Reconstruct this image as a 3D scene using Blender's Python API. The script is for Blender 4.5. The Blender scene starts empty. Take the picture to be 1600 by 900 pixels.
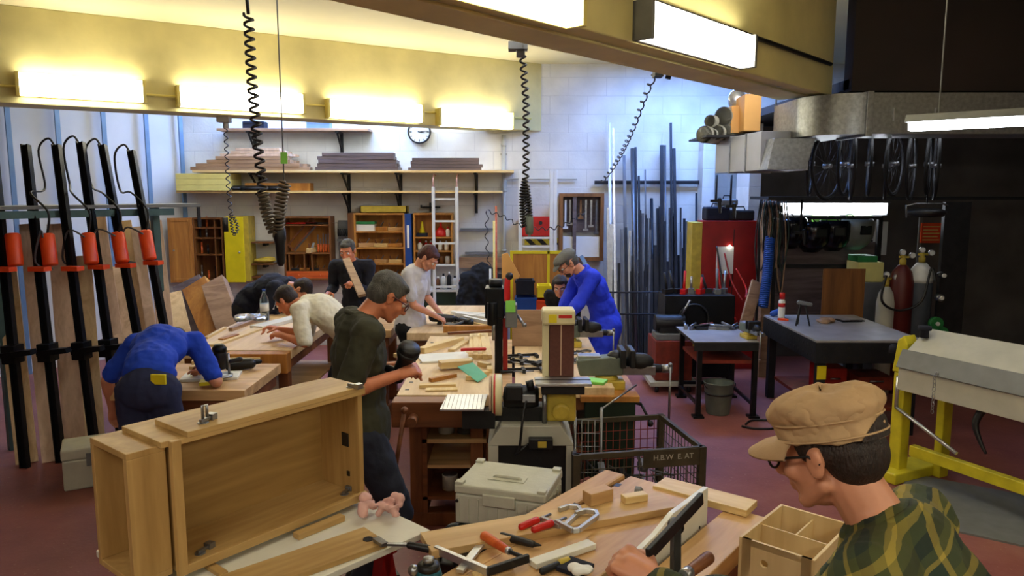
import bpy, math, random
from mathutils import Vector, Matrix, Euler, Quaternion
R = random.Random(7)
PI = math.pi
C = bpy.context.scene.collection
V3 = Vector
# ---------------------------------------------------------------- camera model (used to survey positions)
FPX = 1150.0
TH = math.atan(150 / 1150.0)
CAM = V3((0, 0, 2.1))
def ray(px, py):
    u = px - 800.0; v = 450.0 - py
    return V3((u, FPX * math.cos(TH) + v * math.sin(TH), -FPX * math.sin(TH) + v * math.cos(TH)))
def P(px, py, Y):
    d = ray(px, py); return CAM + d * (Y / d.y)
def G(px, py, z):
    d = ray(px, py); return CAM + d * ((z - CAM.z) / d.z)
def onface(px, py, A, B):
    d = ray(px, py); n = V3((B.y - A.y, -(B.x - A.x), 0))
    t = (V3((A.x, A.y, 0)) - CAM).dot(n) / d.dot(n)
    return CAM + d * t
# ---------------------------------------------------------------- materials
def lin(c):
    o = []
    for v in c:
        v /= 255.0
        o.append(v / 12.92 if v <= .04045 else ((v + .055) / 1.055) ** 2.4)
    return (o[0], o[1], o[2], 1)
def nd(nt, t, **k):
    n = nt.nodes.new(t)
    for a, b in k.items(): setattr(n, a, b)
    return n
def base(name):
    m = bpy.data.materials.new(name); m.use_nodes = True
    nt = m.node_tree; b = nt.nodes['Principled BSDF']
    return m, nt, b
def ramp(nt, stops):
    r = nd(nt, 'ShaderNodeValToRGB')
    e = r.color_ramp.elements
    while len(e) < len(stops): e.new(.5)
    for i, (p, c) in enumerate(stops): e[i].position = p; e[i].color = c
    return r
def mat(name, c, rough=.6, metal=0., var=.12, scale=9., bump=.15, coat=0., detail=5., trans=0., stretch=(1, 1, 1)):
    m, nt, b = base(name); L = nt.links
    tc = nd(nt, 'ShaderNodeTexCoord'); mp = nd(nt, 'ShaderNodeMapping'); mp.inputs['Scale'].default_value = stretch
    n = nd(nt, 'ShaderNodeTexNoise'); n.inputs['Scale'].default_value = scale; n.inputs['Detail'].default_value = detail
    L.new(tc.outputs['Object'], mp.inputs[0]); L.new(mp.outputs[0], n.inputs['Vector'])
    k = lin(c)
    r = ramp(nt, [(.3, tuple(x * (1 - var) for x in k[:3]) + (1,)), (.7, tuple(min(1, x * (1 + var)) for x in k[:3]) + (1,))])
    L.new(n.outputs['Fac'], r.inputs[0]); L.new(r.outputs[0], b.inputs['Base Color'])
    b.inputs['Roughness'].default_value = rough; b.inputs['Metallic'].default_value = metal
    b.inputs['Coat Weight'].default_value = coat
    if trans: b.inputs['Transmission Weight'].default_value = trans
    if bump:
        n2 = nd(nt, 'ShaderNodeTexNoise'); n2.inputs['Scale'].default_value = scale * 4; n2.inputs['Detail'].default_value = 4
        L.new(mp.outputs[0], n2.inputs['Vector'])
        bp = nd(nt, 'ShaderNodeBump'); bp.inputs['Strength'].default_value = bump; bp.inputs['Distance'].default_value = .01
        L.new(n2.outputs['Fac'], bp.inputs['Height']); L.new(bp.outputs[0], b.inputs['Normal'])
    return m
def wood(name, c1, c2, axis='x', scale=6., rough=.5, bump=.08, coat=0., mid=.5):
    m, nt, b = base(name); L = nt.links
    tc = nd(nt, 'ShaderNodeTexCoord'); mp = nd(nt, 'ShaderNodeMapping')
    s = {'x': (.12, 1, 1), 'y': (1, .12, 1), 'z': (1, 1, .12)}[axis]
    mp.inputs['Scale'].default_value = s
    L.new(tc.outputs['Object'], mp.inputs[0])
    n = nd(nt, 'ShaderNodeTexNoise'); n.inputs['Scale'].default_value = scale; n.inputs['Detail'].default_value = 6; n.inputs['Distortion'].default_value = .6
    L.new(mp.outputs[0], n.inputs['Vector'])
    ml = nd(nt, 'ShaderNodeMath', operation='MULTIPLY'); ml.inputs[1].default_value = 7.0
    fr = nd(nt, 'ShaderNodeMath', operation='PINGPONG'); fr.inputs[1].default_value = 1.0
    L.new(n.outputs['Fac'], ml.inputs[0]); L.new(ml.outputs[0], fr.inputs[0])
    n2 = nd(nt, 'ShaderNodeTexNoise'); n2.inputs['Scale'].default_value = scale * 12; n2.inputs['Detail'].default_value = 3
    L.new(mp.outputs[0], n2.inputs['Vector'])
    mx = nd(nt, 'ShaderNodeMath', operation='MULTIPLY_ADD'); mx.inputs[1].default_value = .55
    sc = nd(nt, 'ShaderNodeMath', operation='MULTIPLY'); sc.inputs[1].default_value = .45
    L.new(n2.outputs['Fac'], sc.inputs[0]); L.new(fr.outputs[0], mx.inputs[0]); L.new(sc.outputs[0], mx.inputs[2])
    r = ramp(nt, [(.15, lin(c1)), (.85, lin(c2))])
    L.new(mx.outputs[0], r.inputs[0]); L.new(r.outputs[0], b.inputs['Base Color'])
    bp = nd(nt, 'ShaderNodeBump'); bp.inputs['Strength'].default_value = bump; bp.inputs['Distance'].default_value = .005
    L.new(mx.outputs[0], bp.inputs['Height']); L.new(bp.outputs[0], b.inputs['Normal'])
    b.inputs['Roughness'].default_value = rough; b.inputs['Coat Weight'].default_value = coat
    return m
def emit(name, c, s):
    m, nt, b = base(name)
    b.inputs['Base Color'].default_value = lin(c); b.inputs['Emission Color'].default_value = lin(c); b.inputs['Emission Strength'].default_value = s
    return m
def glass(name, c=(220, 235, 235), rough=.05):
    m, nt, b = base(name)
    b.inputs['Base Color'].default_value = lin(c); b.inputs['Roughness'].default_value = rough; b.inputs['Transmission Weight'].default_value = .95; b.inputs['IOR'].default_value = 1.4
    return m
def brick_mat(name, c, cm, rough=.75, s=1.0):
    m, nt, b = base(name); L = nt.links
    tc = nd(nt, 'ShaderNodeTexCoord'); sp = nd(nt, 'ShaderNodeSeparateXYZ'); cb = nd(nt, 'ShaderNodeCombineXYZ')
    L.new(tc.outputs['Object'], sp.inputs[0]); L.new(sp.outputs['X'], cb.inputs['X']); L.new(sp.outputs['Z'], cb.inputs['Y'])
    br = nd(nt, 'ShaderNodeTexBrick'); br.inputs['Scale'].default_value = s
    br.inputs['Brick Width'].default_value = .5; br.inputs['Row Height'].default_value = .24; br.inputs['Mortar Size'].default_value = .006; br.inputs['Mortar Smooth'].default_value = .6
    n = nd(nt, 'ShaderNodeTexNoise'); n.inputs['Scale'].default_value = 2.2; n.inputs['Detail'].default_value = 8
    L.new(tc.outputs['Object'], n.inputs['Vector'])
    k = lin(c)
    r = ramp(nt, [(.3, tuple(x * .8 for x in k[:3]) + (1,)), (.6, k)])
    L.new(n.outputs['Fac'], r.inputs[0]); L.new(cb.outputs[0], br.inputs['Vector'])
    L.new(r.outputs[0], br.inputs['Color1']); L.new(r.outputs[0], br.inputs['Color2']); br.inputs['Mortar'].default_value = lin(cm)
    L.new(br.outputs['Color'], b.inputs['Base Color'])
    bp = nd(nt, 'ShaderNodeBump'); bp.inputs['Strength'].default_value = .35; bp.inputs['Distance'].default_value = .01; bp.invert = True
    L.new(br.outputs['Fac'], bp.inputs['Height'])
    n3 = nd(nt, 'ShaderNodeTexNoise'); n3.inputs['Scale'].default_value = 30
    L.new(tc.outputs['Object'], n3.inputs['Vector'])
    b2 = nd(nt, 'ShaderNodeBump'); b2.inputs['Strength'].default_value = .2; b2.inputs['Distance'].default_value = .01
    L.new(n3.outputs['Fac'], b2.inputs['Height']); L.new(bp.outputs[0], b2.inputs['Normal']); L.new(b2.outputs[0], b.inputs['Normal'])
    b.inputs['Roughness'].default_value = rough
    return m
def plaid_mat(name):
    m, nt, b = base(name); L = nt.links
    tc = nd(nt, 'ShaderNodeTexCoord'); mp = nd(nt, 'ShaderNodeMapping'); mp.inputs['Rotation'].default_value = (math.radians(20), math.radians(28), math.radians(35))
    L.new(tc.outputs['Object'], mp.inputs[0]); sp = nd(nt, 'ShaderNodeSeparateXYZ'); L.new(mp.outputs[0], sp.inputs[0])
    def band(out, freq, ph, stops):
        a = nd(nt, 'ShaderNodeMath', operation='MULTIPLY_ADD'); a.inputs[1].default_value = freq; a.inputs[2].default_value = ph
        f = nd(nt, 'ShaderNodeMath', operation='FRACT')
        L.new(out, a.inputs[0]); L.new(a.outputs[0], f.inputs[0])
        r = ramp(nt, stops); r.color_ramp.interpolation = 'CONSTANT'
        L.new(f.outputs[0], r.inputs[0]); return r
    dk, ol, ye, gn = lin((22, 30, 24)), lin((66, 72, 34)), lin((158, 140, 58)), lin((34, 52, 40))
    st = [(0, dk), (.18, ol), (.34, ye), (.46, ol), (.60, gn), (.8, ye), (.87, ol)]
    r1 = band(sp.outputs['X'], 9.0, .1, st); r2 = band(sp.outputs['Z'], 9.0, .3, st)
    mx = nd(nt, 'ShaderNodeMixRGB'); mx.inputs[0].default_value = .5
    L.new(r1.outputs[0], mx.inputs[1]); L.new(r2.outputs[0], mx.inputs[2])
    L.new(mx.outputs[0], b.inputs['Base Color']); b.inputs['Roughness'].default_value = .9
    n3 = nd(nt, 'ShaderNodeTexNoise'); n3.inputs['Scale'].default_value = 14
    L.new(tc.outputs['Object'], n3.inputs['Vector'])
    b2 = nd(nt, 'ShaderNodeBump'); b2.inputs['Strength'].default_value = .5; b2.inputs['Distance'].default_value = .02
    L.new(n3.outputs['Fac'], b2.inputs['Height']); L.new(b2.outputs[0], b.inputs['Normal'])
    return m
def stripe_mat(name, c1, c2, freq, ang=45):
    m, nt, b = base(name); L = nt.links
    tc = nd(nt, 'ShaderNodeTexCoord'); mp = nd(nt, 'ShaderNodeMapping'); mp.inputs['Rotation'].default_value = (0, math.radians(ang), 0)
    L.new(tc.outputs['Object'], mp.inputs[0]); sp = nd(nt, 'ShaderNodeSeparateXYZ'); L.new(mp.outputs[0], sp.inputs[0])
    a = nd(nt, 'ShaderNodeMath', operation='MULTIPLY'); a.inputs[1].default_value = freq
    f = nd(nt, 'ShaderNodeMath', operation='FRACT'); L.new(sp.outputs['X'], a.inputs[0]); L.new(a.outputs[0], f.inputs[0])
    r = ramp(nt, [(0, lin(c1)), (.5, lin(c2))]); r.color_ramp.interpolation = 'CONSTANT'
    L.new(f.outputs[0], r.inputs[0]); L.new(r.outputs[0], b.inputs['Base Color']); b.inputs['Roughness'].default_value = .5
    return m
# ---------------------------------------------------------------- mesh builder
class MB:
    def __init__(s): s.v = []; s.f = []; s.sm = []
    def add(s, vs, fs, smooth=False, M=None):
        o = len(s.v)
        s.v += [(M @ V3(v) if M else V3(v)) for v in vs]
        s.f += [tuple(i + o for i in f) for f in fs]; s.sm += [smooth] * len(fs); return s
    def box(s, c, d, rot=None, M=None):
        x, y, z = d[0] / 2, d[1] / 2, d[2] / 2
        vs = [V3((a, b, e)) for e in (-z, z) for b in (-y, y) for a in (-x, x)]
        if rot is not None:
            E = rot if isinstance(rot, Matrix) else Euler(rot).to_matrix()
            vs = [E @ v for v in vs]
        vs = [v + V3(c) for v in vs]
        return s.add(vs, [(0, 2, 3, 1), (4, 5, 7, 6), (0, 1, 5, 4), (2, 6, 7, 3), (0, 4, 6, 2), (1, 3, 7, 5)], False, M)
    def b2(s, a, b):    # box by two corners
        a = V3(a); b = V3(b); return s.box((a + b) / 2, [abs(b[i] - a[i]) for i in range(3)])
    def bar(s, p0, p1, w, t, up=(0, 0, 1)):   # w along side, t along up
        p0 = V3(p0); p1 = V3(p1); d = p1 - p0; x = d.normalized(); up = V3(up)
        y = up.cross(x)
        if y.length < 1e-4: y = V3((1, 0, 0)).cross(x)
        y.normalize(); z = x.cross(y)
        return s.box((p0 + p1) / 2, (d.length, w, t), Matrix((x, y, z)).transposed())
    def cyl(s, p0, p1, r0, r1=None, n=14, smooth=True):
        r1 = r0 if r1 is None else r1
        p0 = V3(p0); p1 = V3(p1); z = (p1 - p0).normalized(); x = z.orthogonal().normalized(); y = z.cross(x)
        vs = []
        for p, r in ((p0, r0), (p1, r1)):
            for i in range(n):
                a = 2 * PI * i / n; vs.append(p + (x * math.cos(a) + y * math.sin(a)) * r)
        o = len(s.v)
        s.add(vs, [(i, (i + 1) % n, n + (i + 1) % n, n + i) for i in range(n)], smooth)
        s.add([], []) ; s.f += [tuple(o + i for i in reversed(range(n))), tuple(o + n + i for i in range(n))]; s.sm += [False, False]
        return s
    def lathe(s, prof, o=(0, 0, 0), n=24, axis=(0, 0, 1), smooth=True):
        z = V3(axis).normalized(); x = z.orthogonal().normalized(); y = z.cross(x); vs = []
        for r, h in prof:
            for i in range(n):
                a = 2 * PI * i / n; vs.append(V3(o) + z * h + (x * math.cos(a) + y * math.sin(a)) * max(r, 1e-4))
        fs = []
        for k in range(len(prof) - 1):
            for i in range(n): fs.append((k * n + i, k * n + (i + 1) % n, (k + 1) * n + (i + 1) % n, (k + 1) * n + i))
        fs.append(tuple(reversed(range(n)))); fs.append(tuple((len(prof) - 1) * n + i for i in range(n)))
        return s.add(vs, fs, smooth)
    def ell(s, c, r, rot=None, nu=16, nv=10):
        if not hasattr(r, '__len__'): r = (r, r, r)
        E = None
        if rot is not None: E = rot if isinstance(rot, Matrix) else Euler(rot).to_matrix()
        vs = []; c = V3(c)
        for j in range(nv + 1):
            t = PI * j / nv
            if j in (0, nv): ring = [V3((0, 0, r[2] * math.cos(t)))]
            else: ring = [V3((r[0] * math.sin(t) * math.cos(2 * PI * i / nu), r[1] * math.sin(t) * math.sin(2 * PI * i / nu), r[2] * math.cos(t))) for i in range(nu)]
            vs += [(E @ v if E else v) + c for v in ring]
        fs = [(0, 1 + i, 1 + (i + 1) % nu) for i in range(nu)]
        for j in range(nv - 2):
            a = 1 + j * nu
            fs += [(a + i, a + nu + i, a + nu + (i + 1) % nu, a + (i + 1) % nu) for i in range(nu)]
        a = 1 + (nv - 2) * nu; e = a + nu
        fs += [(a + (i + 1) % nu, a + i, e) for i in range(nu)]
        return s.add(vs, fs, True)
    def cap(s, p0, p1, r0, r1=None):   # tapered capsule
        r1 = r0 if r1 is None else r1
        p0 = V3(p0); p1 = V3(p1); d = p1 - p0
        if d.length < 1e-5: return s.ell(p0, r0)
        z = d.normalized(); x = z.orthogonal().normalized(); y = z.cross(x); n = 14
        prof = []
        for k in range(5): t = PI / 2 * k / 5; prof.append((r0 * math.sin(t), -r0 * math.cos(t)))
        for k in range(5, -1, -1): t = PI / 2 * k / 5; prof.append((r1 * math.sin(t), d.length + r1 * math.cos(t)))
        prof.insert(5, (r0, 0))
        return s.lathe([(max(r, 1e-3), h) for r, h in prof], p0, n, z)
    def tube(s, pts, r, n=8, closed=False):
        pts = [V3(p) for p in pts]; m = len(pts); vs = []; prev = None
        for k, p in enumerate(pts):
            if closed: t = pts[(k + 1) % m] - pts[k - 1]
            else: t = pts[min(k + 1, m - 1)] - pts[max(k - 1, 0)]
            t = t.normalized() if t.length > 1e-9 else V3((0, 0, 1))
            if prev is None: x = t.orthogonal().normalized()
            else:
                x = prev - t * prev.dot(t); x = x.normalized() if x.length > 1e-6 else t.orthogonal().normalized()
            prev = x; y = t.cross(x); rr = r[k] if hasattr(r, '__len__') else r
            for i in range(n):
                a = 2 * PI * i / n; vs.append(p + (x * math.cos(a) + y * math.sin(a)) * rr)
        fs = []
        for k in range(m if closed else m - 1):
            k2 = (k + 1) % m
            for i in range(n): fs.append((k * n + i, k * n + (i + 1) % n, k2 * n + (i + 1) % n, k2 * n + i))
        if not closed: fs += [tuple(reversed(range(n))), tuple((m - 1) * n + i for i in range(n))]
        return s.add(vs, fs, True)
    def prism(s, poly, t0, t1, plane='xz'):    # polygon extruded along the remaining axis
        n = len(poly)
        mk = {'xz': lambda a, b, t: (a, t, b), 'xy': lambda a, b, t: (a, b, t), 'yz': lambda a, b, t: (t, a, b)}[plane]
        vs = [mk(a, b, t0) for a, b in poly] + [mk(a, b, t1) for a, b in poly]
        return s.add(vs, [tuple(range(n)), tuple(reversed(range(n, 2 * n)))] + [(i, n + i, n + (i + 1) % n, (i + 1) % n) for i in range(n)])
    def frame(s, x0, x1, z0, z1, w, y0, y1):   # rectangular frame in xz
        s.b2((x0, y0, z0), (x0 + w, y1, z1)); s.b2((x1 - w, y0, z0), (x1, y1, z1))
        s.b2((x0 + w, y0, z0), (x1 - w, y1, z0 + w)); s.b2((x0 + w, y0, z1 - w), (x1 - w, y1, z1)); return s
def obj(name, mb, m, parent=None, bev=0., label=None, origin=None):
    me = bpy.data.meshes.new(name)
    vs = mb.v if origin is None else [v - V3(origin) for v in mb.v]
    me.from_pydata([tuple(v) for v in vs], [], mb.f)
    me.polygons.foreach_set('use_smooth', mb.sm); me.update()
    if m: me.materials.append(m)
    o = bpy.data.objects.new(name, me); C.objects.link(o)
    if parent: o.parent = parent
    if bev:
        b = o.modifiers.new('bevel', 'BEVEL'); b.width = bev; b.segments = 2; b.limit_method = 'ANGLE'; b.angle_limit = .7
    if label: o['label'] = label
    if origin is not None and not parent: o.location = origin
    return o
def thing(name, label, cat, loc=(0, 0, 0), rz=0., group=None):
    o = bpy.data.objects.new(name, None); C.objects.link(o); o.empty_display_size = .1
    o.location = loc; o.rotation_euler = (0, 0, rz); o['label'] = label; o['category'] = cat
    if group: o['group'] = group
    return o
def solo(name, mb, m, label, cat, loc=(0, 0, 0), rz=0., group=None, bev=0., origin=None):
    o = obj(name, mb, m, bev=bev, origin=origin)
    if origin is None: o.location = loc; o.rotation_euler = (0, 0, rz)
    o['label'] = label; o['category'] = cat
    if group: o['group'] = group
    return o
def dup(root, loc=None, rz=None, label=None, group=None):
    r = root.copy(); C.objects.link(r)
    if loc is not None: r.location = loc
    if rz is not None: r.rotation_euler = (0, 0, rz)
    if label: r['label'] = label
    if group: r['group'] = group
    for ch in list(root.children):
        c = ch.copy(); C.objects.link(c); c.parent = r
        for g in ch.children:
            d = g.copy(); C.objects.link(d); d.parent = c
    return r
def struct(name, mb, m, loc=(0, 0, 0), rz=0., parent=None, bev=0.):
    o = obj(name, mb, m, parent, bev); o.location = loc; o.rotation_euler = (0, 0, rz)
    if not parent: o['kind'] = 'structure'
    return o
def text(name, body, size, m, parent, loc, rot, ext=.001):
    cu = bpy.data.curves.new(name, 'FONT'); cu.body = body; cu.size = size; cu.extrude = ext; cu.align_x = 'CENTER'; cu.align_y = 'CENTER'
    t = bpy.data.objects.new(name, cu); C.objects.link(t)
    dg = bpy.context.evaluated_depsgraph_get(); me = bpy.data.meshes.new_from_object(t.evaluated_get(dg))
    bpy.data.objects.remove(t); me.materials.clear(); me.materials.append(m)
    o = bpy.data.objects.new(name, me); C.objects.link(o); o.parent = parent; o.location = loc; o.rotation_euler = rot
    return o
def coil(p0, p1, r, turns, sag=0., n=10, side=(0, 0, 0)):
    p0 = V3(p0); p1 = V3(p1); d = p1 - p0; z = d.normalized(); x = z.orthogonal().normalized(); y = z.cross(x); out = []
    N = int(turns * n)
    for i in range(N + 1):
        t = i / N; a = 2 * PI * turns * t
        out.append(p0 + d * t + V3(side) * math.sin(PI * t) + V3((0, 0, -sag * math.sin(PI * t))) + (x * math.cos(a) + y * math.sin(a)) * r)
    return out
def coilpath(path, r, turns, n=8):
    # coil that follows a polyline
    path = [V3(p) for p in path]; seg = [(path[i + 1] - path[i]).length for i in range(len(path) - 1)]; T = sum(seg); out = []
    N = int(turns * n); x = None
    for i in range(N + 1):
        s = T * i / N; k = 0
        while k < len(seg) - 1 and s > seg[k]: s -= seg[k]; k += 1
        p = path[k].lerp(path[k + 1], s / seg[k]); z = (path[k + 1] - path[k]).normalized()
        x = z.orthogonal().normalized() if x is None else (x - z * x.dot(z)).normalized()
        y = z.cross(x); a = 2 * PI * i / n
        out.append(p + (x * math.cos(a) + y * math.sin(a)) * r)
    return out
def bez(pts, n=8):
    # Catmull-Rom through points
    pts = [V3(p) for p in pts]; out = []
    for i in range(len(pts) - 1):
        a = pts[max(i - 1, 0)]; b = pts[i]; c = pts[i + 1]; d = pts[min(i + 2, len(pts) - 1)]
        for k in range(n):
            t = k / n
            out.append(.5 * ((2 * b) + (c - a) * t + (2 * a - 5 * b + 4 * c - d) * t * t + (3 * b - a - 3 * c + d) * t ** 3))
    out.append(pts[-1]); return out
# ---------------------------------------------------------------- palette
M = {}
M['wall'] = brick_mat('painted white block wall', (222, 220, 212), (204, 202, 196))
M['wallL'] = mat('painted white panel wall', (210, 210, 206), .7, var=.08, scale=1.5)
M['wallD'] = mat('dark grey wall', (92, 88, 84), .8, var=.3, scale=2)  # dark grey wall tone with broad mottling
M['ceil'] = mat('cream ceiling plaster', (222, 212, 172), .8, var=.06, scale=1.2)
M['beam'] = mat('cream painted concrete', (212, 200, 140), .65, var=.12, scale=2.5, bump=.25)
M['black_hole'] = mat('dark brown bulkhead', (34, 24, 20), .8, var=.3, scale=2)  # near-black brown of the bulkhead and the slab over the bay
M['white_steel'] = mat('white enamel steel', (226, 228, 226), .35, var=.04)
M['cream_cap'] = mat('cream lamp housing', (226, 210, 120), .45, var=.05)
M['black'] = mat('black plastic', (16, 16, 18), .45, var=.2)
M['blackmetal'] = mat('black steel', (22, 23, 26), .4, .6, var=.25)
M['dark'] = mat('dark grey iron', (40, 40, 42), .5, .5, var=.3)
M['steel'] = mat('bare steel', (150, 152, 156), .32, .9, var=.15, scale=20)
M['greysteel'] = mat('dull grey steel bar', (96, 98, 104), .45, .7, var=.2, scale=6)
M['darksteel'] = mat('dark mill scale steel', (44, 46, 52), .5, .6, var=.25, scale=6)
M['alu'] = mat('brushed aluminium', (196, 198, 204), .3, .85, var=.08, scale=30, stretch=(.1, 1, 1))
M['galv'] = mat('galvanised sheet with spangle', (142, 144, 144), .38, .65, var=.20, scale=32, detail=2, bump=.02)
M['grey_duct'] = mat('pale grey duct paint', (170, 172, 176), .5, .2, var=.08, scale=4)
M['red'] = mat('red enamel', (150, 18, 18), .4, var=.2, scale=6)
M['redbright'] = mat('bright red plastic', (196, 24, 18), .35, var=.08)
M['orange'] = mat('orange red cylinder paint', (226, 74, 24), .4, var=.12)
M['orangew'] = wood('orange stained handle wood', (190, 74, 30), (222, 110, 50), 'x', 20, .4)
M['rust'] = mat('rusty red paint', (120, 40, 22), .6, var=.35, scale=10)
M['yellow'] = mat('yellow paint', (226, 206, 24), .45, var=.06)
M['yellowdirty'] = mat('worn yellow paint', (190, 166, 60), .5, var=.2, scale=12)
M['yellowmach'] = mat('yellow machine paint', (204, 190, 40), .45, var=.2, scale=8)
M['blue'] = mat('blue plastic', (24, 70, 150), .45, var=.12)
M['bluegrey'] = mat('blue grey steel post', (104, 132, 160), .45, .3, var=.1)
M['tabletop'] = mat('worn pale steel table top', (168, 168, 172), .35, .35, var=.15, scale=6)
M['crate'] = mat('olive brown crate steel', (74, 66, 50), .6, .3, var=.3)
M['tealsteel'] = mat('grey green steel frame', (70, 96, 96), .5, .3, var=.15)
M['greentag'] = mat('bright green card', (140, 220, 90), .6, var=.04)
M['green'] = mat('green plastic', (36, 120, 60), .5, var=.1)
M['darkgreen'] = mat('dark green paint', (24, 44, 30), .5, var=.15)
M['teal'] = mat('teal abrasive cloth', (120, 198, 172), .8, var=.08)
M['makita'] = mat('teal tool plastic', (14, 82, 96), .35, var=.06)
M['white'] = mat('white plastic', (226, 226, 218), .45, var=.04)
M['offwhite'] = mat('off white laminate', (224, 222, 208), .4, var=.04)
M['case'] = mat('warm white tool case plastic', (188, 188, 172), .5, var=.06, scale=14)
M['casedk'] = mat('dark case band plastic', (16, 26, 22), .5, var=.1)
M['mach'] = mat('grey beige machine paint', (176, 174, 160), .5, var=.1, scale=6)
M['machcream'] = mat('cream machine paint', (222, 212, 168), .45, var=.06)
M['grey'] = mat('mid grey paint', (112, 114, 114), .5, var=.12)
M['greygreen'] = mat('grey green vise paint', (108, 118, 108), .45, .2, var=.15)
M['sand'] = mat('brown sanding belt', (96, 58, 50), .9, var=.12, scale=60)
M['floor'] = None
M['honeyb'] = wood('pale planed board', (214, 180, 124), (184, 146, 92), 'x', 4)
M['oak'] = wood('oiled oak board', (206, 172, 112), (170, 134, 78), 'x', 5)
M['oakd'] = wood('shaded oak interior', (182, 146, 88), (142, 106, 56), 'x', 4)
M['oakz'] = wood('upright oak grain', (198, 162, 102), (162, 126, 72), 'z', 5)
M['pine'] = wood('fresh pine', (238, 214, 156), (214, 180, 118), 'x', 7)
M['piney'] = wood('fresh pine lengthways', (236, 212, 154), (212, 178, 116), 'y', 7)
M['pinez'] = wood('upright pine', (224, 196, 152), (194, 160, 118), 'z', 7)
M['beech'] = wood('worn beech bench top', (216, 176, 122), (180, 138, 88), 'x', 5)
M['beechy'] = wood('worn beech bench top lengthways', (232, 204, 160), (202, 168, 122), 'y', 5)
M['beechdk'] = wood('dark varnished beech', (140, 84, 46), (100, 56, 30), 'x', 5)
M['beechdkz'] = wood('dark varnished beech leg', (146, 88, 48), (108, 62, 34), 'z', 5)
M['brown'] = wood('brown cabinet wood', (134, 86, 40), (98, 58, 26), 'z', 5)
M['honey'] = wood('honey coloured cabinet wood', (196, 136, 58), (160, 100, 38), 'z', 5)
M['board'] = wood('rough brown board', (176, 142, 110), (136, 104, 78), 'x', 8)
M['boardpk'] = wood('pinkish leaning board', (222, 192, 166), (190, 158, 132), 'z', 6)
M['boarddk'] = wood('grey brown old board', (112, 96, 96), (78, 66, 66), 'x', 8)
M['ply'] = wood('birch plywood', (228, 202, 152), (206, 176, 124), 'z', 4)
M['cardboard'] = mat('brown cardboard', (214, 160, 88), .8, var=.06, scale=5)
M['cardpipe'] = mat('grey cardboard tube', (150, 148, 132), .7, var=.1)
M['cord'] = mat('black coil cable', (26, 22, 22), .5, var=.1)
M['cordt'] = mat('tan and black coil cable', (86, 74, 56), .5, var=.5, scale=40)
M['yellowboard'] = mat('pale yellow foam slab', (226, 214, 130), .7, var=.06)
M['skin'] = mat('skin', (204, 140, 108), .5, var=.1, scale=14, bump=.05)
M['skinr'] = mat('ruddy skin', (206, 126, 88), .5, var=.14, scale=12, bump=.06)
M['hairdk'] = mat('dark brown hair', (38, 24, 18), .6, var=.4, scale=60, bump=.6, stretch=(1, 1, .3))
M['hairgr'] = mat('greying hair', (78, 76, 70), .65, var=.4, scale=60, bump=.6, stretch=(1, 1, .3))
M['hairred'] = mat('reddish brown hair', (70, 28, 18), .6, var=.4, scale=60, bump=.6, stretch=(1, 1, .3))
M['eye'] = mat('eye white', (225, 220, 212), .3, var=.02, bump=0)
M['olive'] = mat('dark olive cotton', (58, 58, 42), .9, var=.14, scale=5, bump=.3)
M['jean'] = mat('dark blue denim', (34, 40, 58), .85, var=.2, scale=9, bump=.3)
M['bluetee'] = mat('bright blue cotton', (22, 66, 190), .85, var=.1, scale=5, bump=.3)
M['trnavy'] = mat('dark blue work trousers', (30, 36, 68), .85, var=.15, scale=6, bump=.3)
M['navy'] = mat('navy cloth', (20, 22, 36), .9, var=.15, scale=6, bump=.3)
M['cream'] = mat('cream cotton', (226, 220, 196), .85, var=.06, scale=5, bump=.3)
M['greytee'] = mat('pale grey cotton', (198, 196, 200), .85, var=.06, scale=5, bump=.3)
M['blackcl'] = mat('black cloth', (12, 12, 14), .9, var=.2, scale=6, bump=.3)
M['coat'] = mat('royal blue work coat', (24, 52, 214), .8, var=.12, scale=5, bump=.3)
M['capcloth'] = mat('tan cotton cap', (182, 150, 110), .85, var=.12, scale=7, bump=.3)
M['greycap'] = mat('grey wool cap', (104, 104, 100), .95, var=.15, scale=12, bump=.4)
M['shoe'] = mat('dark leather', (28, 24, 22), .5, var=.2)
M['pinkcloth'] = mat('pink rag', (216, 170, 160), .9, var=.1, scale=8, bump=.3)
M['paper'] = mat('white paper', (236, 236, 232), .7, var=.03)
M['plaid'] = plaid_mat('green and yellow plaid flannel')
M['hazard'] = stripe_mat('yellow and black hazard stripe', (230, 214, 60), (20, 20, 20), 9)
M['lamp'] = emit('lit fluorescent diffuser', (255, 248, 222), 17.)
M['lampw'] = emit('lit work lamp diffuser', (238, 244, 255), 16.)
M['bay_fill'] = emit('dim bay fill glow', (238, 244, 255), 7.)  # glow of the fill strip added over the welding bay
M['strip_fill'] = emit('cool fill strip glow', (228, 232, 250), 17.)  # glow of the unseen strips put behind both beams as fill
M['skyfill'] = emit('added blue skylight glow', (124, 170, 255), 28.)  # glow of the added skylights that tints the back wall
M['led'] = emit('small lit indicator', (255, 250, 230), 8.)
M['glass'] = glass('clear glass')
M['bottle'] = glass('clear bottle plastic', (200, 220, 225), .1)
M['rubber'] = mat('black rubber', (14, 14, 14), .7, var=.1)
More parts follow.
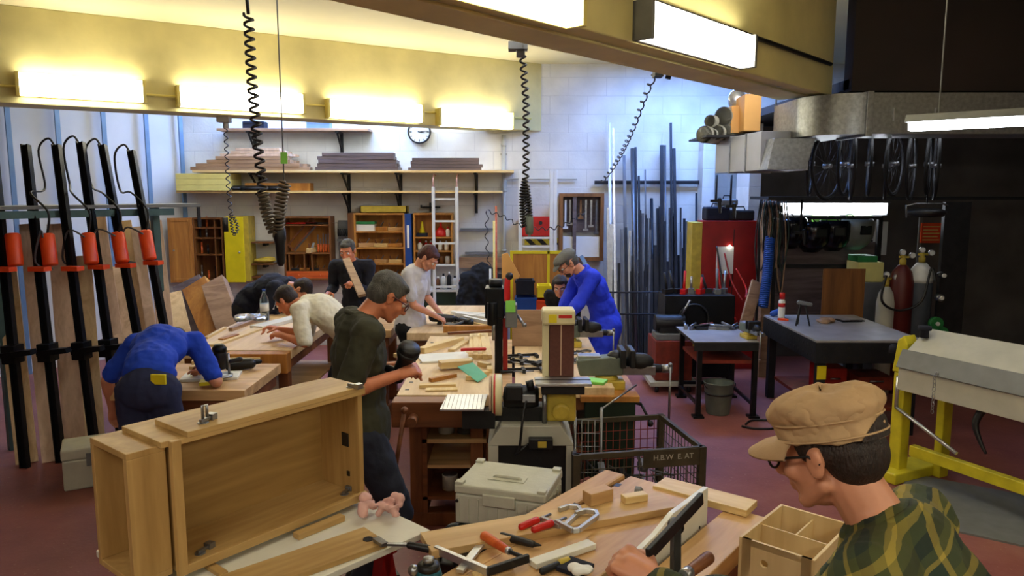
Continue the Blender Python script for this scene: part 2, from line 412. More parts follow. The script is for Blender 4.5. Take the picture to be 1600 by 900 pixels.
def floor_mat():
    m, nt, b = base('worn red painted concrete'); L = nt.links
    tc = nd(nt, 'ShaderNodeTexCoord')
    n = nd(nt, 'ShaderNodeTexNoise'); n.inputs['Scale'].default_value = 1.1; n.inputs['Detail'].default_value = 9; n.inputs['Roughness'].default_value = .62
    L.new(tc.outputs['Object'], n.inputs['Vector'])
    r = ramp(nt, [(.28, lin((106, 56, 52))), (.55, lin((144, 84, 76))), (.8, lin((170, 120, 104)))])
    L.new(n.outputs['Fac'], r.inputs[0])
    v = nd(nt, 'ShaderNodeTexNoise'); v.inputs['Scale'].default_value = 42; v.inputs['Detail'].default_value = 3
    L.new(tc.outputs['Object'], v.inputs['Vector'])
    r2 = ramp(nt, [(.66, (0, 0, 0, 1)), (.72, (1, 1, 1, 1))]); L.new(v.outputs['Fac'], r2.inputs[0])
    sc = nd(nt, 'ShaderNodeMath', operation='MULTIPLY'); sc.inputs[1].default_value = .45; L.new(r2.outputs[0], sc.inputs[0])
    mx = nd(nt, 'ShaderNodeMixRGB'); L.new(sc.outputs[0], mx.inputs[0]); L.new(r.outputs[0], mx.inputs[1]); mx.inputs[2].default_value = lin((176, 150, 122))
    L.new(mx.outputs[0], b.inputs['Base Color']); b.inputs['Roughness'].default_value = .5
    bp = nd(nt, 'ShaderNodeBump'); bp.inputs['Strength'].default_value = .15; bp.inputs['Distance'].default_value = .01
    L.new(v.outputs['Fac'], bp.inputs['Height']); L.new(bp.outputs[0], b.inputs['Normal'])
    return m
M['floor'] = floor_mat()
# ---------------------------------------------------------------- people
CLT = {}
def remesh(o, vox, smooth=3, disp=0., seed=0):
    r = o.modifiers.new('remesh', 'REMESH'); r.mode = 'VOXEL'; r.voxel_size = vox; r.use_smooth_shade = True
    if smooth:
        s = o.modifiers.new('smooth', 'SMOOTH'); s.factor = .5; s.iterations = smooth
    if disp:
        if 'folds' not in CLT:
            t = bpy.data.textures.new('folds', 'CLOUDS'); t.noise_scale = .09; t.noise_depth = 2; CLT['folds'] = t
        d = o.modifiers.new('folds', 'DISPLACE'); d.texture = CLT['folds']; d.strength = disp; d.mid_level = .5; d.texture_coords = 'LOCAL'
def ik(a, t, l1, l2, pole):
    a = V3(a); t = V3(t); d = t - a; L = d.length
    if L > (l1 + l2) * .995: t = a + d.normalized() * (l1 + l2) * .995; d = t - a; L = d.length
    if L < abs(l1 - l2) * 1.05: L = abs(l1 - l2) * 1.05
    z = d.normalized(); q = (l1 * l1 - l2 * l2 + L * L) / (2 * L); h = math.sqrt(max(l1 * l1 - q * q, 0))
    p = V3(pole); p = p - z * p.dot(z); p = p.normalized() if p.length > 1e-5 else z.orthogonal().normalized()
    return a + z * q + p * h, t
def hand(mb, w, d, n, curl, sgn, s=1.):
    # w wrist, d finger direction, n direction the palm faces, sgn +1 thumb towards (d x n)
    d = V3(d).normalized(); n = V3(n); n = (n - d * n.dot(d)).normalized(); t = d.cross(n) * sgn
    for i, (off, ln) in enumerate(((.030, .066), (.010, .072), (-.010, .068), (-.029, .054))):
        k0 = w + t * off * .55 * s + d * .01 * s; k1 = w + t * off * s + d * .088 * s * (1 - .04 * abs(i - 1))
        mb.cap(k0, k1, .0165 * s, .0115 * s)
        a = curl[i] if hasattr(curl, '__len__') else curl; p = k1; dd = d
        for q, fr in enumerate((.44, .32, .26)):
            ang = a * (.8, 1.0, .7)[q]; dd = (dd * math.cos(ang) + (n - dd * n.dot(dd)).normalized() * math.sin(ang)).normalized()
            e = p + dd * ln * 1.15 * fr * s; mb.cap(p, e, (.0098 - .0012 * q) * s, (.0090 - .0012 * q) * s); p = e
    mb.cap(w + d * .02 * s, w + d * .06 * s, .026 * s, .022 * s)
    b = w + d * .022 * s + t * .026 * s + n * .008 * s; td = (t * .75 + d * .6 + n * .4).normalized()
    e = b + td * .042 * s; mb.cap(b, e, .0155 * s, .0115 * s)
    td = (d * .75 + n * .45 + t * .15).normalized(); e2 = e + td * .032 * s; mb.cap(e, e2, .0112 * s, .0102 * s)
    td = (d * .7 + n * .6 - t * .1).normalized(); mb.cap(e2, e2 + td * .024 * s, .0102 * s, .0086 * s)
def person(label, pelvis, face, lean, hands, feet=None, side=0., hpitch=30., hyaw=0., s=1., female=False, curve=1., twist=0., neck=1., necklen=.095, vox=.0075,
           hair='hairdk', hairlong=0., skin='skin', top='olive', sleeve=.55, toplen=.0, legs='jean', apron=None, shoes=True, cap=None, glasses=None,
           beard=None, poleL=None, poleR=None, curl=.75, handdir=(None, None), palm=(None, None), coat=False, reveal=True, fold=.03, hcover=None, topname='shirt'):
    O = V3((pelvis[0], pelvis[1], 0))
    T = thing('person', label, 'person', O)
    p = V3((0, 0, pelvis[2])); a = math.radians(face); fw = V3((math.cos(a), math.sin(a), 0)); up = V3((0, 0, 1)); rt = fw.cross(up)
    def dirv(le, si=side): 
        le = math.radians(le); si = math.radians(si)
        return (up * math.cos(le) * math.cos(si) + fw * math.sin(le) + rt * math.sin(si) * math.cos(le)).normalized()
    d1 = dirv(lean * (1 - .45 * curve)); d2 = dirv(lean); d3 = dirv(lean * (1 + .30 * curve))
    waist = p + d1 * .16 * s; chest = waist + d2 * .19 * s; nb = chest + d3 * .17 * s
    tw = math.radians(twist); rt2 = (rt * math.cos(tw) + fw * math.sin(tw)); fr3 = rt2.cross(d3) * -1
    f3 = up.cross(rt2); f3 = (f3 - d3 * f3.dot(d3)).normalized()
    if f3.dot(fw) < 0: f3 = -f3
    rt3 = f3.cross(d3).normalized()
    if rt3.dot(rt) < 0: rt3 = -rt3
    sw = (.165 if female else .19) * s
    sh = [nb - d3 * .035 * s + rt3 * k * sw for k in (-1, 1)]   # left, right
    hd = dirv(min(lean * (1 + .30 * curve) + 18 * neck, 125)); hb = nb + hd * necklen * s
    hp = math.radians(hpitch); hy = math.radians(hyaw)
    f0 = (fw * math.cos(hy) + rt * math.sin(hy)); hf = (f0 * math.cos(hp) - up * math.sin(hp)).normalized()
    hr = hf.cross(up).normalized(); hu = hr.cross(hf).normalized()
    hc = hb + hu * .075 * s + hf * .03 * s
    def H(x, y, z): return hc + (hr * x + hf * y + hu * z) * s
    HM = Matrix((hr, hf, hu)).transposed()
    wf = .9 if female else 1.
    # body
    b = MB()
    bodyR = [(p - d1 * .02, (.155 * wf + (.02 if female else 0), .115, .12), d1), (waist, (.135 * wf, .10, .14), d2), (chest, (.155 * wf, .115, .17), d2), (nb - d3 * .06 * s, (.15 * wf, .095, .10), d3)]
    def fr(d): 
        f = (fw - d * fw.dot(d)); f = f.normalized() if f.length > .05 else up.copy()
        r_ = f.cross(d).normalized()
        return Matrix((r_, f, d)).transposed()
    def torso(m, inf=0., skirt=0.):
        for c, r, d in (bodyR[1:] if skirt else bodyR): m.ell(c, [x * s + inf for x in r], fr(d))
        m.cap(sh[0] + rt3 * .01, sh[1] - rt3 * .01, .062 * s * wf + inf, .062 * s * wf + inf)
        m.cap(waist - d1 * .05 * s, chest, .105 * s * wf + inf, .115 * s * wf + inf)
    torso(b)
    b.cap(nb - d3 * .03 * s, hb + hu * .02 * s, .058 * s * wf, .052 * s * wf)
    b.cap(nb - d3 * .02 * s - rt3 * .06 * s, nb + hd * .05 * s, .045 * s * wf, .045 * s * wf); b.cap(nb - d3 * .02 * s + rt3 * .06 * s, nb + hd * .05 * s, .045 * s * wf, .045 * s * wf)
    # head
    b.ell(H(0, -.012, .03), (.073 * s, .092 * s, .082 * s), HM)
    b.ell(H(0, .030, -.015), (.058 * s, .062 * s, .082 * s), HM)
    b.ell(H(0, .028, -.060), (.050 * s, .052 * s, .042 * s), HM)
    b.ell(H(0, .068, -.088), (.022 * s, .020 * s, .018 * s), HM)
    for k in (-1, 1):
        b.cap(H(.012 * k, .088, .026), H(.045 * k, .070, .026), .011 * s, .010 * s)
        b.ell(H(.042 * k, .060, -.022), (.020 * s, .020 * s, .020 * s), HM)
        b.cap(H(.050 * k, .0, -.050), H(.028 * k, .055, -.085), .017 * s, .015 * s)
        b.ell(H(.076 * k, -.006, -.004), (.008 * s, .019 * s, .032 * s), HM); b.ell(H(.083 * k, -.014, .008), (.006 * s, .012 * s, .018 * s), HM)
        b.ell(H(.011 * k, .096, -.034), (.0085 * s, .010 * s, .008 * s), HM)
    b.cap(H(0, .088, .016), H(0, .112, -.028), .009 * s, .0125 * s)
    b.ell(H(0, .087, -.052), (.022 * s, .010 * s, .007 * s), HM); b.ell(H(0, .085, -.064), (.018 * s, .010 * s, .007 * s), HM)
    # arms
    arm = []
    poles = [poleL, poleR]
    for i, k in enumerate((-1, 1)):
        tgt = V3(hands[i]) - O
        pl = poles[i] or (-fw * .5 - up * .8 + rt * k * .6)
        el, wr = ik(sh[i], tgt, .285 * s, .255 * s, pl); arm.append((sh[i], el, wr))
        b.cap(sh[i], el, .052 * s * wf, .040 * s * wf); b.cap(el, wr, .040 * s * wf, .026 * s * wf)
        b.cap(el.lerp(wr, .12), el.lerp(wr, .4), .041 * s * wf, .037 * s * wf)
        hd_ = handdir[i] or (wr - el).normalized(); pm = palm[i] or (-up + -rt * k * .4)
        sg = 1 if V3(hd_).cross(V3(pm)).dot(rt * -k) > 0 else -1
        hand(b, wr, hd_, pm, curl, sg, s * (.92 if female else 1.))
    # legs
    feet = feet or [O + rt * -.12 - fw * .05, O + rt * .12 + fw * .05]
    leg = []
    for i, k in enumerate((-1, 1)):
        hpnt = p + rt * k * .085 * s - up * .03 * s; an = V3(feet[i]) - O; an.z = .085
        kn, an = ik(hpnt, an, .43 * s, .42 * s, fw); leg.append((hpnt, kn, an))
        b.cap(hpnt, kn, .088 * s, .056 * s); b.cap(kn, an, .054 * s, .036 * s); b.cap(kn.lerp(an, .1) - fw * .012, kn.lerp(an, .45) - fw * .015, .052 * s, .048 * s)
        b.cap(an - up * .04 - fw * .03, an + fw * .12 * s - up * .055, .036 * s, .030 * s)
    bo = obj('body', b, M[skin], T); remesh(bo, vox, 2)
    # eyes
    for k in (-1, 1):
        e = MB().ell(H(.031 * k, .0795, .006), .0125 * s, nu=12, nv=8); eo = obj('eye', e, M['eye'], T)
        q = MB().ell(H(.031 * k, .0905, .004), .0045 * s, nu=8, nv=6); obj('iris', q, M['black'], eo)
    # trousers
    if legs:
        t = MB()
        for c, r, d in bodyR[:1]: t.ell(c, [x * s + .016 for x in r], fr(d))
        t.cap(p - up * .03, p + d1 * .03 * s, .132 * s, .125 * s)
        for h, k, an in leg:
            t.cap(h, k, .104 * s, .076 * s); t.cap(k, an + up * .03, .075 * s, .060 * s)
        to = obj('trousers', t, M[legs], T); remesh(to, .011, 3, fold * .8)
    if top:
        t = MB(); torso(t, .016, 1)
        if toplen or coat:
            t.ell(p - up * .02 + d1 * .02, (.178 * s, .145 * s, (.12 + toplen) * s), fr((d1 + up).normalized())); t.cap(p, waist, .14 * s, .125 * s)
            if coat:
                for h, k, an in leg: t.cap(h, h.lerp(k, .75), .125 * s, .125 * s)
        else:
            t.ell(p + d1 * .085 * s, (.158 * s, .128 * s, .085 * s), fr(d1))
        for sh_, el, wr in arm:
            if sleeve <= .5: t.cap(sh_, sh_.lerp(el, sleeve * 2), .068 * s * wf, .062 * s * wf)
            else:
                t.cap(sh_, el, .068 * s * wf, .058 * s * wf); t.cap(el, el.lerp(wr, (sleeve - .5) * 2), .057 * s * wf, .044 * s * wf)
        to = obj(topname, t, M[top], T); remesh(to, .009, 3, fold)
        c = MB(); ring = []
        for i in range(20):
            an_ = 2 * PI * i / 20; ring.append(nb + d3 * .012 * s + (rt3 * math.cos(an_) * .072 + (((hd + d3 * 1.6).normalized()).cross(rt3)).normalized() * math.sin(an_) * .068) * s * wf + hd * .012)
        c.tube(ring, (.013 if not coat else .022) * s, 8, True); obj('collar', c, M[top], T)
    if hair:
        h = MB()
        if cap: h.ell(H(0, -.030, .010), (.077 * s, .080 * s, .050 * s), HM)
        else:
            h.ell(H(0, -.022, .046), (.079 * s, .092 * s, .078 * s), HM); h.ell(H(0, .034, .076), (.058 * s, .046 * s, .030 * s), HM)
        h.ell(H(0, -.048, .004), (.074 * s, .062 * s, .074 * s), HM)
        for k in (-1, 1): h.ell(H(.058 * k, .004, .028), (.022 * s, .034 * s, .036 * s), HM)
        if hairlong:
            h.ell(H(0, -.055, -.03), (.080 * s, .060 * s, (.06 + hairlong) * s), HM)
            for k in (-1, 1): h.ell(H(.066 * k, -.012, .0), (.026 * s, .044 * s, (.05 + hairlong) * s), HM)
        ho = obj('hair', h, M[hair], T); remesh(ho, .007, 1, .012)
        if not hcover:
            e = MB()
            for k in (-1, 1): e.cap(H(.016 * k, .094, .030), H(.048 * k, .078, .032), .0045 * s, .003 * s)
            obj('eyebrows', e, M[hair], T)
    if beard:
        g = MB(); g.ell(H(0, .050, -.075), (.044 * s, .046 * s, .034 * s), HM); g.cap(H(-.02, .090, -.044), H(.02, .090, -.044), .007 * s, .007 * s)
        go = obj('beard', g, M[beard], T); remesh(go, .006, 1, .008)
    if glasses:
        g = MB()
        for k in (-1, 1):
            ring = [H(.034 * k + .025 * math.cos(q * PI / 8), .106 - abs(.034 * k + .025 * math.cos(q * PI / 8)) * .12, .002 + .018 * math.sin(q * PI / 8)) for q in range(16)]
            g.tube(ring, .0026 * s, 6, True)
            g.tube([H(.058 * k, .098, .008), H(.078 * k, .06, .010), H(.084 * k, .0, .012), H(.084 * k, -.02, -.004)], .0028 * s, 6)
        g.tube([H(-.01, .108, .006), H(0, .110, .009), H(.01, .108, .006)], .0025 * s, 6)
        obj('glasses', g, M[glasses], T)
    if cap == 'flat':
        c = MB(); c.ell(H(0, -.005, .075), (.092 * s, .115 * s, .048 * s), HM); c.ell(H(0, -.03, .055), (.084 * s, .10 * s, .05 * s), HM)
        co = obj('cap', c, M['greycap'], T); remesh(co, .008, 2, .012)
        c = MB(); c.ell(H(0, .105, .052), (.062 * s, .050 * s, .009 * s), HM @ Euler((-.35, 0, 0)).to_matrix()); obj('cap_peak', c, M['greycap'], co)
    if cap == 'army':
        c = MB(); pr = [(.086, .034), (.0865, .046), (.087, .066), (.0925, .072), (.099, .086), (.098, .102), (.082, .118), (.05, .126), (.001, .128)]
        n = 40; vs = []
        for r_, z_ in pr:
            for i in range(n):
                q = 2 * PI * i / n; w_ = 1 + .02 * math.sin(5 * q + z_ * 60) * (z_ > .06)
                vs.append(H(math.cos(q) * r_ * .97 * w_, math.sin(q) * r_ * 1.17 * w_ - .012, z_ + .006 * math.sin(3 * q) * (z_ > .06) - (.018 if r_ and z_ < .06 else 0) * (math.sin(q) < -.3) * -min(0, math.sin(q) + .3)))
        fs = []
        for k in range(len(pr) - 1):
            for i in range(n): fs.append((k * n + i, k * n + (i + 1) % n, (k + 1) * n + (i + 1) % n, (k + 1) * n + i))
        c.add(vs, fs, True)
        co = obj('cap', c, M['capcloth'], T)
        so = co.modifiers.new('solid', 'SOLIDIFY'); so.thickness = .003
        sb = co.modifiers.new('sub', 'SUBSURF'); sb.levels = sb.render_levels = 2
        d = co.modifiers.new('folds', 'DISPLACE')
        if 'capf' not in CLT:
            t_ = bpy.data.textures.new('capf', 'CLOUDS'); t_.noise_scale = .05; t_.noise_depth = 2; CLT['capf'] = t_
        d.texture = CLT['capf']; d.strength = .020; d.mid_level = .5
        c = MB(); c.tube([H(math.cos(2 * PI * i / 40) * .089, math.sin(2 * PI * i / 40) * .105 - .012, .069) for i in range(40)], .0022 * s, 5, True)
        c.tube([H(math.cos(2 * PI * i / 40) * .090, math.sin(2 * PI * i / 40) * .106 - .012, .038) for i in range(40)], .0022 * s, 5, True); obj('cap_seam', c, M['capcloth'], co)
        c = MB(); vs = []; A = 17
        for lay in (0, 1):
            for i in range(A):
                q = math.radians(22 + 136 * i / (A - 1)); x0 = math.cos(q) * .088; y0 = math.sin(q) * .104 - .012
                for t in (0, .5, 1):
                    ext = .078 * math.sin(math.radians(8 + 164 * i / (A - 1))) ** .6
                    vs.append(H(x0 * (1 + .06 * t), y0 + ext * t, .042 - .020 * t * t - .014 * abs(math.cos(q)) * t - .004 * lay))
        fs = []
        for i in range(A - 1):
            for t in range(2):
                a_ = i * 3 + t; fs.append((a_, a_ + 1, a_ + 4, a_ + 3)); bb = A * 3 + a_; fs.append((bb, bb + 3, bb + 4, bb + 1))
            fs.append((i * 3 + 2, i * 3 + 2 + A * 3, i * 3 + 5 + A * 3, i * 3 + 5))
        c.add(vs, fs, True); obj('cap_peak', c, M['capcloth'], co)
        # open back with adjuster strap
        c = MB(); vs = []
        for i in range(13):
            q = PI * 1.5 + math.radians(-38 + 76 * i / 12); z1 = .030 + .036 * math.sin(PI * i / 12)
            for z_ in (.026, z1): vs.append(H(math.cos(q) * .0885, math.sin(q) * .1055 - .012, z_))
        c.add(vs, [(2 * i, 2 * i + 1, 2 * i + 3, 2 * i + 2) for i in range(12)], True); obj('cap_opening', c, M['hairdk'], co)
    if shoes:
        for h, k, an in leg:
            f = MB(); f.cap(an - up * .045 - fw * .035, an + fw * .13 * s - up * .052, .043 * s, .035 * s); f.box(an + fw * .05 - up * .078, (.30 * s, .09 * s, .014), Matrix((fw, rt, up)).transposed())
            so = obj('shoe', f, M['shoe'], T)
    return T, dict(H=H, p=p, arm=arm, O=O, fw=fw, rt=rt, sh=sh, nb=nb, hc=hc)
# ---------------------------------------------------------------- camera, world, room
cd = bpy.data.cameras.new('camera'); cam = bpy.data.objects.new('camera', cd); C.objects.link(cam)
cd.sensor_width = 36; cd.lens = 36 * FPX / 1600; cd.clip_start = .05; cam.location = CAM; cam.rotation_euler = (PI / 2 - TH, 0, 0)
sc = bpy.context.scene; sc.camera = cam
sc.view_settings.view_transform = 'Standard'; sc.view_settings.look = 'None'; sc.view_settings.gamma = 1; sc.view_settings.use_curve_mapping = False
sc.view_settings.exposure = 0.35
w = bpy.data.worlds.new('world'); sc.world = w; w.use_nodes = True
w.node_tree.nodes['Background'].inputs[0].default_value = (.02, .025, .03, 1); w.node_tree.nodes['Background'].inputs[1].default_value = .3
ZC = P(800, 100, 10).z; ZB = P(845, 205, 10).z
LD = V3((.63, .777, 0)).normalized(); LA = math.atan2(LD.y, LD.x)
struct('floor', MB().b2((-9, -3, -.1), (7, 10.2, 0)), M['floor'])
struct('wall_back', MB().b2((-4.6, 0, 0), (7, .2, ZC)), M['wall'], (0, 10, 0))
wl = struct('wall_left', MB().b2((-13, 0, 0), (0.15, .2, ZC)), M['wallL'], (-4.42, 10.0, 0), LA)
struct('wall_right', MB().b2((6.6, -3, 0), (6.8, 10.2, ZC)), M['wallD'])
struct('wall_front', MB().b2((-13, -3.2, 0), (7, -3, ZC)), M['wall'])
struct('ceiling', MB().b2((-14, -3.2, ZC), (7, 10.2, ZC + .12)), M['ceil'])
# beams
A1 = G(125, 167, ZB); B1 = P(848, 205, 10); d1 = (B1 - A1); d1.z = 0; d1.normalize(); A1 = A1 - d1 * 3.2; A1.z = ZB; B1.z = ZB
L1 = (B1 - A1).length + .4; rz1 = math.atan2(d1.y, d1.x)
struct('trim_1', MB().b2((0, 0, 0), (L1 - .42, .40, ZC - ZB)), M['beam'], A1, rz1, bev=.008)
A2 = V3((-.162, 3.239, ZB)); d2 = V3((.676, .737, 0)).normalized(); A2 = A2 - d2 * 4.5; rz2 = math.atan2(d2.y, d2.x)
struct('trim_2', MB().b2((0, 0, 0), (8.72, .46, ZC - ZB)), M['beam'], A2, rz2, bev=.008)
# added third beam behind the viewer, unseen, carries the assumed lamps
A3 = A2 + V3((2.9, -3.0, 0)); struct('added_beam', MB().b2((0, 0, 0), (8.5, .46, ZC - ZB)), M['beam'], A3, rz2, bev=.008)
# bulkhead over the dark bay
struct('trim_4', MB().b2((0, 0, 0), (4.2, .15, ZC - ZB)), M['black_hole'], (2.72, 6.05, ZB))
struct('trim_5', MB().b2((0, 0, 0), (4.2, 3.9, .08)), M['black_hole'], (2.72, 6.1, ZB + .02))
# pillar right of the bright wall and the darker wall of the welding bay
struct('wall_pillar', MB().b2((0, 0, 0), (.16, .25, ZB)), M['wall'], (P(1097, 300, 9.75).x, 9.75, 0))
struct('wall_bay', MB().b2((0, 0, 0), (3.9, .12, ZB)), M['wallD'], (P(1185, 300, 9.2).x, 9.3, 0))
struct('wall_bay_side', MB().b2((0, 0, 0), (.14, .5, ZB)), M['wall'], (P(1166, 300, 9.0).x, 8.9, 0))
# added skylights, unseen behind the beams, glow blue onto the back wall
for i, (x, y, sx, sy) in enumerate(((-3.7, 9.30, 2.2, .5), (1.45, 8.3, 1.5, .9))):
    o = struct('window_%d' % (i + 1), MB().b2((0, 0, 0), (sx, sy, .02)), M['skyfill'], (x, y, ZC - .03))
    struct('window_frame', MB().b2((-.04, -.04, 0), (0, sy + .04, .03)).b2((sx, -.04, 0), (sx + .04, sy + .04, .03)).b2((0, -.04, 0), (sx, 0, .03)).b2((0, sy, 0), (sx, sy + .04, .03)).b2((sx / 2 - .02, 0, -.004), (sx / 2 + .02, sy, .03)), M['white_steel'], parent=o)
# conduits on beams
solo('conduit_pipe', MB().cyl((0, -.02, 0), (L1 - .6, -.02, 0), .012), M['cream_cap'], 'thin conduit running between the lamps on the far cream beam', 'pipe', A1 + V3((0, 0, .15)), rz1)
solo('conduit_pipe', MB().cyl((4.0, -.02, .0), (8.6, -.02, .0), .016), M['dark'], 'dark conduit running along the face of the near cream beam', 'pipe', A2 + V3((0, 0, .24)), rz2)
solo('conduit_pipe', MB().cyl((3.2, .12, -.012), (8.6, .12, -.012), .008), M['beam'], 'thin cable pipe under the near cream beam', 'pipe', A2, rz2)
# corner strip where the beam meets the wall, vertical pipe, small ledge
def wallpt(px, py, Y=9.98): return P(px, py, Y)
a = wallpt(787, 205, 9.95); b = wallpt(787, 470, 9.95)
pp = MB().cyl((0, 0, 0), (0, 0, a.z - .05), .028, n=12)
for z in (.5, 1.3, 2.1, 2.7): pp.cyl((0, 0, z), (0, 0, z + .03), .036)
pp.box((0, .02, a.z - .3), (.09, .03, .03)); solo('water_pipe', pp, M['mach'], 'pale vertical pipe on the back wall beside the hooked shelves', 'pipe', (a.x, 9.95, 0))
c1 = MB(); c1.tube(bez([(0, 0, 0), (0, 0, .12), (.05, 0, .17), (.6, 0, .17), (.95, 0, .17)], 6), .012); solo('conduit_pipe', c1, M['mach'], 'thin bent conduit between vertical pipe and white posts', 'pipe', (P(791, 300, 9.96).x, 9.96, P(791, 300, 9.96).z))
# ---------------------------------------------------------------- lamps
def lamp(pa, pb, A, rz, label, hh=.19, dd=.12, zoff=None, capm='cream_cap'):
    d = V3((math.cos(rz), math.sin(rz), 0)); Bp = A + d
    a = onface(pa[0], pa[1], A, Bp); b = onface(pb[0], pb[1], A, Bp)
    z = (a.z + b.z) / 2; L = V3((b.x - a.x, b.y - a.y, 0)).length
    t = thing('ceiling_light', label, 'lamp', (a.x, a.y, z), rz)
    m = MB()
    # rounded diffuser profile extruded along x
    pr = [(-.02, -hh / 2), (-dd * .8, -hh / 2), (-dd, -hh * .3), (-dd, hh * .3), (-dd * .8, hh / 2), (-.02, hh / 2)]
    m.prism(pr, .03, L - .03, 'yz'); obj('diffuser', m, M['lamp'], t)
    h = MB(); h.b2((0, -.022, -hh / 2 - .005), (L, 0, hh / 2 + .005))
    h.b2((0, -dd - .004, -hh / 2 - .005), (.03, 0, hh / 2 + .005)); h.b2((L - .03, -dd - .004, -hh / 2 - .005), (L, 0, hh / 2 + .005))
    obj('housing', h, M[capm], t, bev=.004); return t
# py = vertical middle of each lamp
lampb = None
lamp((25, 138), (226, 139), A1, rz1, 'lit fluorescent box lamp at the left end of the far beam', .20)
lamp((274, 152), (473, 163), A1, rz1, 'lit fluorescent lamp second from left on the far beam, above stacked boards', .20)
lamp((507, 171), (657, 178), A1, rz1, 'lit fluorescent lamp third from left on the far beam', .20)
lamp((680, 184), (797, 190), A1, rz1, 'lit fluorescent lamp at the right end of the far beam, above the clock', .20)
lamp((660, -30), (886, 6), A2, rz2, 'lit fluorescent lamp on the near beam cut by the top edge', .16)
lamp((988, 42), (1156, 76), A2, rz2, 'large lit fluorescent lamp on the near beam', .20, capm='grey')
for k, xx in enumerate((3.6, 5.4, 7.2)):  # strips assumed out of view behind the far beam, brighten the shelf wall
    t = thing('ceiling_light', 'assumed unseen strip lamp on the back of the far beam, %s of three, facing the shelves' % ('left', 'middle', 'right')[k], 'lamp', A1 + d1 * xx + V3((-d1.y, d1.x, 0)) * .46 + V3((0, 0, .42)), rz1)
    obj('diffuser', MB().b2((0, -.03, -.06), (1.2, .05, .06)), M['strip_fill'], t); obj('housing', MB().b2((-.02, -.058, -.07), (1.22, -.031, .07)), M['white_steel'], t)
for k, xx in enumerate((4.6, 6.2, 7.6)):  # added strips, out of view, brighten the back wall and benches
    t = thing('ceiling_light', 'added unseen fill strip on the rear face of the near beam, %s of three' % ('nearest', 'middle', 'farthest')[k], 'lamp', A2 + d2 * xx + V3((-d2.y, d2.x, 0)) * .52 + V3((0, 0, .36)), rz2)
    obj('diffuser', MB().b2((0, -.03, -.06), (1.2, .05, .06)), M['strip_fill'], t); obj('housing', MB().b2((-.02, -.058, -.07), (1.22, -.031, .07)), M['white_steel'], t)
for k, xx in enumerate((1.0, 2.8, 4.6)):  # assumed lamps, out of view behind the camera, light the foreground
    t = thing('ceiling_light', ('assumed unseen fluorescent lamp on the added beam behind the viewer, %s' % ('left', 'middle', 'right')[k]), 'lamp', A3 + V3((math.cos(rz2), math.sin(rz2), 0)) * xx + V3((-.15, .15, -.11)) + V3((0, 0, 0)), rz2)
    obj('diffuser', MB().b2((0, -.06, 0), (1.25, .06, .09)), M['lamp'], t); obj('housing', MB().b2((-.02, -.08, .09), (1.27, .08, .12)), M['white_steel'], t)
# hanging lamp at right
a = P(1417, 192, 4.6); b = P(1532, 178, 4.35); t = thing('pendant_light', 'lit strip lamp hanging on a wire at the right edge under the duct', 'lamp', a)
dv = b - a; rz = math.atan2(dv.y, dv.x); t.rotation_euler[2] = rz; L = V3((dv.x, dv.y, 0)).length + .3
obj('diffuser', MB().prism([(-.05, -.05), (.05, -.05), (.06, .0), (-.06, .0)], .02, L, 'yz'), M['lampw'], t)
obj('lamp_housing', MB().prism([(-.065, .0), (.065, .0), (.03, .045), (-.03, .045)], 0, L + .02, 'yz'), M['grey'], t)
obj('hanging_wire', MB().cyl((.17, 0, .04), (.17, 0, ZC - a.z), .005, n=6), M['grey'], t)
t = thing('ceiling_light', 'added fill strip unseen behind the galvanised duct above the welding table', 'lamp', (3.0, 6.72, 2.68))  # strip added out of view to brighten the dark bay
obj('diffuser', MB().b2((0, -.05, 0), (1.3, .05, .05)), M['bay_fill'], t); obj('housing', MB().b2((-.02, -.06, .05), (1.32, .06, .09)), M['grey'], t); obj('rod', MB().cyl((.3, 0, .09), (.3, 0, ZB - 2.68), .006).cyl((1.0, 0, .09), (1.0, 0, ZB - 2.68), .006), M['grey'], t)
# added warm area light, unseen near the ceiling behind the viewer, brightens the foreground
def area(loc, rot, sx, sy, e, col):
    l = bpy.data.lights.new('area', 'AREA'); l.shape = 'RECTANGLE'; l.size = sx; l.size_y = sy; l.energy = e; l.color = col
    o = bpy.data.objects.new('area_light', l); C.objects.link(o); o.location = loc; o.rotation_euler = rot; return o
area((-1.6, -.6, 3.6), (math.radians(8), 0, 0), 2.5, .5, 40, (1, .93, .8))
# ---------------------------------------------------------------- back wall: shelves and stock
def wshelf(label, x0, x1, y, depth, th, brk, Yw=10.0, m='pine', sub=''):
    a = P(x0, y, Yw - depth); b = P(x1, y, Yw - depth)
    z = a.z; t = thing('wall_shelf', label, 'shelf', ((a.x + b.x) / 2, Yw, z)); w = (b.x - a.x) / 2
    obj('shelf_board', MB().b2((-w, -depth, -th), (w, -.005, 0)), M[m], t, bev=.003)
    for k in brk:
        bx = P(k, y, Yw - depth).x - t.location.x
        q = MB(); q.b2((bx - .02, -.035, -.30), (bx + .02, -.003, -th)); q.b2((bx - .018, -depth + .02, -th - .022), (bx + .018, -.01, -th)); q.bar((bx, -depth + .06, -th - .02), (bx, -.03, -.27), .02, .025)
        obj('bracket', q, M['dark'], t)
    return t, z
sh_top, z3 = wshelf('long board shelf at the top of the wall just under the lamps', 338, 575, 200, .32, .035, (385, 525), m='board')
sh_up, z2 = wshelf('upper long shelf carrying stacked boards', 300, 803, 266, .45, .03, (388, 533, 618, 742), m='pine')
sh_lo, z1 = wshelf('lower long shelf under the boards', 275, 785, 298, .40, .03, (400, 535, 618, 742), m='pine')
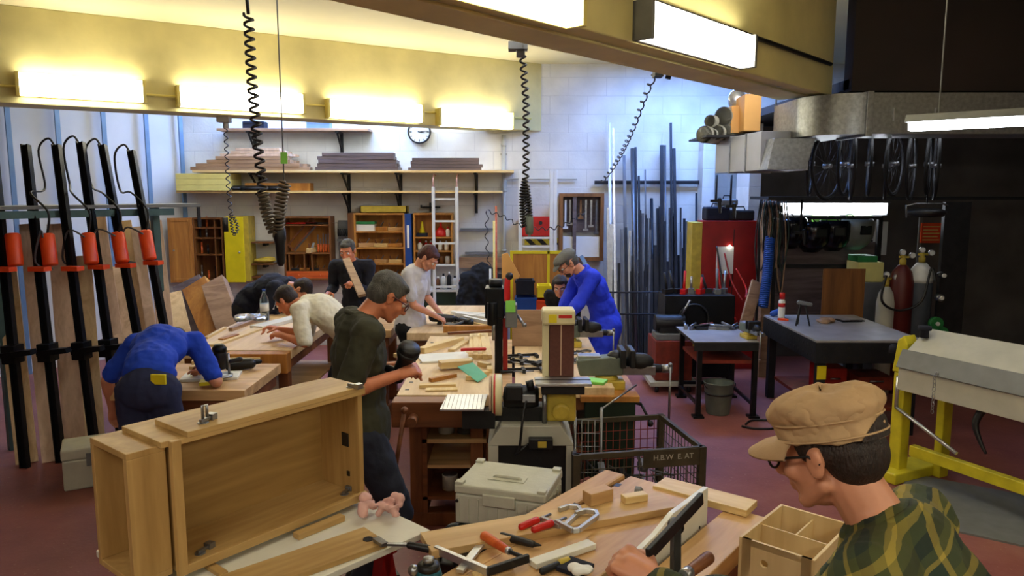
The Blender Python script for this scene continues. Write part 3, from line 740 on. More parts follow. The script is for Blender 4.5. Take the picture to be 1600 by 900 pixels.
def stack(px0, px1, z, n, y0, m, label, cat, group, taper=.04, w=.16, th=.035, jit=.05, off=0.):
    x0 = P(px0, 266, 9.7).x; x1 = P(px1, 266, 9.7).x
    for k in range(n):
        for r in range(1 if k == n - 1 else 2):
            a = x0 + taper * k + R.uniform(0, jit); b = x1 - taper * k * .8 - R.uniform(0, jit)
            solo('wooden_board', MB().b2((-(b - a) / 2, -w / 2, 0), ((b - a) / 2, w / 2, th - .002)), M[m], label, cat, ((a + b) / 2, y0 + r * (w + .01), z + k * th), R.uniform(-.012, .012), group, bev=.002)
stack(300, 490, z2, 4, 9.64, 'board', 'pale brown rough board in the wide stack at the left end of upper shelf', 'board', 'pale boards stacked at left of upper shelf', .10, th=.045, jit=.12)
stack(350, 462, z2 + .18, 3, 9.66, 'boardpk', 'short pinkish board on top of the left board stack', 'board', 'short boards on top of left stack', .10, th=.035)
stack(492, 628, z2, 5, 9.64, 'boarddk', 'purplish grey board in the middle stack on upper shelf', 'board', 'purplish boards in middle stack', .02, th=.045, jit=.06)
stack(634, 758, z2, 4, 9.64, 'boarddk', 'dark brown slat in the right stack on upper shelf', 'board', 'dark slats in right stack', .03, w=.12, th=.04, jit=.08)
a = P(444, 247, 3.965); solo('paper_tag', MB().box((0, 0, 0), (.036, .003, .06)), M['greentag'], 'light green tag hanging on the thin ceiling wire', 'tag', (a.x, 3.962, a.z))
# foam slabs at left of lower shelf
for k in range(3):
    a = P(275, 304, 9.55); b = P(360, 304, 9.55)
    solo('foam_slab', MB().b2((-(b.x - a.x) / 2, -.2, 0), ((b.x - a.x) / 2, .2, .072)), M['yellowboard'], ('bottom', 'middle', 'top')[k] + ' pale yellow slab stacked at the left end of lower shelf', 'slab', ((a.x + b.x) / 2, 9.76, z1 + .074 * k), 0, 'pale yellow slabs on lower shelf', bev=.004)
a = P(382, 296, 9.65); b = P(484, 296, 9.65)
solo('wooden_plank', MB().b2((0, -.09, 0), (b.x - a.x, .09, .10)), M['honey'], 'thick honey brown plank lying on lower shelf', 'plank', (a.x, 9.76, z1), 0, bev=.003)
for k, (x, l) in enumerate(((365, .3), (395, .42), (430, .25))):
    a = P(x, 296, 9.6); t = solo('tool_roll', MB().cyl((-l / 2, 0, .035), (l / 2, .02, .035), .03).cyl((-l / 2 + .03, -.05, .03), (l / 2 - .05, -.04, .03), .02), M['dark'], 'dark bundle of tools on lower shelf, %s of the three' % ('left', 'middle', 'right')[k], 'tools', (a.x, 9.64, z1), R.uniform(-.1, .1))
for k, (x, n_, c) in enumerate(((378, .55, 'navy'), (452, .42, 'offwhite'), (478, .5, 'bluegrey'))):
    a = P(x, 200, 9.7); w_ = (.28, .12, .30)[k]
    solo('storage_box', MB().b2((0, -.08, 0), (w_, .08, .085)).b2((.01, -.085, .06), (w_ - .01, .085, .09)), M[c], ('flat navy box at left on the top shelf', 'small white box in the middle of the top shelf', 'flat blue grey box at right on the top shelf')[k], 'box', (a.x, 9.8, z3), 0, bev=.003)
# clock
a = P(655, 206, 9.96); t = thing('wall_clock', 'round white wall clock with black rim under the beam', 'clock', a)
obj('rim', MB().lathe([(.135, 0), (.155, 0), (.155, .045), (.135, .045), (.135, .02)], (0, .03, 0), 32, (0, -1, 0)), M['black'], t)
obj('dial', MB().cyl((0, .028, 0), (0, .0, 0), .137, n=32), M['white'], t)
mk = MB()
for k in range(12):
    q = k * PI / 6; r0 = .098 if k % 3 == 0 else .11
    mk.bar((math.sin(q) * r0, -.003, math.cos(q) * r0), (math.sin(q) * .128, -.003, math.cos(q) * .128), .003, .010, (math.cos(q), 0, -math.sin(q)))
obj('hour_marks', mk, M['black'], t)
for nm, q, l, w_ in (('hour_hand', 1.75, .07, .010), ('minute_hand', 1.45, .11, .007)):
    obj(nm, MB().bar((-math.sin(q) * .02, -.006, -math.cos(q) * .02), (math.sin(q) * l, -.006, math.cos(q) * l), .003, w_, (math.cos(q), 0, -math.sin(q))), M['black'], t)
# ---------------------------------------------------------------- tool cabinets on the wall
def cab(label, x0, x1, y0, y1, depth, m, shelves, cols=(), door=None, Yw=9.98, back='honey'):
    a = P(x0, y0, Yw - depth); b = P(x1, y1, Yw - depth); W = b.x - a.x; H_ = a.z - b.z
    t = thing('wall_cabinet', label, 'cabinet', (a.x, Yw, b.z))
    q = MB(); q.b2((0, -depth, 0), (.025, 0, H_)).b2((W - .025, -depth, 0), (W, 0, H_)).b2((.025, -depth, 0), (W - .025, 0, .025)).b2((.025, -depth, H_ - .025), (W - .025, 0, H_))
    obj('carcass', q, M[m], t, bev=.003); obj('back_panel', MB().b2((.02, -.015, .02), (W - .02, 0, H_ - .02)), M[back], t)
    zs = [.025]
    for s_ in shelves:
        obj('shelf', MB().b2((.025, -depth + .01, H_ * s_ - .009), (W - .025, -.015, H_ * s_ + .009)), M[m], t); zs.append(H_ * s_ + .009)
    for (cx, za, zb_) in cols: obj('divider', MB().b2((W * cx - .008, -depth + .012, H_ * za), (W * cx + .008, -.015, H_ * zb_)), M[m], t)
    return t, W, H_, [b.z + z_ + .0005 for z_ in zs], a.x, Yw - depth, b.z
ORD = ['first', 'second', 'third', 'fourth', 'fifth', 'sixth']
def place(nm, kind, mb, m, label, cat, x, y, z, rz=0., g=None): return solo(kind, mb, M[m], label, cat, (x, y, z), rz, g)
# cabinet 1: brown, compartments, opened brown door at left and yellow door at right
t, W1, H1, zs, cx, cy, cz = cab('brown tool cabinet with open doors at the left end of the wall', 300, 352, 340, 440, .22, 'brown', (.42, .68, .84), ((.72, 0, 1),), back='brown')
q = MB().b2((-.30, -.03, 0), (0, 0, H1)).frame(-.28, -.02, .02, H1 - .02, .03, -.036, -.03)
o = obj('door', q, M['honey'], t, bev=.003); o.location = (0, -.22, 0); o.rotation_euler[2] = .35
obj('handle', MB().cyl((-.24, -.05, H1 * .5), (-.24, -.03, H1 * .5), .012), M['steel'], o)
a = P(350, 338, 9.70); b = P(391, 440, 9.70); H_ = a.z - b.z; W_ = b.x - a.x
t = thing('wall_cabinet', 'bright yellow wall cabinet door panel with deep side', 'cabinet', (a.x, 9.98, b.z))
obj('carcass', MB().b2((0, -.26, 0), (W_, -.003, H_)), M['yellowdirty'], t, bev=.004); obj('door', MB().b2((-.01, -.285, -.01), (W_ - .06, -.262, H_ - .01)), M['yellow'], t, bev=.004); obj('knob', MB().ell((W_ - .12, -.295, H_ * .45), .014), M['steel'], t)
for k in range(9):
    zz = zs[k % 4]; l = R.uniform(.10, .2); x = cx + .05 + (k // 4) * .09 + R.uniform(0, .02)
    place('', 'hand_tool', MB().cyl((0, 0, 0), (0, 0, l * .55), .013).bar((0, 0, l * .5), (0, 0, l), .022, .006, (0, 1, 0)), ('steel', 'orangew', 'dark')[k % 3], 'small hand tool standing in brown cabinet, %s shelf from the bottom, %s in its row' % (ORD[k % 4], ('left', 'middle', 'right')[k // 4]), 'tool', x, cy + .1, zz, R.uniform(-.3, .3), 'hand tools in the brown cabinet')
# small open shelves between cabinets
for k, y in enumerate((378, 412, 432)):
    a = P(392, y, 9.75); b = P(426, y, 9.75)
    t = thing('wall_shelf', ('top', 'middle', 'bottom')[k] + ' of the three small shelves right of the yellow cabinet', 'shelf', ((a.x + b.x) / 2, 9.98, a.z)); w_ = (b.x - a.x) / 2
    obj('shelf_board', MB().b2((-w_, -.22, -.02), (w_, -.005, 0)), M['brown'], t); obj('bracket', MB().b2((-.02, -.15, -.06), (.02, -.003, -.02)), M['dark'], t)
a = P(412, 410, 9.8); solo('folded_cloth', MB().ell((0, 0, .035), (.15, .09, .035)).ell((.05, 0, .06), (.09, .07, .025)), M['yellowdirty'], 'yellow green folded cloth on the middle small shelf', 'cloth', (a.x, 9.85, a.z - .01))
# cabinet 2: saws and planes
t, W2, H2, zs, cx, cy, cz = cab('orange brown tool cabinet with frame saw and chisels', 441, 519, 338, 438, .24, 'brown', (.13, .42, .86), ((.10, .13, .42), (.42, .13, .42), (.58, .13, .42)))  # brown carcass over a honey coloured back
s_ = thing('frame_saw', 'wooden frame saw hanging diagonally in the tool cabinet', 'saw', (cx + W2 * .15, cy + .12, cz + H2 * .47))
q = MB(); p0 = V3((0, 0, 0)); p1 = V3((.32, 0, .36)); n_ = V3((-.045, 0, .04)); q.bar(p0, p1, .02, .02, (0, 1, 0)); q.bar(p0 + n_ * 1.6, p1 + n_ * 1.6, .02, .02, (0, 1, 0)); q.bar(p0 - n_ * .4, p0 + n_ * 2, .02, .022, (0, 1, 0)); q.bar(p1 - n_ * .4, p1 + n_ * 2, .02, .022, (0, 1, 0))
obj('frame', q, M['beechdk'], s_); obj('blade', MB().bar(p0 - n_ * .3, p1 - n_ * .3, .002, .03, (-.7, 0, .7)), M['steel'], s_)
def plane_tool(label, x, y, z, rz, m='pine', g='wooden hand planes in the cabinets', s=1.):
    t = thing('hand_plane', label, 'plane', (x, y, z), rz, g)
    obj('plane_body', MB().b2((-.12 * s, -.033 * s, 0), (.12 * s, .033 * s, .06 * s)), M[m], t, bev=.006)
    obj('horn', MB().cap((-.085 * s, 0, .06 * s), (-.10 * s, 0, .115 * s), .015 * s, .011 * s), M['beechdk'], t)
    obj('iron', MB().bar((.0, 0, .05 * s), (.05 * s, 0, .125 * s), .035 * s, .006, (1, 0, -.6)), M['steel'], t)
    return t
plane_tool('wooden block plane standing on the middle shelf of the saw cabinet', cx + W2 * .56, cy + .1, zs[2], 1.4)
for k in range(5):
    l = R.uniform(.18, .26); t = thing('chisel', '%s of five chisels standing at the right of the saw cabinet' % ORD[k], 'chisel', (cx + W2 * (.68 + .055 * k), cy + .12, zs[2]), 0, 'chisels in the saw cabinet')
    obj('chisel_handle', MB().lathe([(.010, 0), (.015, .02), (.013, .10), (.010, .11)], n=10), M['orangew'], t); obj('blade', MB().b2((-.008, -.002, .11), (.008, .002, l)), M['steel'], t)
for k in range(4):
    plane_tool('%s small plane on the low shelf of the saw cabinet' % ('left', 'second', 'third', 'right')[k], cx + W2 * (.2 + .19 * k), cy + .1, zs[1], R.uniform(-.3, .3), ('dark', 'honey', 'dark', 'brown')[k], s=.6)
obj_ = solo('drawer_box', MB().b2((0, 0, 0), (W2 * .92, .03, H2 * .11)).cyl((W2 * .25, 0, H2 * .05), (W2 * .25, -.02, H2 * .05), .012).cyl((W2 * .7, 0, H2 * .05), (W2 * .7, -.02, H2 * .05), .012), M['orangew'], 'orange brown drawer row at the bottom of the saw cabinet', 'drawer', (cx + W2 * .04, cy + .0, cz + .026))
for k in range(3): place('', 'long_tool', MB().cyl((-.14, 0, .015), (.12, 0, .015), .012).bar((.12, 0, .02), (.24, 0, .02), .03, .004), ('redbright', 'dark', 'steel')[k], '%s long tool lying on the top shelf of the saw cabinet' % ('red handled', 'dark', 'bare steel')[k], 'tool', cx + W2 * (.25 + .25 * k), cy + .08 + .02 * k, zs[3])
# grey narrow rack
a = P(524, 345, 9.8); b = P(548, 430, 9.8); W_ = b.x - a.x; H_ = a.z - b.z
t = thing('metal_rack', 'narrow grey metal rack of files behind the grey haired man', 'rack', (a.x, 9.98, b.z))
obj('back_plate', MB().b2((0, -.02, 0), (W_, -.003, H_)), M['grey'], t); obj('rail', MB().b2((0, -.12, H_ * .62), (W_, -.02, H_ * .66)), M['grey'], t)
for k in range(6):
    f = thing('file', '%s of six files hanging in the grey rack' % ORD[k], 'file', (a.x + W_ * (.12 + .15 * k), 9.87, b.z + H_ * .45), 0, 'files in the grey rack')
    obj('blade', MB().b2((-.008, -.003, 0), (.008, .003, .2)), M['steel'], f); obj('file_handle', MB().lathe([(.009, .19), (.014, .22), (.012, .29)], n=8), M['dark'], f)
# cabinet 3: planes
t, W3, H3, zs, cx, cy, cz = cab('honey coloured open cabinet full of wooden planes', 552, 634, 333, 438, .26, 'honey', (.24, .48, .72))
obj('side_box', MB().b2((-.08, -.25, .0), (0, -.003, H3)), M['brown'], t)
for r_ in range(4):
    for k in range(3):
        if r_ == 3 and k == 0: continue
        plane_tool('%s wooden plane on %s shelf from the bottom of the plane cabinet' % (('left', 'middle', 'right')[k], ORD[r_]), cx + W3 * (.2 + .29 * k), cy + .12, zs[r_], R.uniform(-.5, .5), ('pine', 'honey', 'beech')[(k + r_) % 3], s=R.uniform(.75, 1.0))
x_ = cx + W3 * .2; t = thing('tool_box', 'green lidded box on the top shelf of the plane cabinet', 'box', (x_, cy + .12, zs[3])); obj('box_body', MB().b2((-.13, -.08, 0), (.13, .08, .09)), M['white'], t, bev=.004); obj('lid', MB().b2((-.135, -.085, .09), (.135, .085, .125)), M['green'], t, bev=.004)
a = P(562, 333, 9.72); t = solo('wooden_box', MB().b2((0, -.12, 0), (.62, .10, .012)).b2((0, -.12, 0), (.62, -.105, .09)).b2((0, .085, 0), (.62, .10, .09)).b2((0, -.12, 0), (.015, .10, .09)).b2((.605, -.12, 0), (.62, .10, .09)), M['yellowdirty'], 'yellow wooden tray on top of the plane cabinet', 'box', (a.x, 9.85, cz + H3 + .001))
# blue narrow side panel (long level standing up)
a = P(632, 334, 9.7); b = P(643, 423, 9.7); t = thing('long_case', 'tall narrow blue case standing between two cabinets', 'case', ((a.x + b.x) / 2, 9.8, b.z)); obj('case_body', MB().b2((-.045, -.08, 0), (.045, .08, a.z - b.z)), M['blue'], t, bev=.005); obj('label_strip', MB().b2((-.015, -.083, .3), (.015, -.08, .6)), M['paper'], t)
solo('wall_cleat', MB().b2((-.06, -.01, 0), (.06, .17, .02)), M['dark'], 'small cleat carrying the tall blue case', 'bracket', ((a.x + b.x) / 2, 9.82, b.z - .021))
# cabinet 4
t, W4, H4, zs, cx, cy, cz = cab('small honey cabinet behind the white ladder', 645, 708, 333, 416, .24, 'honey', (.28, .54))
t = thing('traffic_cone', 'small yellow cone on a blue base in the ladder cabinet', 'cone', (cx + W4 * .2, cy + .12, zs[2])); obj('cone', MB().lathe([(.045, .04), (.02, .13), (.012, .2)], n=12), M['yellow'], t); obj('base', MB().b2((-.07, -.06, 0), (.07, .06, .045)), M['navy'], t, bev=.004)
t = thing('funnel', 'red funnel upside down in the ladder cabinet', 'funnel', (cx + W4 * .68, cy + .12, zs[2])); obj('cup', MB().lathe([(.075, 0), (.08, .02), (.07, .07), (.018, .13)], n=14), M['redbright'], t); obj('spout', MB().lathe([(.018, .13), (.010, .2)], n=10), M['redbright'], t)
for k, (u_, m_) in enumerate(((.86, 'white'), (.14, 'white'), (.30, 'redbright'), (.42, 'redbright'), (.66, 'white'), (.82, 'white'))):
    zz = zs[2] if k == 0 else zs[1]; t = thing('small_bottle', ('white bottle at the right of the cone shelf', 'white bottle at the left of the middle shelf', 'red bottle next to white one, middle shelf', 'second red bottle, middle shelf', 'white cup left of the pair, middle shelf', 'white cup right of the pair, middle shelf')[k], 'bottle', (cx + W4 * u_, cy + .10, zz))
    obj('bottle_body', MB().lathe([(.028, 0), (.03, .01), (.03, .08), (.012, .105)], n=12), M[m_], t); obj('cap', MB().lathe([(.012, .105), (.012, .13)], n=10), M['redbright' if m_ == 'white' and k < 2 else 'white'], t)
for k in range(6):
    place('', 'glue_jar', MB().lathe([(.035, 0), (.035, .08), (.03, .09), (.03, .10)], n=12), ('dark', 'brown', 'white')[k % 3], '%s jar on the bottom shelf of the ladder cabinet' % ORD[k], 'jar', cx + W4 * (.1 + .15 * k), cy + .11, zs[0] + .001, 0, 'jars at the bottom of the ladder cabinet')
# ladder
a = P(676, 292, 9.5); b = P(713, 470, 9.6); t = thing('ladder', 'white ladder hooked in front of the small cabinet', 'ladder', (a.x, 9.56, 0)); W_ = P(713, 292, 9.5).x - a.x
for x in (0, W_): obj('rail', MB().b2((x - .018, -.03, 0), (x + .018, .03, a.z)), M['white_steel'], t, bev=.004)
zz = .3
while zz < a.z - .02: obj('rung', MB().b2((.018, -.02, zz - .012), (W_ - .018, .02, zz + .012)), M['white_steel'], t); zz += .285
for x in (0, W_): obj('hook', MB().tube([(x, 0, a.z), (x, 0, a.z + .10), (x, .1, a.z + .16), (x, .3, a.z + .15)], .01, 6), M['pinkcloth'], t)
# shelf with bottles and wood rail
a = P(668, 452, 9.6); b = P(715, 452, 9.6); t = thing('side_table', 'low white shelf unit with bottles behind the ladder', 'shelf', (a.x, 9.75, 0)); W_ = b.x - a.x
obj('top_board', MB().b2((-.1, -.2, a.z - .03), (W_ + .15, .2, a.z)), M['white_steel'], t, bev=.003); obj('body', MB().b2((-.1, -.18, 0), (W_ + .15, .2, a.z - .03)), M['darkgreen'], t)
for k in range(5):
    m_ = ('brown', 'white', 'dark', 'white', 'redbright')[k]; h_ = (.16, .20, .22, .17, .14)[k]
    s_ = thing('spray_bottle', '%s bottle on the low white shelf, colour %s' % (ORD[k], m_), 'bottle', (a.x + .13 + .075 * k, 9.68, a.z)); obj('bottle_body', MB().lathe([(.03, 0), (.03, h_ * .7), (.013, h_ * .85)], n=12), M[m_], s_); obj('cap', MB().lathe([(.014, h_ * .85), (.014, h_)], n=10), M['dark' if m_ == 'white' else 'white'], s_)
a = P(714, 410, 9.9); b = P(784, 404, 9.9); solo('wall_rail', MB().b2((0, -.05, -.07), (b.x - a.x + .1, .08, .07)), M['board'], 'brown wooden rail on the wall right of the ladder', 'rail', (a.x, 9.9, a.z))
for k, (x, y) in enumerate(((745, 358), (752, 395))):
    a = P(x, y, 9.95); solo('wall_bar', MB().b2((-.22, -.03, -.012), (.22, .04, .012)), M['grey'], ('upper', 'lower')[k] + ' short grey bar on the white wall', 'bar', (a.x, 9.94, a.z))
# antlers-like wooden cross hooks above ladder
a = P(672, 325, 9.9); solo('wall_hook', MB().b2((-.13, -.02, 0), (.13, .06, .02)).b2((-.01, -.03, -.05), (.01, .06, .07)).b2((-.13, -.04, 0), (-.11, .0, .04)), M['dark'], 'dark cross shaped hook above the ladder cabinet', 'hook', (a.x, 9.93, a.z))
# white posts frame and hazard board
for k, x in enumerate((813, 862, 868)):
    t_ = P(x, 265, 9.4); solo('white_post', MB().b2((-.022, -.022, 0), (.022, .022, t_.z)), M['white_steel'], ('left white post in front of the hazard striped panel', 'middle white post beside the framed rack', 'right white post touching the framed rack')[k], 'post', (t_.x, 9.4, 0), bev=.003)
t_ = P(813, 385, 9.42); u_ = P(862, 385, 9.42)
for k, zz in enumerate((0, .11)): solo('white_rail', MB().b2((.026, -.015, zz - .012), (u_.x - t_.x - .026, .015, zz + .012)), M['white_steel'], ('lower', 'upper')[k] + ' white cross rail between the white posts', 'rail', (t_.x, 9.4, t_.z))
a = P(820, 384, 9.8); b = P(870, 372, 9.8); solo('hazard_panel', MB().b2((0, 0, 0), (b.x - a.x + .03, .02, .09)), M['hazard'], 'yellow and black striped strip below the red boxes', 'sign', (a.x, 9.98, a.z))
for k, x in enumerate((819, 845)):
    a = P(x, 370, 9.75); t = thing('switch_box', ('narrow', 'wide')[k] + ' red box on the wall above the striped strip', 'box', (a.x, 9.98, a.z)); w_ = (.05, .13)[k]; obj('box_body', MB().b2((-w_, -.14, 0), (w_, -.003, .26)), M['redbright'], t, bev=.006); obj('knob', MB().cyl((0, -.14, .18), (0, -.17, .18), .025), M['black'], t)
# framed wooden rack with tools
a = P(875, 302, 9.75); b = P(943, 408, 9.75); W_ = b.x - a.x; H_ = a.z - b.z; t = thing('framed_rack', 'dark wooden framed board with hanging grey tools', 'rack', (a.x, 9.98, b.z))
q = MB().frame(0, W_, 0, H_, .045, -.2, -.003); obj('frame', q, M['brown'], t); obj('upper_back', MB().b2((.04, -.03, H_ * .42), (W_ - .04, -.003, H_ - .04)), M['boarddk'], t); obj('white_tray', MB().b2((.05, -.16, .05), (W_ - .05, -.04, H_ * .36)), M['white_steel'], t); obj('middle_post', MB().b2((W_ * .30, -.19, .04), (W_ * .38, -.05, H_ - .04)), M['boarddk'], t)
for k in range(6):
    x = a.x + W_ * (.14, .24, .48, .6, .72, .84)[k]; l = (.35, .3, .22, .38, .33, .42)[k]; m_ = ('white_steel', 'steel', 'brown', 'steel', 'steel', 'greysteel')[k]
    s_ = thing('hanging_tool', '%s tool hanging in the dark framed rack' % ORD[k], 'tool', (x, 9.84, b.z + H_ * .9), 0, 'tools in the framed rack'); obj('shaft', MB().b2((-.012, -.01, -l), (.012, .01, 0)), M[m_], s_); obj('head', MB().b2((-.035, -.015, -l - .03), (.035, .015, -l)), M[m_], s_)
a = P(908, 400, 9.6); b = P(930, 440, 9.4); solo('grey_strut', MB().bar((0, 0, 0), a - b, .05, .02, (0, 1, 0)), M['bluegrey'], 'blue grey flat bar leaning below the framed rack', 'bar', b)
# yellow framed board panel behind blue coat man
a = P(797, 392, 9.0); b = P(893, 470, 9.0); W_ = b.x - a.x; t = thing('display_board', 'brown board in a yellow frame behind the two people', 'board', (a.x, 9.0, 0))
obj('panel', MB().b2((.02, -.01, .55), (W_ - .02, .01, a.z - .02)), M['honey'], t); obj('frame', MB().frame(0, W_, .5, a.z, .035, -.02, .02).b2((W_ * .6, -.02, .5), (W_ * .6 + .03, .02, a.z)), M['yellow'], t)
for x in (0, W_ - .03): obj('leg', MB().b2((x, -.02, 0), (x + .03, .02, .5)), M['yellow'], t)
a = P(752, 420, 9.2); t = thing('hanging_jacket', 'black jacket hanging in front of the wooden rail', 'jacket', (a.x, 9.35, a.z - .75)); q = MB(); q.cap((-.13, 0, .60), (-.18, 0, .1), .12, .15); q.cap((.13, 0, .60), (.18, 0, .1), .12, .15); q.ell((0, 0, .42), (.24, .11, .40)); q.cap((-.22, 0, .62), (-.30, -.04, .2), .06, .05)
o = obj('jacket_body', q, M['blackcl'], t); remesh(o, .015, 3, .05)
pa = P(752, 420, 9.35); solo('coat_stand', MB().cyl((0, 0, 0), (0, 0, pa.z + .02), .018).tube([(-.1, 0, pa.z + .02), (0, 0, pa.z + .06), (.1, 0, pa.z + .02)], .01).lathe([(.2, 0), (.2, .02), (.03, .05)]), M['dark'], 'dark stand carrying the black jacket', 'stand', (pa.x, 9.48, 0))
# crates of coloured plastic (back, right of machine)
for k, (x0, x1, y0, y1, m_, lb) in enumerate(((805, 838, 466, 500, 'blue', 'blue plastic crate behind the machine column'), (838, 856, 470, 497, 'orange', 'orange box beside the blue crate'), (840, 862, 448, 466, 'yellow', 'yellow box standing above the orange box'), (806, 835, 440, 462, 'navy', 'dark blue bag above the blue crate'))):
    a = P(x0, y1, 8.3); b = P(x1, y0, 8.3); W_ = b.x - a.x; H_ = b.z - a.z
    t = thing('storage_crate', lb, 'crate', (a.x, 8.3 + .02 * k, a.z)); q = MB(); q.b2((0, 0, 0), (W_, .28, .02)); q.b2((0, 0, .02), (W_, .015, H_)); q.b2((0, .265, .02), (W_, .28, H_)); q.b2((0, .015, .02), (.015, .265, H_)); q.b2((W_ - .015, .015, .02), (W_, .265, H_)); obj('crate_body', q, M[m_], t, bev=.004)
    obj('rim', MB().b2((-.01, -.01, H_ - .02), (W_ + .01, .0, H_ + .005)), M[m_], t)
a = P(800, 501, 8.2); b = P(870, 501, 8.2); solo('storage_bench', MB().b2((-.05, 0, a.z - .05), (b.x - a.x + .1, .45, a.z - .005)).b2((0, .03, 0), (.05, .4, a.z - .05)).b2((b.x - a.x, .03, 0), (b.x - a.x + .05, .4, a.z - .05)).b2((0, .1, .3), (b.x - a.x, .35, .33)), M['dark'], 'dark bench under the blue crate at the back', 'bench', (a.x, 8.2, 0))
# ---------------------------------------------------------------- metal bar rack
a = P(930, 285, 9.85); b = P(1098, 285, 9.85)
t = thing('wall_rail', 'dark horizontal steel rail holding the upright bars', 'rail', (a.x, 9.93, a.z)); obj('rail_bar', MB().b2((0, -.02, -.025), (b.x - a.x, .02, .025)), M['darksteel'], t, bev=.003)
for k in range(5): obj('standoff', MB().b2((.15 + k * .32, .02, -.015), (.18 + k * .32, .069, .015)), M['darksteel'], t)
for k, y in enumerate((457, 491)):
    a = P(945, y, 9.2); b = P(1085, y, 9.2); solo('rack_rail', MB().cyl((0, 0, 0), (b.x - a.x, 0, 0), .011), M['darksteel'], ('upper', 'lower')[k] + ' thin rail in front of the upright steel bars', 'rail', (a.x, 9.22, a.z))
    if k == 0:
        for x in (0, b.x - a.x): solo('rack_post', MB().b2((-.02, 0, 0), (.02, .04, a.z + .05)), M['darksteel'], ('left' if x == 0 else 'right') + ' post of the upright bar rack', 'post', (a.x + x, 9.235, 0))
bars = [(952, 192, 12, 'white_steel', .020), (958, 200, 12, 'alu', .016), (975, 243, 14, 'greysteel', .022), (988, 232, 12, 'greysteel', .026), (993, 230, 8, 'darksteel', .016), (1008, 265, 8, 'greysteel', .011), (1018, 310, 6, 'darksteel', .02), (1028, 326, 4, 'darksteel', .026), (1034, 227, 4, 'darksteel', .026), (1039, 227, 5, 'greysteel', .014), (1048, 192, 5, 'darksteel', .017), (1053, 232, 6, 'darksteel', .022), (1088, 302, 0, 'darksteel', .014), (998, 275, 8, 'darksteel', .016)]
for k, (x, y, lean_, m_, r_) in enumerate(bars):
    a = P(x, y, 9.86); bt = V3((P(x + lean_ * .3, 545, 9.4).x, 9.42 - (k % 4) * .05, 0.0)); 
    mb = MB(); mb.bar(V3((0, 0, 0)), a - bt, r_ * 1.7, r_ * 1.5, (0, 1, 0)) if k % 3 else mb.cyl((0, 0, 0), a - bt, r_)
    lb = {0: 'tall white tube at the left of the steel rack', 1: 'tall shiny aluminium strip beside the white tube', 10: 'tallest dark bar in the steel rack', 12: 'thin short dark bar at the right end near the red cabinet', 7: 'dark bar with squared top in the middle of the rack', 5: 'very thin grey rod in the steel rack'}.get(k, 'long upright bar of the steel rack, %s in order from the left' % ('third fourth fifth sixth seventh eighth ninth tenth eleventh twelfth thirteenth fourteenth'.split()[k % 12]))
    solo('steel_bar', mb, M[m_], lb, 'bar', bt, 0, 'tall bars leaning on the rail')
for k in range(62):
    x = 950 + (k * 4.0 if k < 32 else 40 + (k - 32) * 3.0) + R.uniform(-2, 2); y = R.choice((335, 350, 372, 395, 410, 430)) + R.uniform(-14, 14)
    if x > 1078: continue
    a = P(x, y, 9.6); yo = .10 if k >= 32 else 0; a.y += yo; bt = V3((P(x + R.uniform(-5, 5), 545, 9.3).x, 9.30 + yo, 0)); r_ = R.uniform(.011, .024)
    mb = MB(); mb.bar(V3((0, 0, 0)), a - bt, r_ * 1.8, r_ * 1.2, (0, 1, 0))
    solo('steel_bar', mb, M[R.choice(('darksteel', 'darksteel', 'greysteel', 'dark') if x > 1000 else ('greysteel', 'steel', 'darksteel'))], 'shorter steel bar standing among many in the crowded rack', 'bar', bt, 0, 'shorter bars in the rack')
# ---------------------------------------------------------------- hanging cords
def cordthing(label, parts, loc=(0, 0, 0)):
    t = thing('coil_cable', label, 'cable', loc); O_ = V3(loc)
    for nm, pts, r_, m_ in parts: obj(nm, MB().tube([V3(p) - O_ for p in pts], r_, 6), M[m_], t)
    return t
Yc = 4.0
top = P(385, -30, Yc); top.z = ZC
p0 = P(388, 60, Yc); p1 = P(400, 170, Yc); p2 = P(410, 300, Yc); p3 = P(425, 362, Yc); pl = P(447, 285, Yc)
t = cordthing('big black coil cable hanging left of centre with a plug at its end', [
    ('cable_end', [top, P(386, 0, Yc), P(388, 22, Yc)], .010, 'cord'),
    ('coiled_section', coilpath([P(388, 22, Yc), P(393, 120, Yc), P(403, 230, Yc), P(411, 300, Yc)],   .024, 19, 8), .0075, 'cord'),
    ('lower_coil', coilpath(bez([P(411, 300, Yc), P(416, 330, Yc), P(426, 358, Yc), P(434, 362, Yc), P(437, 330, Yc - .03), P(443, 296, Yc - .03), P(446, 284, Yc - .03)], 6), .028, 25, 8), .007, 'cordt')], (top.x, Yc, ZC))
a = P(437, 364, Yc); q = MB().lathe([(.014, .08), (.024, .07), (.026, .03), (.032, .02), (.034, -.03), (.026, -.06), (.022, -.16), (.012, -.18)], n=14); o = obj('connector', q, M['black'], t); o.location = a - V3(t.location)
solo('hanging_wire', MB().cyl((0, 0, 0), (0, 0, ZC - P(446, 284, Yc - .03).z), .004, n=6), M['grey'], 'thin straight wire holding up the cable loop', 'wire', P(444, 285, Yc - .03))
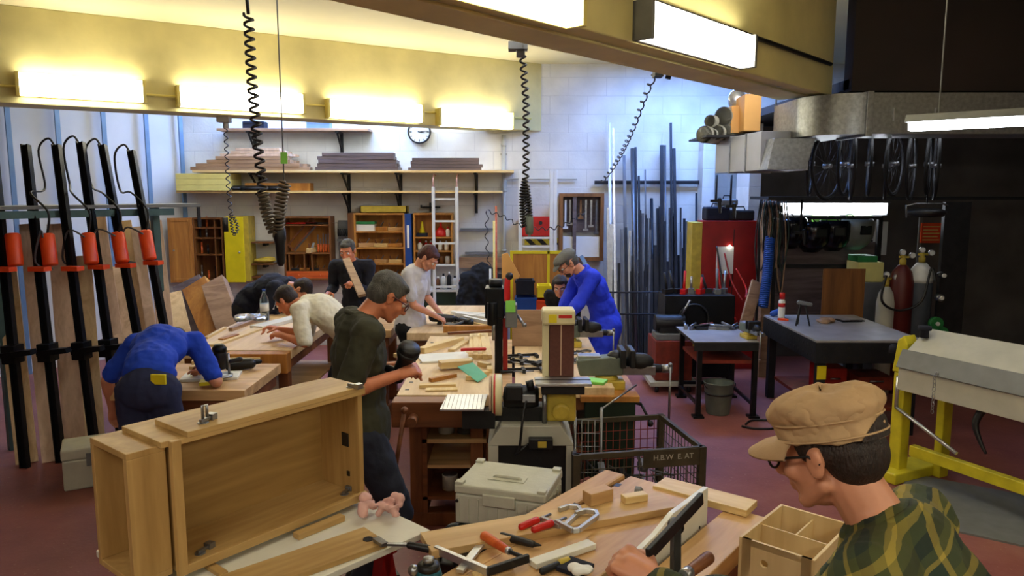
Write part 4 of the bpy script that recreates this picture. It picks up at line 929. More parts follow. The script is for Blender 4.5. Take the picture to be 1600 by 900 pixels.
# left small coil
Yc = 6.9
tp = P(352, 182, 7.6); tp.z = ZB
q0 = P(352, 184, Yc)
t = cordthing('thin coil cable hanging from far beam over the yellow cabinet', [
    ('upper_coil', coilpath([P(352, 186, 8.1), P(354, 240, 8.1), P(357, 300, 8.1), P(361, 335, 8.1)], .02, 13, 8), .006, 'cord'),
    ('loop', coilpath(bez([P(361, 335, 8.1), P(368, 345, 8.1), P(371, 358, 8.1), P(365, 366, 8.1), P(362, 352, 8.1), P(360, 338, 8.1)], 6), .015, 14, 8), .006, 'cord'),
    ('plug', [P(352, 340, 8.1), P(353, 362, 8.1)], .03, 'black')], (P(352, 182, 8.1).x, 8.1, ZB))
obj('ceiling_mount', MB().b2((-.08, -.05, -.06), (.05, .05, 0)).cyl((0, 0, -.12), (0, 0, -.06), .03), M['mach'], t)
# centre coil from near beam
Yc = 4.35
mt = P(808, 50, Yc)
t = cordthing('coil cable hanging in the centre from the near beam, doubled at its end', [
    ('upper_coil', coilpath([P(815, 68, Yc), P(822, 160, Yc), P(822, 262, Yc), P(821, 280, Yc)], .017, 17, 8), .0065, 'cord'),
    ('doubled_coil', coilpath(bez([P(821, 280, Yc), P(817, 300, Yc), P(817, 330, Yc), P(820, 352, Yc), P(827, 348, Yc), P(826, 320, Yc), P(822, 288, Yc)], 6), .016, 32, 8), .006, 'cord')], (mt.x, Yc, mt.z))
obj('ceiling_mount', MB().b2((-.05, -.05, -.06), (.03, .05, ZB - mt.z)).b2((.02, -.04, -.1), (.06, .04, -.02)).cyl((.02, 0, -.14), (.02, 0, -.06), .025), M['grey'], t)
o = obj('connector', MB().lathe([(.012, .07), (.024, .05), (.026, -.03), (.02, -.05)], n=12), M['greygreen'], t); o.location = P(827, 353, Yc) - V3(t.location)
# right coil drawn sideways
t = cordthing('thin coil cable slanting from near beam down to the steel rack', [
    ('coiled_section', coilpath(bez([P(1027, 108, 5.4), P(1008, 150, 5.9), P(985, 210, 6.8), P(962, 255, 8.0), P(940, 285, 8.8)], 6), .02, 20, 8), .006, 'cord')], (P(1035, 105, 5.35).x, 5.35, P(1035, 105, 5.35).z))
obj('ceiling_mount', MB().b2((-.06, -.05, -.03), (.0, .05, ZB - t.location.z)).b2((0, -.04, -.04), (.07, .04, .05)).cyl((.04, 0, -.08), (.05, 0, -.04), .02), M['dark'], t)
# thin coil crossing the white wall
cordthing('thin wavy cable strung across the wall below the water pipe', [
    ('strung_part', coilpath(bez([P(762, 330, 8.9), P(790, 340, 8.9), P(812, 352, 8.9), P(850, 358, 8.9), P(880, 352, 8.9), P(915, 330, 8.9)], 6), .02, 13, 7), .006, 'cord'),
    ('hanging_part', coilpath(bez([P(762, 330, 8.9), P(760, 360, 8.9), P(762, 395, 8.9), P(768, 440, 8.9)], 6), .02, 6, 7), .006, 'cord')], (P(762, 330, 8.9).x, 8.9, P(762, 330, 8.9).z))
a = P(775, 335, 8.9); solo('cable_post', MB().cyl((0, 0, 0), (0, 0, a.z + .1), .012, n=8), M['orangew'], 'thin orange brown post carrying the wavy cable', 'post', (a.x, 8.93, 0))
# ---------------------------------------------------------------- left rack with blue posts, clamps, boards
for k, (x, y) in enumerate(((178, 250), (243, 250), (297, 250))):
    s_ = (.99, .476, .03)[k]; px_ = V3((-4.39, 9.98, 0)) - V3((.63, .777, 0)) * s_ + V3((.03, -.06, 0))
    solo('wall_post', MB().b2((-.025, -.03, 0), (.025, .0, ZB + .4)), M['bluegrey'], ('blue grey post on the left wall, left of three', 'blue grey post on the left wall, middle of three', 'blue grey post on the left wall at the corner')[k], 'post', px_, LA)
for k in range(2):
    s_ = 1.5 + k * .5; px_ = V3((-4.39, 9.98, 0)) - V3((.63, .777, 0)) * s_ + V3((.03, -.06, 0))
    solo('wall_post', MB().b2((-.025, -.03, 0), (.025, .0, ZB + .4)), M['bluegrey'], 'blue grey post far left on the wall, %s of the two outer ones' % ('inner', 'outer')[k], 'post', px_, LA)
# shelf frame
SR = P(304, 318, 7.0); SL = 2.9
t = thing('storage_rack', 'grey green steel frame with long grey shelf at the left', 'rack', (SR.x, SR.y, 0), LA)
obj('shelf_board', MB().b2((-SL, -.12, SR.z - .03), (0, .32, SR.z)), M['grey'], t, bev=.003)
obj('front_rail', MB().b2((-SL, -.1, SR.z - .1), (-.25, -.07, SR.z - .04)), M['tealsteel'], t)
for x in (-.32, -1.6, -2.85):
    obj('leg', MB().b2((x - .03, .1, 0), (x + .03, .16, SR.z - .03)), M['tealsteel'], t)
obj('hook_bar', MB().b2((-.03, -.11, SR.z - .22), (-.005, -.09, SR.z - .03)), M['dark'], t)
def clamp_rail(label, pt, pb, Yt, Yb, pc, hose=True):
    a = P(pt[0], pt[1], Yt); b = P(pb[0], pb[1], Yb); d_ = (b - a); b0 = a + d_ * ((a.z - .0) / (a.z - b.z))
    t = thing('bar_clamp', label, 'clamp', b0, 0, 'long air clamps leaning in the rack'); A_ = a - b0
    q = MB(); ax = (A_).normalized(); sd = V3((1, 0, 0))
    for off in (-.024, .024): q.bar(sd * off, A_ + sd * off, .010, .05, (0, 1, 0))
    q.bar(V3((0, 0, 0)), A_, .047, .010, (0, 1, 0))
    obj('rail', q, M['blackmetal'], t)
    c = P(pc[0], pc[1], Yt + (Yb - Yt) * .3) - b0; c.y = (A_ * (c.z / A_.z)).y - .10
    q = MB().lathe([(.0, -.13), (.052, -.125), (.055, -.115), (.055, .115), (.048, .128), (.0, .13)], c, 18, ax); obj('air_cylinder', q, M['orange'], t)
    onr = A_ * ((c.z - .15) / A_.z)
    obj('clamp_head', MB().bar(onr + V3((-.03, -.05, 0)), onr + V3((.11, -.07, 0)), .08, .035), M['orange'], t)
    lo = A_ * ((c.z - .80) / A_.z); obj('clamp_foot', MB().bar(lo + V3((-.04, -.06, 0)), lo + V3((.20, -.07, .03)), .07, .04).b2(lo + V3((-.05, -.07, -.07)), lo + V3((.05, .05, .07))), M['blackmetal'], t)
    if hose:
        hp = bez([c + V3((0, 0, .13)), c + V3((.02, 0, .3)), c + V3((-.12, .02, .45)), A_ + V3((-.12, 0, -.35)), A_ + V3((-.15, 0, -.05)), A_ + V3((-.06, 0, .05)), A_ + V3((0, 0, -.05))], 6)
        obj('air_hose', MB().tube(hp, .009, 6), M['black'], t)
        obj('short_hose', MB().tube(bez([onr + V3((-.1, -.08, 0)), onr + V3((-.2, -.14, .06)), onr + V3((-.14, -.14, .3)), c + V3((0, -.06, .1))], 6), .008, 6), M['greysteel'], t)
    return t
clamp_rail('long black bar clamp with orange cylinder, leftmost sharp one in the rack', (126, 222), (173, 560), 6.35, 5.9, (160, 386))
clamp_rail('long black bar clamp with orange cylinder, middle one in the rack', (160, 226), (213, 513), 6.5, 6.1, (207, 384))
clamp_rail('long black bar clamp with orange cylinder, right one in the rack', (205, 235), (257, 513), 6.6, 6.25, (246, 381))
clamp_rail('long black bar clamp with orange cylinder at the far left edge', (88, 226), (128, 540), 6.1, 5.8, (96, 388))
clamp_rail('long black bar clamp with orange cylinder, second from the left edge', (40, 226), (75, 540), 6.0, 5.7, (44, 388), False)
clamp_rail('long black bar clamp cut by the left picture edge', (-12, 226), (20, 540), 5.9, 5.6, (0, 388), False)
for k, (x0, y0, x1, y1, w_, m_) in enumerate(((150, 340, 192, 640, .16, 'boardpk'), (176, 418, 205, 560, .20, 'boardpk'), (196, 345, 238, 640, .10, 'pinez'), (212, 355, 250, 600, .09, 'boardpk'), (240, 345, 268, 600, .14, 'boardpk'), (268, 458, 292, 560, .18, 'pinez'), (128, 400, 150, 700, .14, 'pinez'), (135, 560, 160, 720, .12, 'boardpk'), (90, 350, 118, 700, .16, 'boardpk'), (45, 350, 80, 700, .14, 'boardpk'), (5, 380, 40, 700, .15, 'pinez'))):
    Yt = 6.85 + .05 * (k % 3) - (0.5 if x0 < 130 else 0) + (x0 - 150) * .002; a = P(x0, y0, Yt); b = P(x1, y1, Yt - .55); b = a + (b - a) * (a.z / (a.z - b.z))
    solo('leaning_board', MB().bar(V3((0, 0, 0)), a - b, w_, .022, (.45, -1, 0)), M[m_], ('pinkish wide board leaning behind the leftmost sharp clamp', 'short broad pink board between first two clamps', 'narrow yellow board leaning between clamps', 'narrow pinkish board beside the middle clamp', 'tall pale board behind the right clamp', 'short pale board at the foot of the green frame leg', 'yellowish board at the left of the first clamp', 'low pinkish board standing near the floor case', 'pinkish board behind the far left clamp', 'pinkish board second from the left edge', 'yellowish board at the left edge')[k], 'board', b, 0, None, .002)
# big brown panels leaning near cabinets
for k, (x0, y0, x1, y1, w_, dd, m_) in enumerate(((292, 440, 322, 530, .34, .05, 'boarddk'), (306, 445, 340, 525, .30, .10, 'honey'), (335, 442, 362, 520, .26, .12, 'board'))):
    Yt = 8.6 - .15 * k; a = P(x0, y0, Yt); b = P(x1, y1, Yt - .5); b = a + (b - a) * (a.z / (a.z - b.z))
    solo('thick_timber', MB().bar(V3((0, 0, 0)), a - b, w_, dd, (0.2, -1, 0)), M[m_], ('dark panel leaning left of the brown box beam', 'honey brown thick panel leaning below the cabinets', 'pale brown thick box beam leaning right of the honey panel')[k], 'panel', b, 0, None, .004)
# white case on floor
a = G(150, 758, 0); t = thing('tool_case', 'pale grey tool case on the floor at the left', 'case', (a.x - .05, a.y + .1, 0), .5); obj('case_body', MB().b2((-.2, -.15, 0), (.2, .15, .22)), M['case'], t, bev=.012); obj('lid', MB().b2((-.205, -.155, .222), (.205, .155, .30)), M['case'], t, bev=.012); obj('latch', MB().b2((-.05, -.17, .17), (.05, -.155, .26)), M['grey'], t)
# ---------------------------------------------------------------- work benches
def bench(label, x0, x1, y0, y1, z, top='beechy', legm='beechdkz', th=.07, loc=(0, 0), rz=0., holes=True, vise=None, shelf=True):
    t = thing('workbench', label, 'workbench', (loc[0], loc[1], 0), rz)
    obj('bench_top', MB().b2((x0, y0, z - th), (x1, y1, z)), M[top], t, bev=.004)
    obj('apron', MB().b2((x0 + .03, y0 + .03, z - th - .09), (x1 - .03, y1 - .03, z - th)), M['beechdk'], t, bev=.003)
    for a in (x0 + .10, x1 - .10):
        for b in (y0 + .14, y1 - .14): obj('leg', MB().b2((a - .04, b - .045, 0), (a + .04, b + .045, z - th - .09)), M[legm], t, bev=.004)
    for b in (y0 + .14, y1 - .14): obj('sledge_foot', MB().b2((x0, b - .05, 0), (x1, b + .05, .09)), M[legm], t, bev=.006)
    if shelf: obj('lower_shelf', MB().b2((x0 + .06, y0 + .10, .38), (x1 - .06, y1 - .10, .40)), M['beech'], t)
    return t
BZ = .88
# bench B (centre), near end has a vice
tB = bench('long pale beech workbench in the centre with a wooden vice at its near end', -.70, -.12, 4.34, 6.18, BZ)
obj('tool_well', MB().b2((-.12, 4.34, BZ - .07), (.0, 6.18, BZ - .03)), M['beech'], tB)
obj('vise_jaw', MB().b2((-.71, 4.20, BZ - .16), (-.28, 4.33, BZ - .005)), M['beechdk'], tB, bev=.006)
q = MB().cyl((-.58, 4.20, BZ - .10), (-.58, 4.10, BZ - .10), .03).cyl((-.64, 4.12, BZ + .02 - .10), (-.64, 4.12, BZ - .1 + .02), .01).cyl((-.62, 4.12, BZ - .03), (-.71, 4.12, BZ - .56), .013)
q.ell((-.62, 4.12, BZ - .03), .022).ell((-.71, 4.12, BZ - .56), .026); obj('vise_handle', q, M['beechdk'], tB)
q = MB()
for k in range(9): q.b2((-.665, 4.45 + k * .18, BZ - .02), (-.64, 4.475 + k * .18, BZ + .0008))
obj('dog_holes', q, M['black'], tB)
# side cupboard rack at bench B
t = thing('shelf_rack', 'low dark wooden rack under the near end of the centre bench', 'rack', (-.62, 4.42, 0)); obj('shelf', MB().b2((0.06, 0, .55), (.5, .5, .575)), M['beech'], t); obj('shelf', MB().b2((0.06, 0, .18), (.5, .5, .2)), M['beechdk'], t)
for a in (.06, .46): obj('side', MB().b2((a, 0, .092), (a + .03, .5, .66)), M['beechdk'], t)
for k, (x, z_, m_, lb) in enumerate(((-.42, .576, 'white', 'white tin on the rack shelf under centre bench'), (-.30, .576, 'grey', 'grey tin beside the white tin under the bench'), (-.40, .201, 'offwhite', 'cream pot on lowest rack shelf'))):
    t = thing('paint_tin', lb, 'tin', (x, 4.55, z_ + .001)); obj('can', MB().lathe([(.05, 0), (.05, .09), (.052, .095)], n=18), M[m_], t); obj('lid', MB().lathe([(.045, .095), (.045, .102)], n=18), M['steel'], t)
# bench C beyond
tC = bench('workbench further back with power tools, where the woman works', -.92, -.14, 6.32, 7.9, BZ + .0, top='beechy')
obj('back_rail', MB().b2((-.60, 6.33, BZ), (-.14, 6.38, BZ + .06)), M['honey'], tC)
# bench A1 near left, A2 behind
tA1 = bench('low workbench at the left holding a plunge router on boards', -2.62, -1.74, 4.66, 5.42, BZ - .06, top='beech')
tA2 = bench('wide beech workbench at left covered with wood pieces and plastic', -2.60, -1.72, 5.62, 7.45, BZ, top='beechy')
obj('vise_jaw', MB().b2((-2.2, 5.50, BZ - .16), (-1.72, 5.61, BZ - .005)), M['honey'], tA2, bev=.006)
tA3 = bench('brown box bench beside the cream shirt man', -1.50, -1.12, 6.7, 7.5, BZ - .05, top='beech', shelf=False)
# stuff on A2
def stick(label, pa, pb, z, w, t_, m='pine', cat='stick', name='wood_stick', g=None, bev=.002, lift=.0):
    a = G(pa[0], pa[1], z + t_ / 2 + lift); b = G(pb[0], pb[1], z + t_ / 2 + lift); c = (a + b) / 2
    d = b - a; rz = math.atan2(d.y, d.x); l = V3((d.x, d.y, 0)).length
    return solo(name, MB().b2((-l / 2, -w / 2, 0), (l / 2, w / 2, t_)), M[m], label, cat, (c.x, c.y, z + lift + .0005), rz, g, bev)
stick('long thin board lying across the left bench', (330, 540), (440, 500), BZ, .10, .018, 'pine')
stick('pale white topped board in front of the cream shirt man', (400, 512), (470, 495), BZ, .14, .03, 'offwhite', 'board', 'white_board')
stick('short wood block near bench corner at left', (345, 532), (370, 524), BZ, .05, .03, 'honey', 'block', 'wood_block')
stick('brown stick between plastic and block on left bench', (360, 515), (400, 500), BZ, .04, .03, 'board')
stick('yellow batten on the left bench', (322, 528), (352, 512), BZ, .03, .02, 'pine')
stick('long pale batten lying on the low left bench', (300, 566), (408, 560), BZ - .06, .05, .03, 'pine', lift=0)
stick('wide pale board under the router', (285, 590), (375, 586), BZ - .06, .20, .018, 'offwhite', 'board', 'white_board')
stick('narrow batten behind the router', (300, 575), (340, 560), BZ - .06, .05, .02, 'piney')
# plastic bag
a = G(392, 503, BZ); q = MB()
for k in range(6): q.ell((R.uniform(-.12, .12), R.uniform(-.08, .08), .03), (R.uniform(.05, .09), R.uniform(.04, .08), R.uniform(.03, .05)))
o = solo('plastic_bag', q, M['paper'], 'crumpled translucent plastic bag on the left bench', 'bag', (a.x, a.y, BZ + .01)); remesh(o, .012, 1, .04); o.data.materials[0] = glass('crumpled clear plastic', (235, 238, 240), .25)
a = G(414, 500, BZ); t = thing('water_bottle', 'clear plastic water bottle standing on the left bench', 'bottle', (a.x, a.y, BZ)); obj('bottle_body', MB().lathe([(.038, 0), (.042, .01), (.042, .08), (.038, .10), (.042, .12), (.042, .20), (.016, .26), (.014, .28)], n=20), M['bottle'], t); obj('cap', MB().lathe([(.016, .28), (.016, .30)], n=12), M['blue'], t); obj('label_band', MB().lathe([(.0425, .09), (.0425, .16)], n=20), M['paper'], t)
# plunge router
a = G(345, 588, BZ - .04); t = thing('plunge_router', 'black plunge router on the low left bench', 'router', (a.x, a.y, BZ - .04), .3); obj('base_plate', MB().lathe([(.08, 0), (.08, .012)], n=22), M['steel'], t); obj('motor', MB().lathe([(.03, .05), (.045, .06), (.045, .17), (.035, .20), (.02, .21)], n=18), M['black'], t)
obj('motor_cap', MB().lathe([(.046, .17), (.048, .20), (.03, .225)], n=18), M['blackmetal'], t)
for k in (-1, 1): obj('column', MB().cyl((.055 * k, 0, .01), (.055 * k, 0, .16), .008), M['steel'], t); obj('grip', MB().cap((.07 * k, 0, .10), (.13 * k, 0, .11), .016, .02), M['black'], t)
a = G(330, 600, BZ - .04); solo('sanding_block', MB().b2((-.07, -.04, 0), (.07, .04, .025)), M['yellow'], 'yellow block lying beside the router', 'block', (a.x, a.y, BZ - .04), .3, bev=.003)
a = G(378, 578, BZ - .06); t = thing('power_planer', 'black power tool lying on its side near the router', 'tool', (a.x, a.y, BZ - .06), .2); obj('motor', MB().cap((-.08, 0, .045), (.06, 0, .045), .045, .04), M['black'], t); obj('handle', MB().cap((.05, 0, .05), (.12, .03, .05), .022, .018), M['blackmetal'], t)
# stuff on bench B
stick('long thick fresh batten lying diagonally on the centre bench', (658, 548), (720, 530), BZ, .07, .045, 'pine')
stick('second fresh batten behind the thick one', (618, 556), (690, 540), BZ, .05, .03, 'pine')
stick('short fresh batten crossing near the far end', (705, 548), (728, 533), BZ, .05, .02, 'piney')
stick('big white sheet board lying on the centre bench', (655, 561), (733, 556), BZ, .26, .014, 'white', 'board', 'white_board')
stick('fresh rectangular wood block on the white sheet', (687, 570), (736, 566), BZ + .015, .09, .045, 'pine', 'block', 'wood_block')
stick('yellow file handle like stick on centre bench', (672, 594), (712, 586), BZ, .035, .025, 'honey')
stick('flat pale strip at the near end of centre bench', (655, 603), (712, 601), BZ, .05, .018, 'pine')
stick('pale board at the near end corner of the bench', (665, 609), (715, 608), BZ, .06, .01, 'piney', 'board', 'wood_board')
for k in range(5): stick('fresh strip standing side by side near the machine column, %s from left' % ORD[k], (736 + k * 7.4, 558), (737 + k * 5.5, 523), BZ, .035, .03 + .01 * (k % 2), 'pine', g='fresh strips beside the machine column')
a = G(742, 572, BZ); solo('red_clamp_bar', MB().cap((-.08, 0, .012), (.08, 0, .012), .012, .012).b2((-.1, -.02, 0), (-.07, .02, .02)), M['redbright'], 'short red clamp lying across the fresh strips', 'clamp', (a.x - .02, a.y + .3, BZ + .045), .1)
a = G(733, 592, BZ); q = MB().add([(-.08, .06, .06), (.06, -.10, .0), (.12, -.06, .03), (.02, .10, .08), (-.08, .06, .066), (.06, -.10, .006), (.12, -.06, .036), (.02, .10, .086)], [(0, 3, 2, 1), (4, 5, 6, 7), (0, 1, 5, 4), (1, 2, 6, 5), (2, 3, 7, 6), (3, 0, 4, 7)])
solo('abrasive_sheet', q, M['teal'], 'curved teal abrasive sheet near the disc sander', 'sheet', (a.x, a.y, BZ + .002))
for k, (x, y) in enumerate(((735, 596), (748, 590), (760, 583), (752, 575))):
    a = G(x, y, BZ); solo('wood_offcut', MB().b2((-.05, -.02, 0), (.05, .02, .03)), M['pine'], '%s small offcut in the heap at the right of centre bench' % ORD[k], 'offcut', (a.x + .02, a.y + .04, BZ + .001 + (.07 if k in () else 0)), k * .8, 'small offcuts', bev=.002)
# drill in olive man's hand, and tools on bench C
def powertool(label, loc, rz, m='black', s=1., pitch=0.):
    t = thing('cordless_drill', label, 'drill', loc, rz); t.rotation_euler[1] = pitch
    obj('motor_body', MB().cap((-.09 * s, 0, 0), (.06 * s, 0, 0), .036 * s, .032 * s), M[m], t); obj('chuck', MB().lathe([(.026 * s, .06 * s), (.022 * s, .10 * s), (.012 * s, .12 * s)], (0, 0, 0), 14, (1, 0, 0)), M['blackmetal'], t)
    obj('grip', MB().cap((-.03 * s, 0, -.03 * s), (-.05 * s, 0, -.14 * s), .02 * s, .02 * s), M[m], t); obj('battery', MB().b2((-.10 * s, -.03 * s, -.20 * s), (.02 * s, .03 * s, -.14 * s)), M['black'], t, bev=.005)
    return t
powertool('black power tool held by the woman on the back bench', V3(P(694, 497, 6.75)) , .2, pitch=.1, s=1.15)
a = G(726, 512, BZ); t = powertool('black power tool lying on the back bench right of the woman', (a.x, a.y, BZ + .06), 2.2); t.rotation_euler[0] = 1.4
for k in range(7):
    x0 = 655 + k * 3; stick('white plastic channel lying on back bench, %s of the bundle' % ('first second third fourth fifth sixth seventh'.split()[k]), (705 + k * 4, 488 + k * 1.5), (765 + k * 2, 484 + k * 3 + 8), BZ, .04, .03, 'white', 'channel', 'plastic_channel', 'white channels on the back bench', lift=.032 * (k % 3))
stick('fresh wood piece at the right of the back bench', (740, 505), (770, 512), BZ, .07, .03, 'pine')
stick('brown thin strip at near edge of the back bench', (700, 521), (768, 517), BZ + .06, .03, .02, 'beechdk')
for k in range(5):
    a = G(705 + 10 * k, 500 + (k % 2) * 5, BZ); 
    solo('wood_offcut', MB().b2((-.04, -.02, 0), (.04, .02, .03)), M[('pine', 'grey', 'dark')[k % 3]], '%s small piece among the clutter on the back bench' % ORD[k], 'offcut', (a.x, a.y, BZ + .001), k * .9, 'clutter on the back bench')
# ---------------------------------------------------------------- bench D: partition, drill column, belt sander, vices
tD = bench('wide workbench right of the machine column carrying vices', .02, .66, 4.62, 7.0, BZ - .03, top='beechy')
# dark column machine
c = G(782, 612, BZ)
t = thing('mortising_machine', 'dark column machine with a green card between the benches', 'machine', (-.065, 5.0, 0))
obj('column', MB().b2((-.055, 0, .66), (.0, .10, 1.45)), M['blackmetal'], t, bev=.004)
obj('red_panel', MB().b2((.002, .0, .66), (.035, .08, 1.24)), M['red'], t, bev=.003)
obj('head', MB().b2((-.12, -.04, 1.24), (.01, .16, 1.45)).cyl((-.07, -.06, 1.20), (-.07, -.06, 1.36), .035), M['blackmetal'], t, bev=.008)
obj('motor', MB().cyl((-.05, .08, 1.45), (-.05, .08, 1.50), .045), M['dark'], t)
obj('gearbox', MB().b2((.02, -.06, 1.18), (.10, .08, 1.34)), M['grey'], t, bev=.008)
obj('green_card', MB().b2((.022, -.068, 1.29), (.088, -.062, 1.37)), M['greentag'], t)
obj('lever', MB().cyl((.10, 0, 1.26), (.15, -.06, 1.20), .010).ell((.15, -.06, 1.20), .016), M['steel'], t)
obj('foot', MB().b2((-.06, -.1, 0), (.06, .2, .64)), M['dark'], t)
obj('quill', MB().cyl((-.06, -.08, 1.10), (-.06, -.08, 1.26), .012), M['steel'], t)
for k, (px_, y0, y1, m_) in enumerate(((766, 420, 500, 'white_steel'), (772, 345, 470, 'cream_cap'))):
    a = P(px_, y0, 8.6); solo('thin_post', MB().cyl((0, 0, 0), (0, 0, a.z), .013), M[m_], ('short white', 'tall cream')[k] + ' thin post behind the machine column', 'post', (a.x, 8.6, 0))
# orange guard and things beyond the column
a = P(786, 400, 7.6); t = thing('angled_guard', 'orange cream tilted triangular guard above the machine column', 'guard', (P(784, 435, 7.6).x, 7.6, 0))
zt = P(784, 398, 7.6).z; zb_ = P(784, 428, 7.6).z
obj('guard_panel', MB().prism([(0, zb_ - .05), (.0, zt), (.06, zt + .02), (.19, zb_ - .02), (.17, zb_ - .05)], 0, .03), M['cardboard'], t); obj('post', MB().b2((-.03, 0, 0), (0, .04, zb_)), M['dark'], t); obj('red_handle', MB().cap((.05, -.02, zb_ - .25), (.06, -.02, zb_ - .06), .04, .03), M['redbright'], t); obj('black_knob', MB().ell((.08, -.03, zb_ - .02), .04), M['black'], t)
# upright rough panel and chain tools on bench D
a = G(796, 548, BZ); b = G(850, 548, BZ)
solo('rough_panel', MB().b2((0, 0, 0), (b.x - a.x + .04, .025, .30)), M['board'], 'rough pale panel standing upright on the right bench', 'panel', (a.x + .02, a.y + .3, BZ - .029), 0, bev=.003)
def fclamp(label, loc, rz, s=1., hm='dark', m='dark', g=None):
    t = thing('screw_clamp', label, 'clamp', loc, rz, g)
    obj('clamp_bar', MB().b2((-.16 * s, -.004, .005), (.16 * s, .004, .03 * s)), M[m], t); obj('fixed_jaw', MB().b2((.14 * s, -.10 * s, .004), (.165 * s, .01, .034 * s)), M[m], t); obj('sliding_jaw', MB().b2((-.02 * s, -.10 * s, .004), (.01 * s, .014, .036 * s)), M[m], t)
    obj('spindle', MB().cyl((-.10 * s, -.085 * s, .019 * s), (.08 * s, -.085 * s, .019 * s), .006 * s), M['steel'], t); obj('clamp_handle', MB().cap((-.20 * s, -.085 * s, .019 * s), (-.11 * s, -.085 * s, .019 * s), .015 * s, .013 * s), M[hm], t)
    return t
for k, (x, y, rz_) in enumerate(((812, 558, .2), (822, 568, -.4), (818, 580, .1), (836, 572, 2.6))):
    a = G(x, y, BZ - .03); fclamp('dark iron screw clamp on the right bench, %s from the back' % ORD[k], (a.x, a.y, BZ - .029), rz_, .8, g='dark clamps on the right bench')
# belt disc sander on cabinet
SC = V3((.12, 3.86, 0))
t = thing('machine_cabinet', 'grey beige machine cabinet with dark opening under the sander', 'cabinet', (SC.x, SC.y, 0), 0)
Wc0, Wc1 = -.25, .215
q = MB(); zt = .84
q.prism([(Wc0, zt - .11), (Wc0, zt - .10), (Wc0 + .07, zt), (Wc1 - .07, zt), (Wc1, zt - .10), (Wc1, zt - .11)], 0, .03).b2((Wc0, 0, 0), (Wc0 + .055, .03, zt - .11)).b2((Wc1 - .04, 0, 0), (Wc1, .03, zt - .11))
q.b2((Wc0, .03, 0), (Wc0 + .03, .45, zt - .10)).b2((Wc1 - .03, .03, 0), (Wc1, .45, zt - .10)).b2((Wc0 + .07, .03, zt - .02), (Wc1 - .07, .45, zt)).b2((Wc0, .42, 0), (Wc1, .45, zt - .10))
q.prism([(Wc0, zt - .12), (Wc0, zt - .10), (Wc0 + .07, zt), (Wc0 + .07, zt - .02)], .03, .45).prism([(Wc1 - .07, zt - .02), (Wc1 - .07, zt), (Wc1, zt - .10), (Wc1, zt - .12)], .03, .45)
obj('cabinet_shell', q, M['mach'], t, bev=.004)
obj('shade_block', MB().b2((Wc0 + .04, .04, .02), (Wc1 - .035, .40, zt - .105)), M['black'], t)  # black block fills the hollow, standing in for its shade
obj('switch_box', MB().b2((-.03, -.05, .725), (.10, -.001, .785)), M['black'], t, bev=.006); obj('switch_label', MB().b2((.02, -.053, .738), (.065, -.05, .772)), M['yellowdirty'], t)
obj('power_cord', MB().tube(bez([(-.03, -.02, .75), (-.10, -.05, .70), (-.08, -.06, .74), (-.06, -.05, .92), (-.04, .05, .97)], 6), .007, 6), M['black'], t)
ts = thing('belt_disc_sander', 'cream belt and disc sander with brown upright belt and black motor', 'sander', (SC.x, SC.y + .12, zt), 0)
bx0 = P(848, 540, 4.0).x - SC.x; bx1 = P(897, 540, 4.0).x - SC.x; bz0 = P(848, 583, 4.0).z - zt; bz1 = P(848, 483, 4.0).z - zt; bzc = P(848, 507, 4.0).z - zt
by = .02
obj('belt_frame', MB().b2((bx0, by, bz0 - .02), (bx0 + .035, by + .10, bzc)).b2((bx0 + .02, by + .02, bz0 - .10), (bx1, by + .10, bzc)), M['machcream'], ts, bev=.003)
obj('sanding_belt', MB().b2((bx0 + .037, by - .006, bz0 - .02), (bx1, by + .018, bzc)), M['sand'], ts, bev=.004)
obj('belt_stripe', MB().b2((bx0 + .098, by - .0085, bz0 - .01), (bx0 + .104, by - .006, bzc)), M['boardpk'], ts)
obj('belt_cap', MB().b2((bx0 - .004, by - .03, bzc), (bx1 + .004, by + .11, bz1)), M['machcream'], ts, bev=.014)
obj('yellow_sticker', MB().b2((bx0 + .03, by - .0325, bzc + .015), (bx0 + .075, by - .030, bz1 - .025)), M['yellow'], ts)
obj('red_sticker', MB().b2((bx0 + .085, by - .0325, bz1 - .045), (bx1 - .015, by - .030, bz1 - .028)), M['redbright'], ts)
tb = obj('work_table', MB().b2((bx0 - .045, by - .16, bz0 - .035), (bx1 + .085, by - .01, bz0 - .018)), M['alu'], ts, bev=.003)
obj('table_slot', MB().b2((bx0 - .045, by - .085, bz0 - .0185), (bx1 + .085, by - .075, bz0 - .0165)), M['black'], tb)
obj('table_bracket', MB().b2((bx0 - .01, by - .12, bz0 - .09), (bx1 + .05, by - .0, bz0 - .036)), M['black'], ts, bev=.003)
obj('side_knob', MB().cyl((bx0 - .05, by - .1, bz0 - .04), (bx0 - .09, by - .1, bz0 - .05), .03), M['blackmetal'], ts)
obj('base_casting', MB().b2((bx0 + .015, by - .06, -.0), (bx1 + .01, by + .10, bz0 - .09)).cyl((bx0 + .1, by - .06, .06), (bx0 + .1, by - .09, .06), .05), M['yellowdirty'], ts, bev=.02)
mx0 = P(785, 620, 3.95).x - SC.x; mx1 = P(842, 620, 3.95).x - SC.x; mz = P(800, 622, 3.95).z - zt
obj('motor', MB().lathe([(.0, 0), (.055, .01), (.065, .03), (.065, mx1 - mx0 - .03), (.05, mx1 - mx0)], (mx0, by - .02, mz), 22, (1, 0, 0)), M['black'], ts)
obj('motor_box', MB().b2((mx0 + .02, by - .12, mz + .0), (mx0 + .11, by - .05, mz + .085)), M['black'], ts, bev=.008)
obj('motor_plate', MB().b2((mx0 + .11, by - .10, mz - .01), (mx0 + .18, by - .07, mz + .03)), M['alu'], ts, bev=.002)
dx = P(768, 620, 3.95).x - SC.x
obj('sanding_disc', MB().cyl((dx - .012, by - .02, mz + .01), (dx, by - .02, mz + .01), .105, n=40), M['boardpk'], ts)
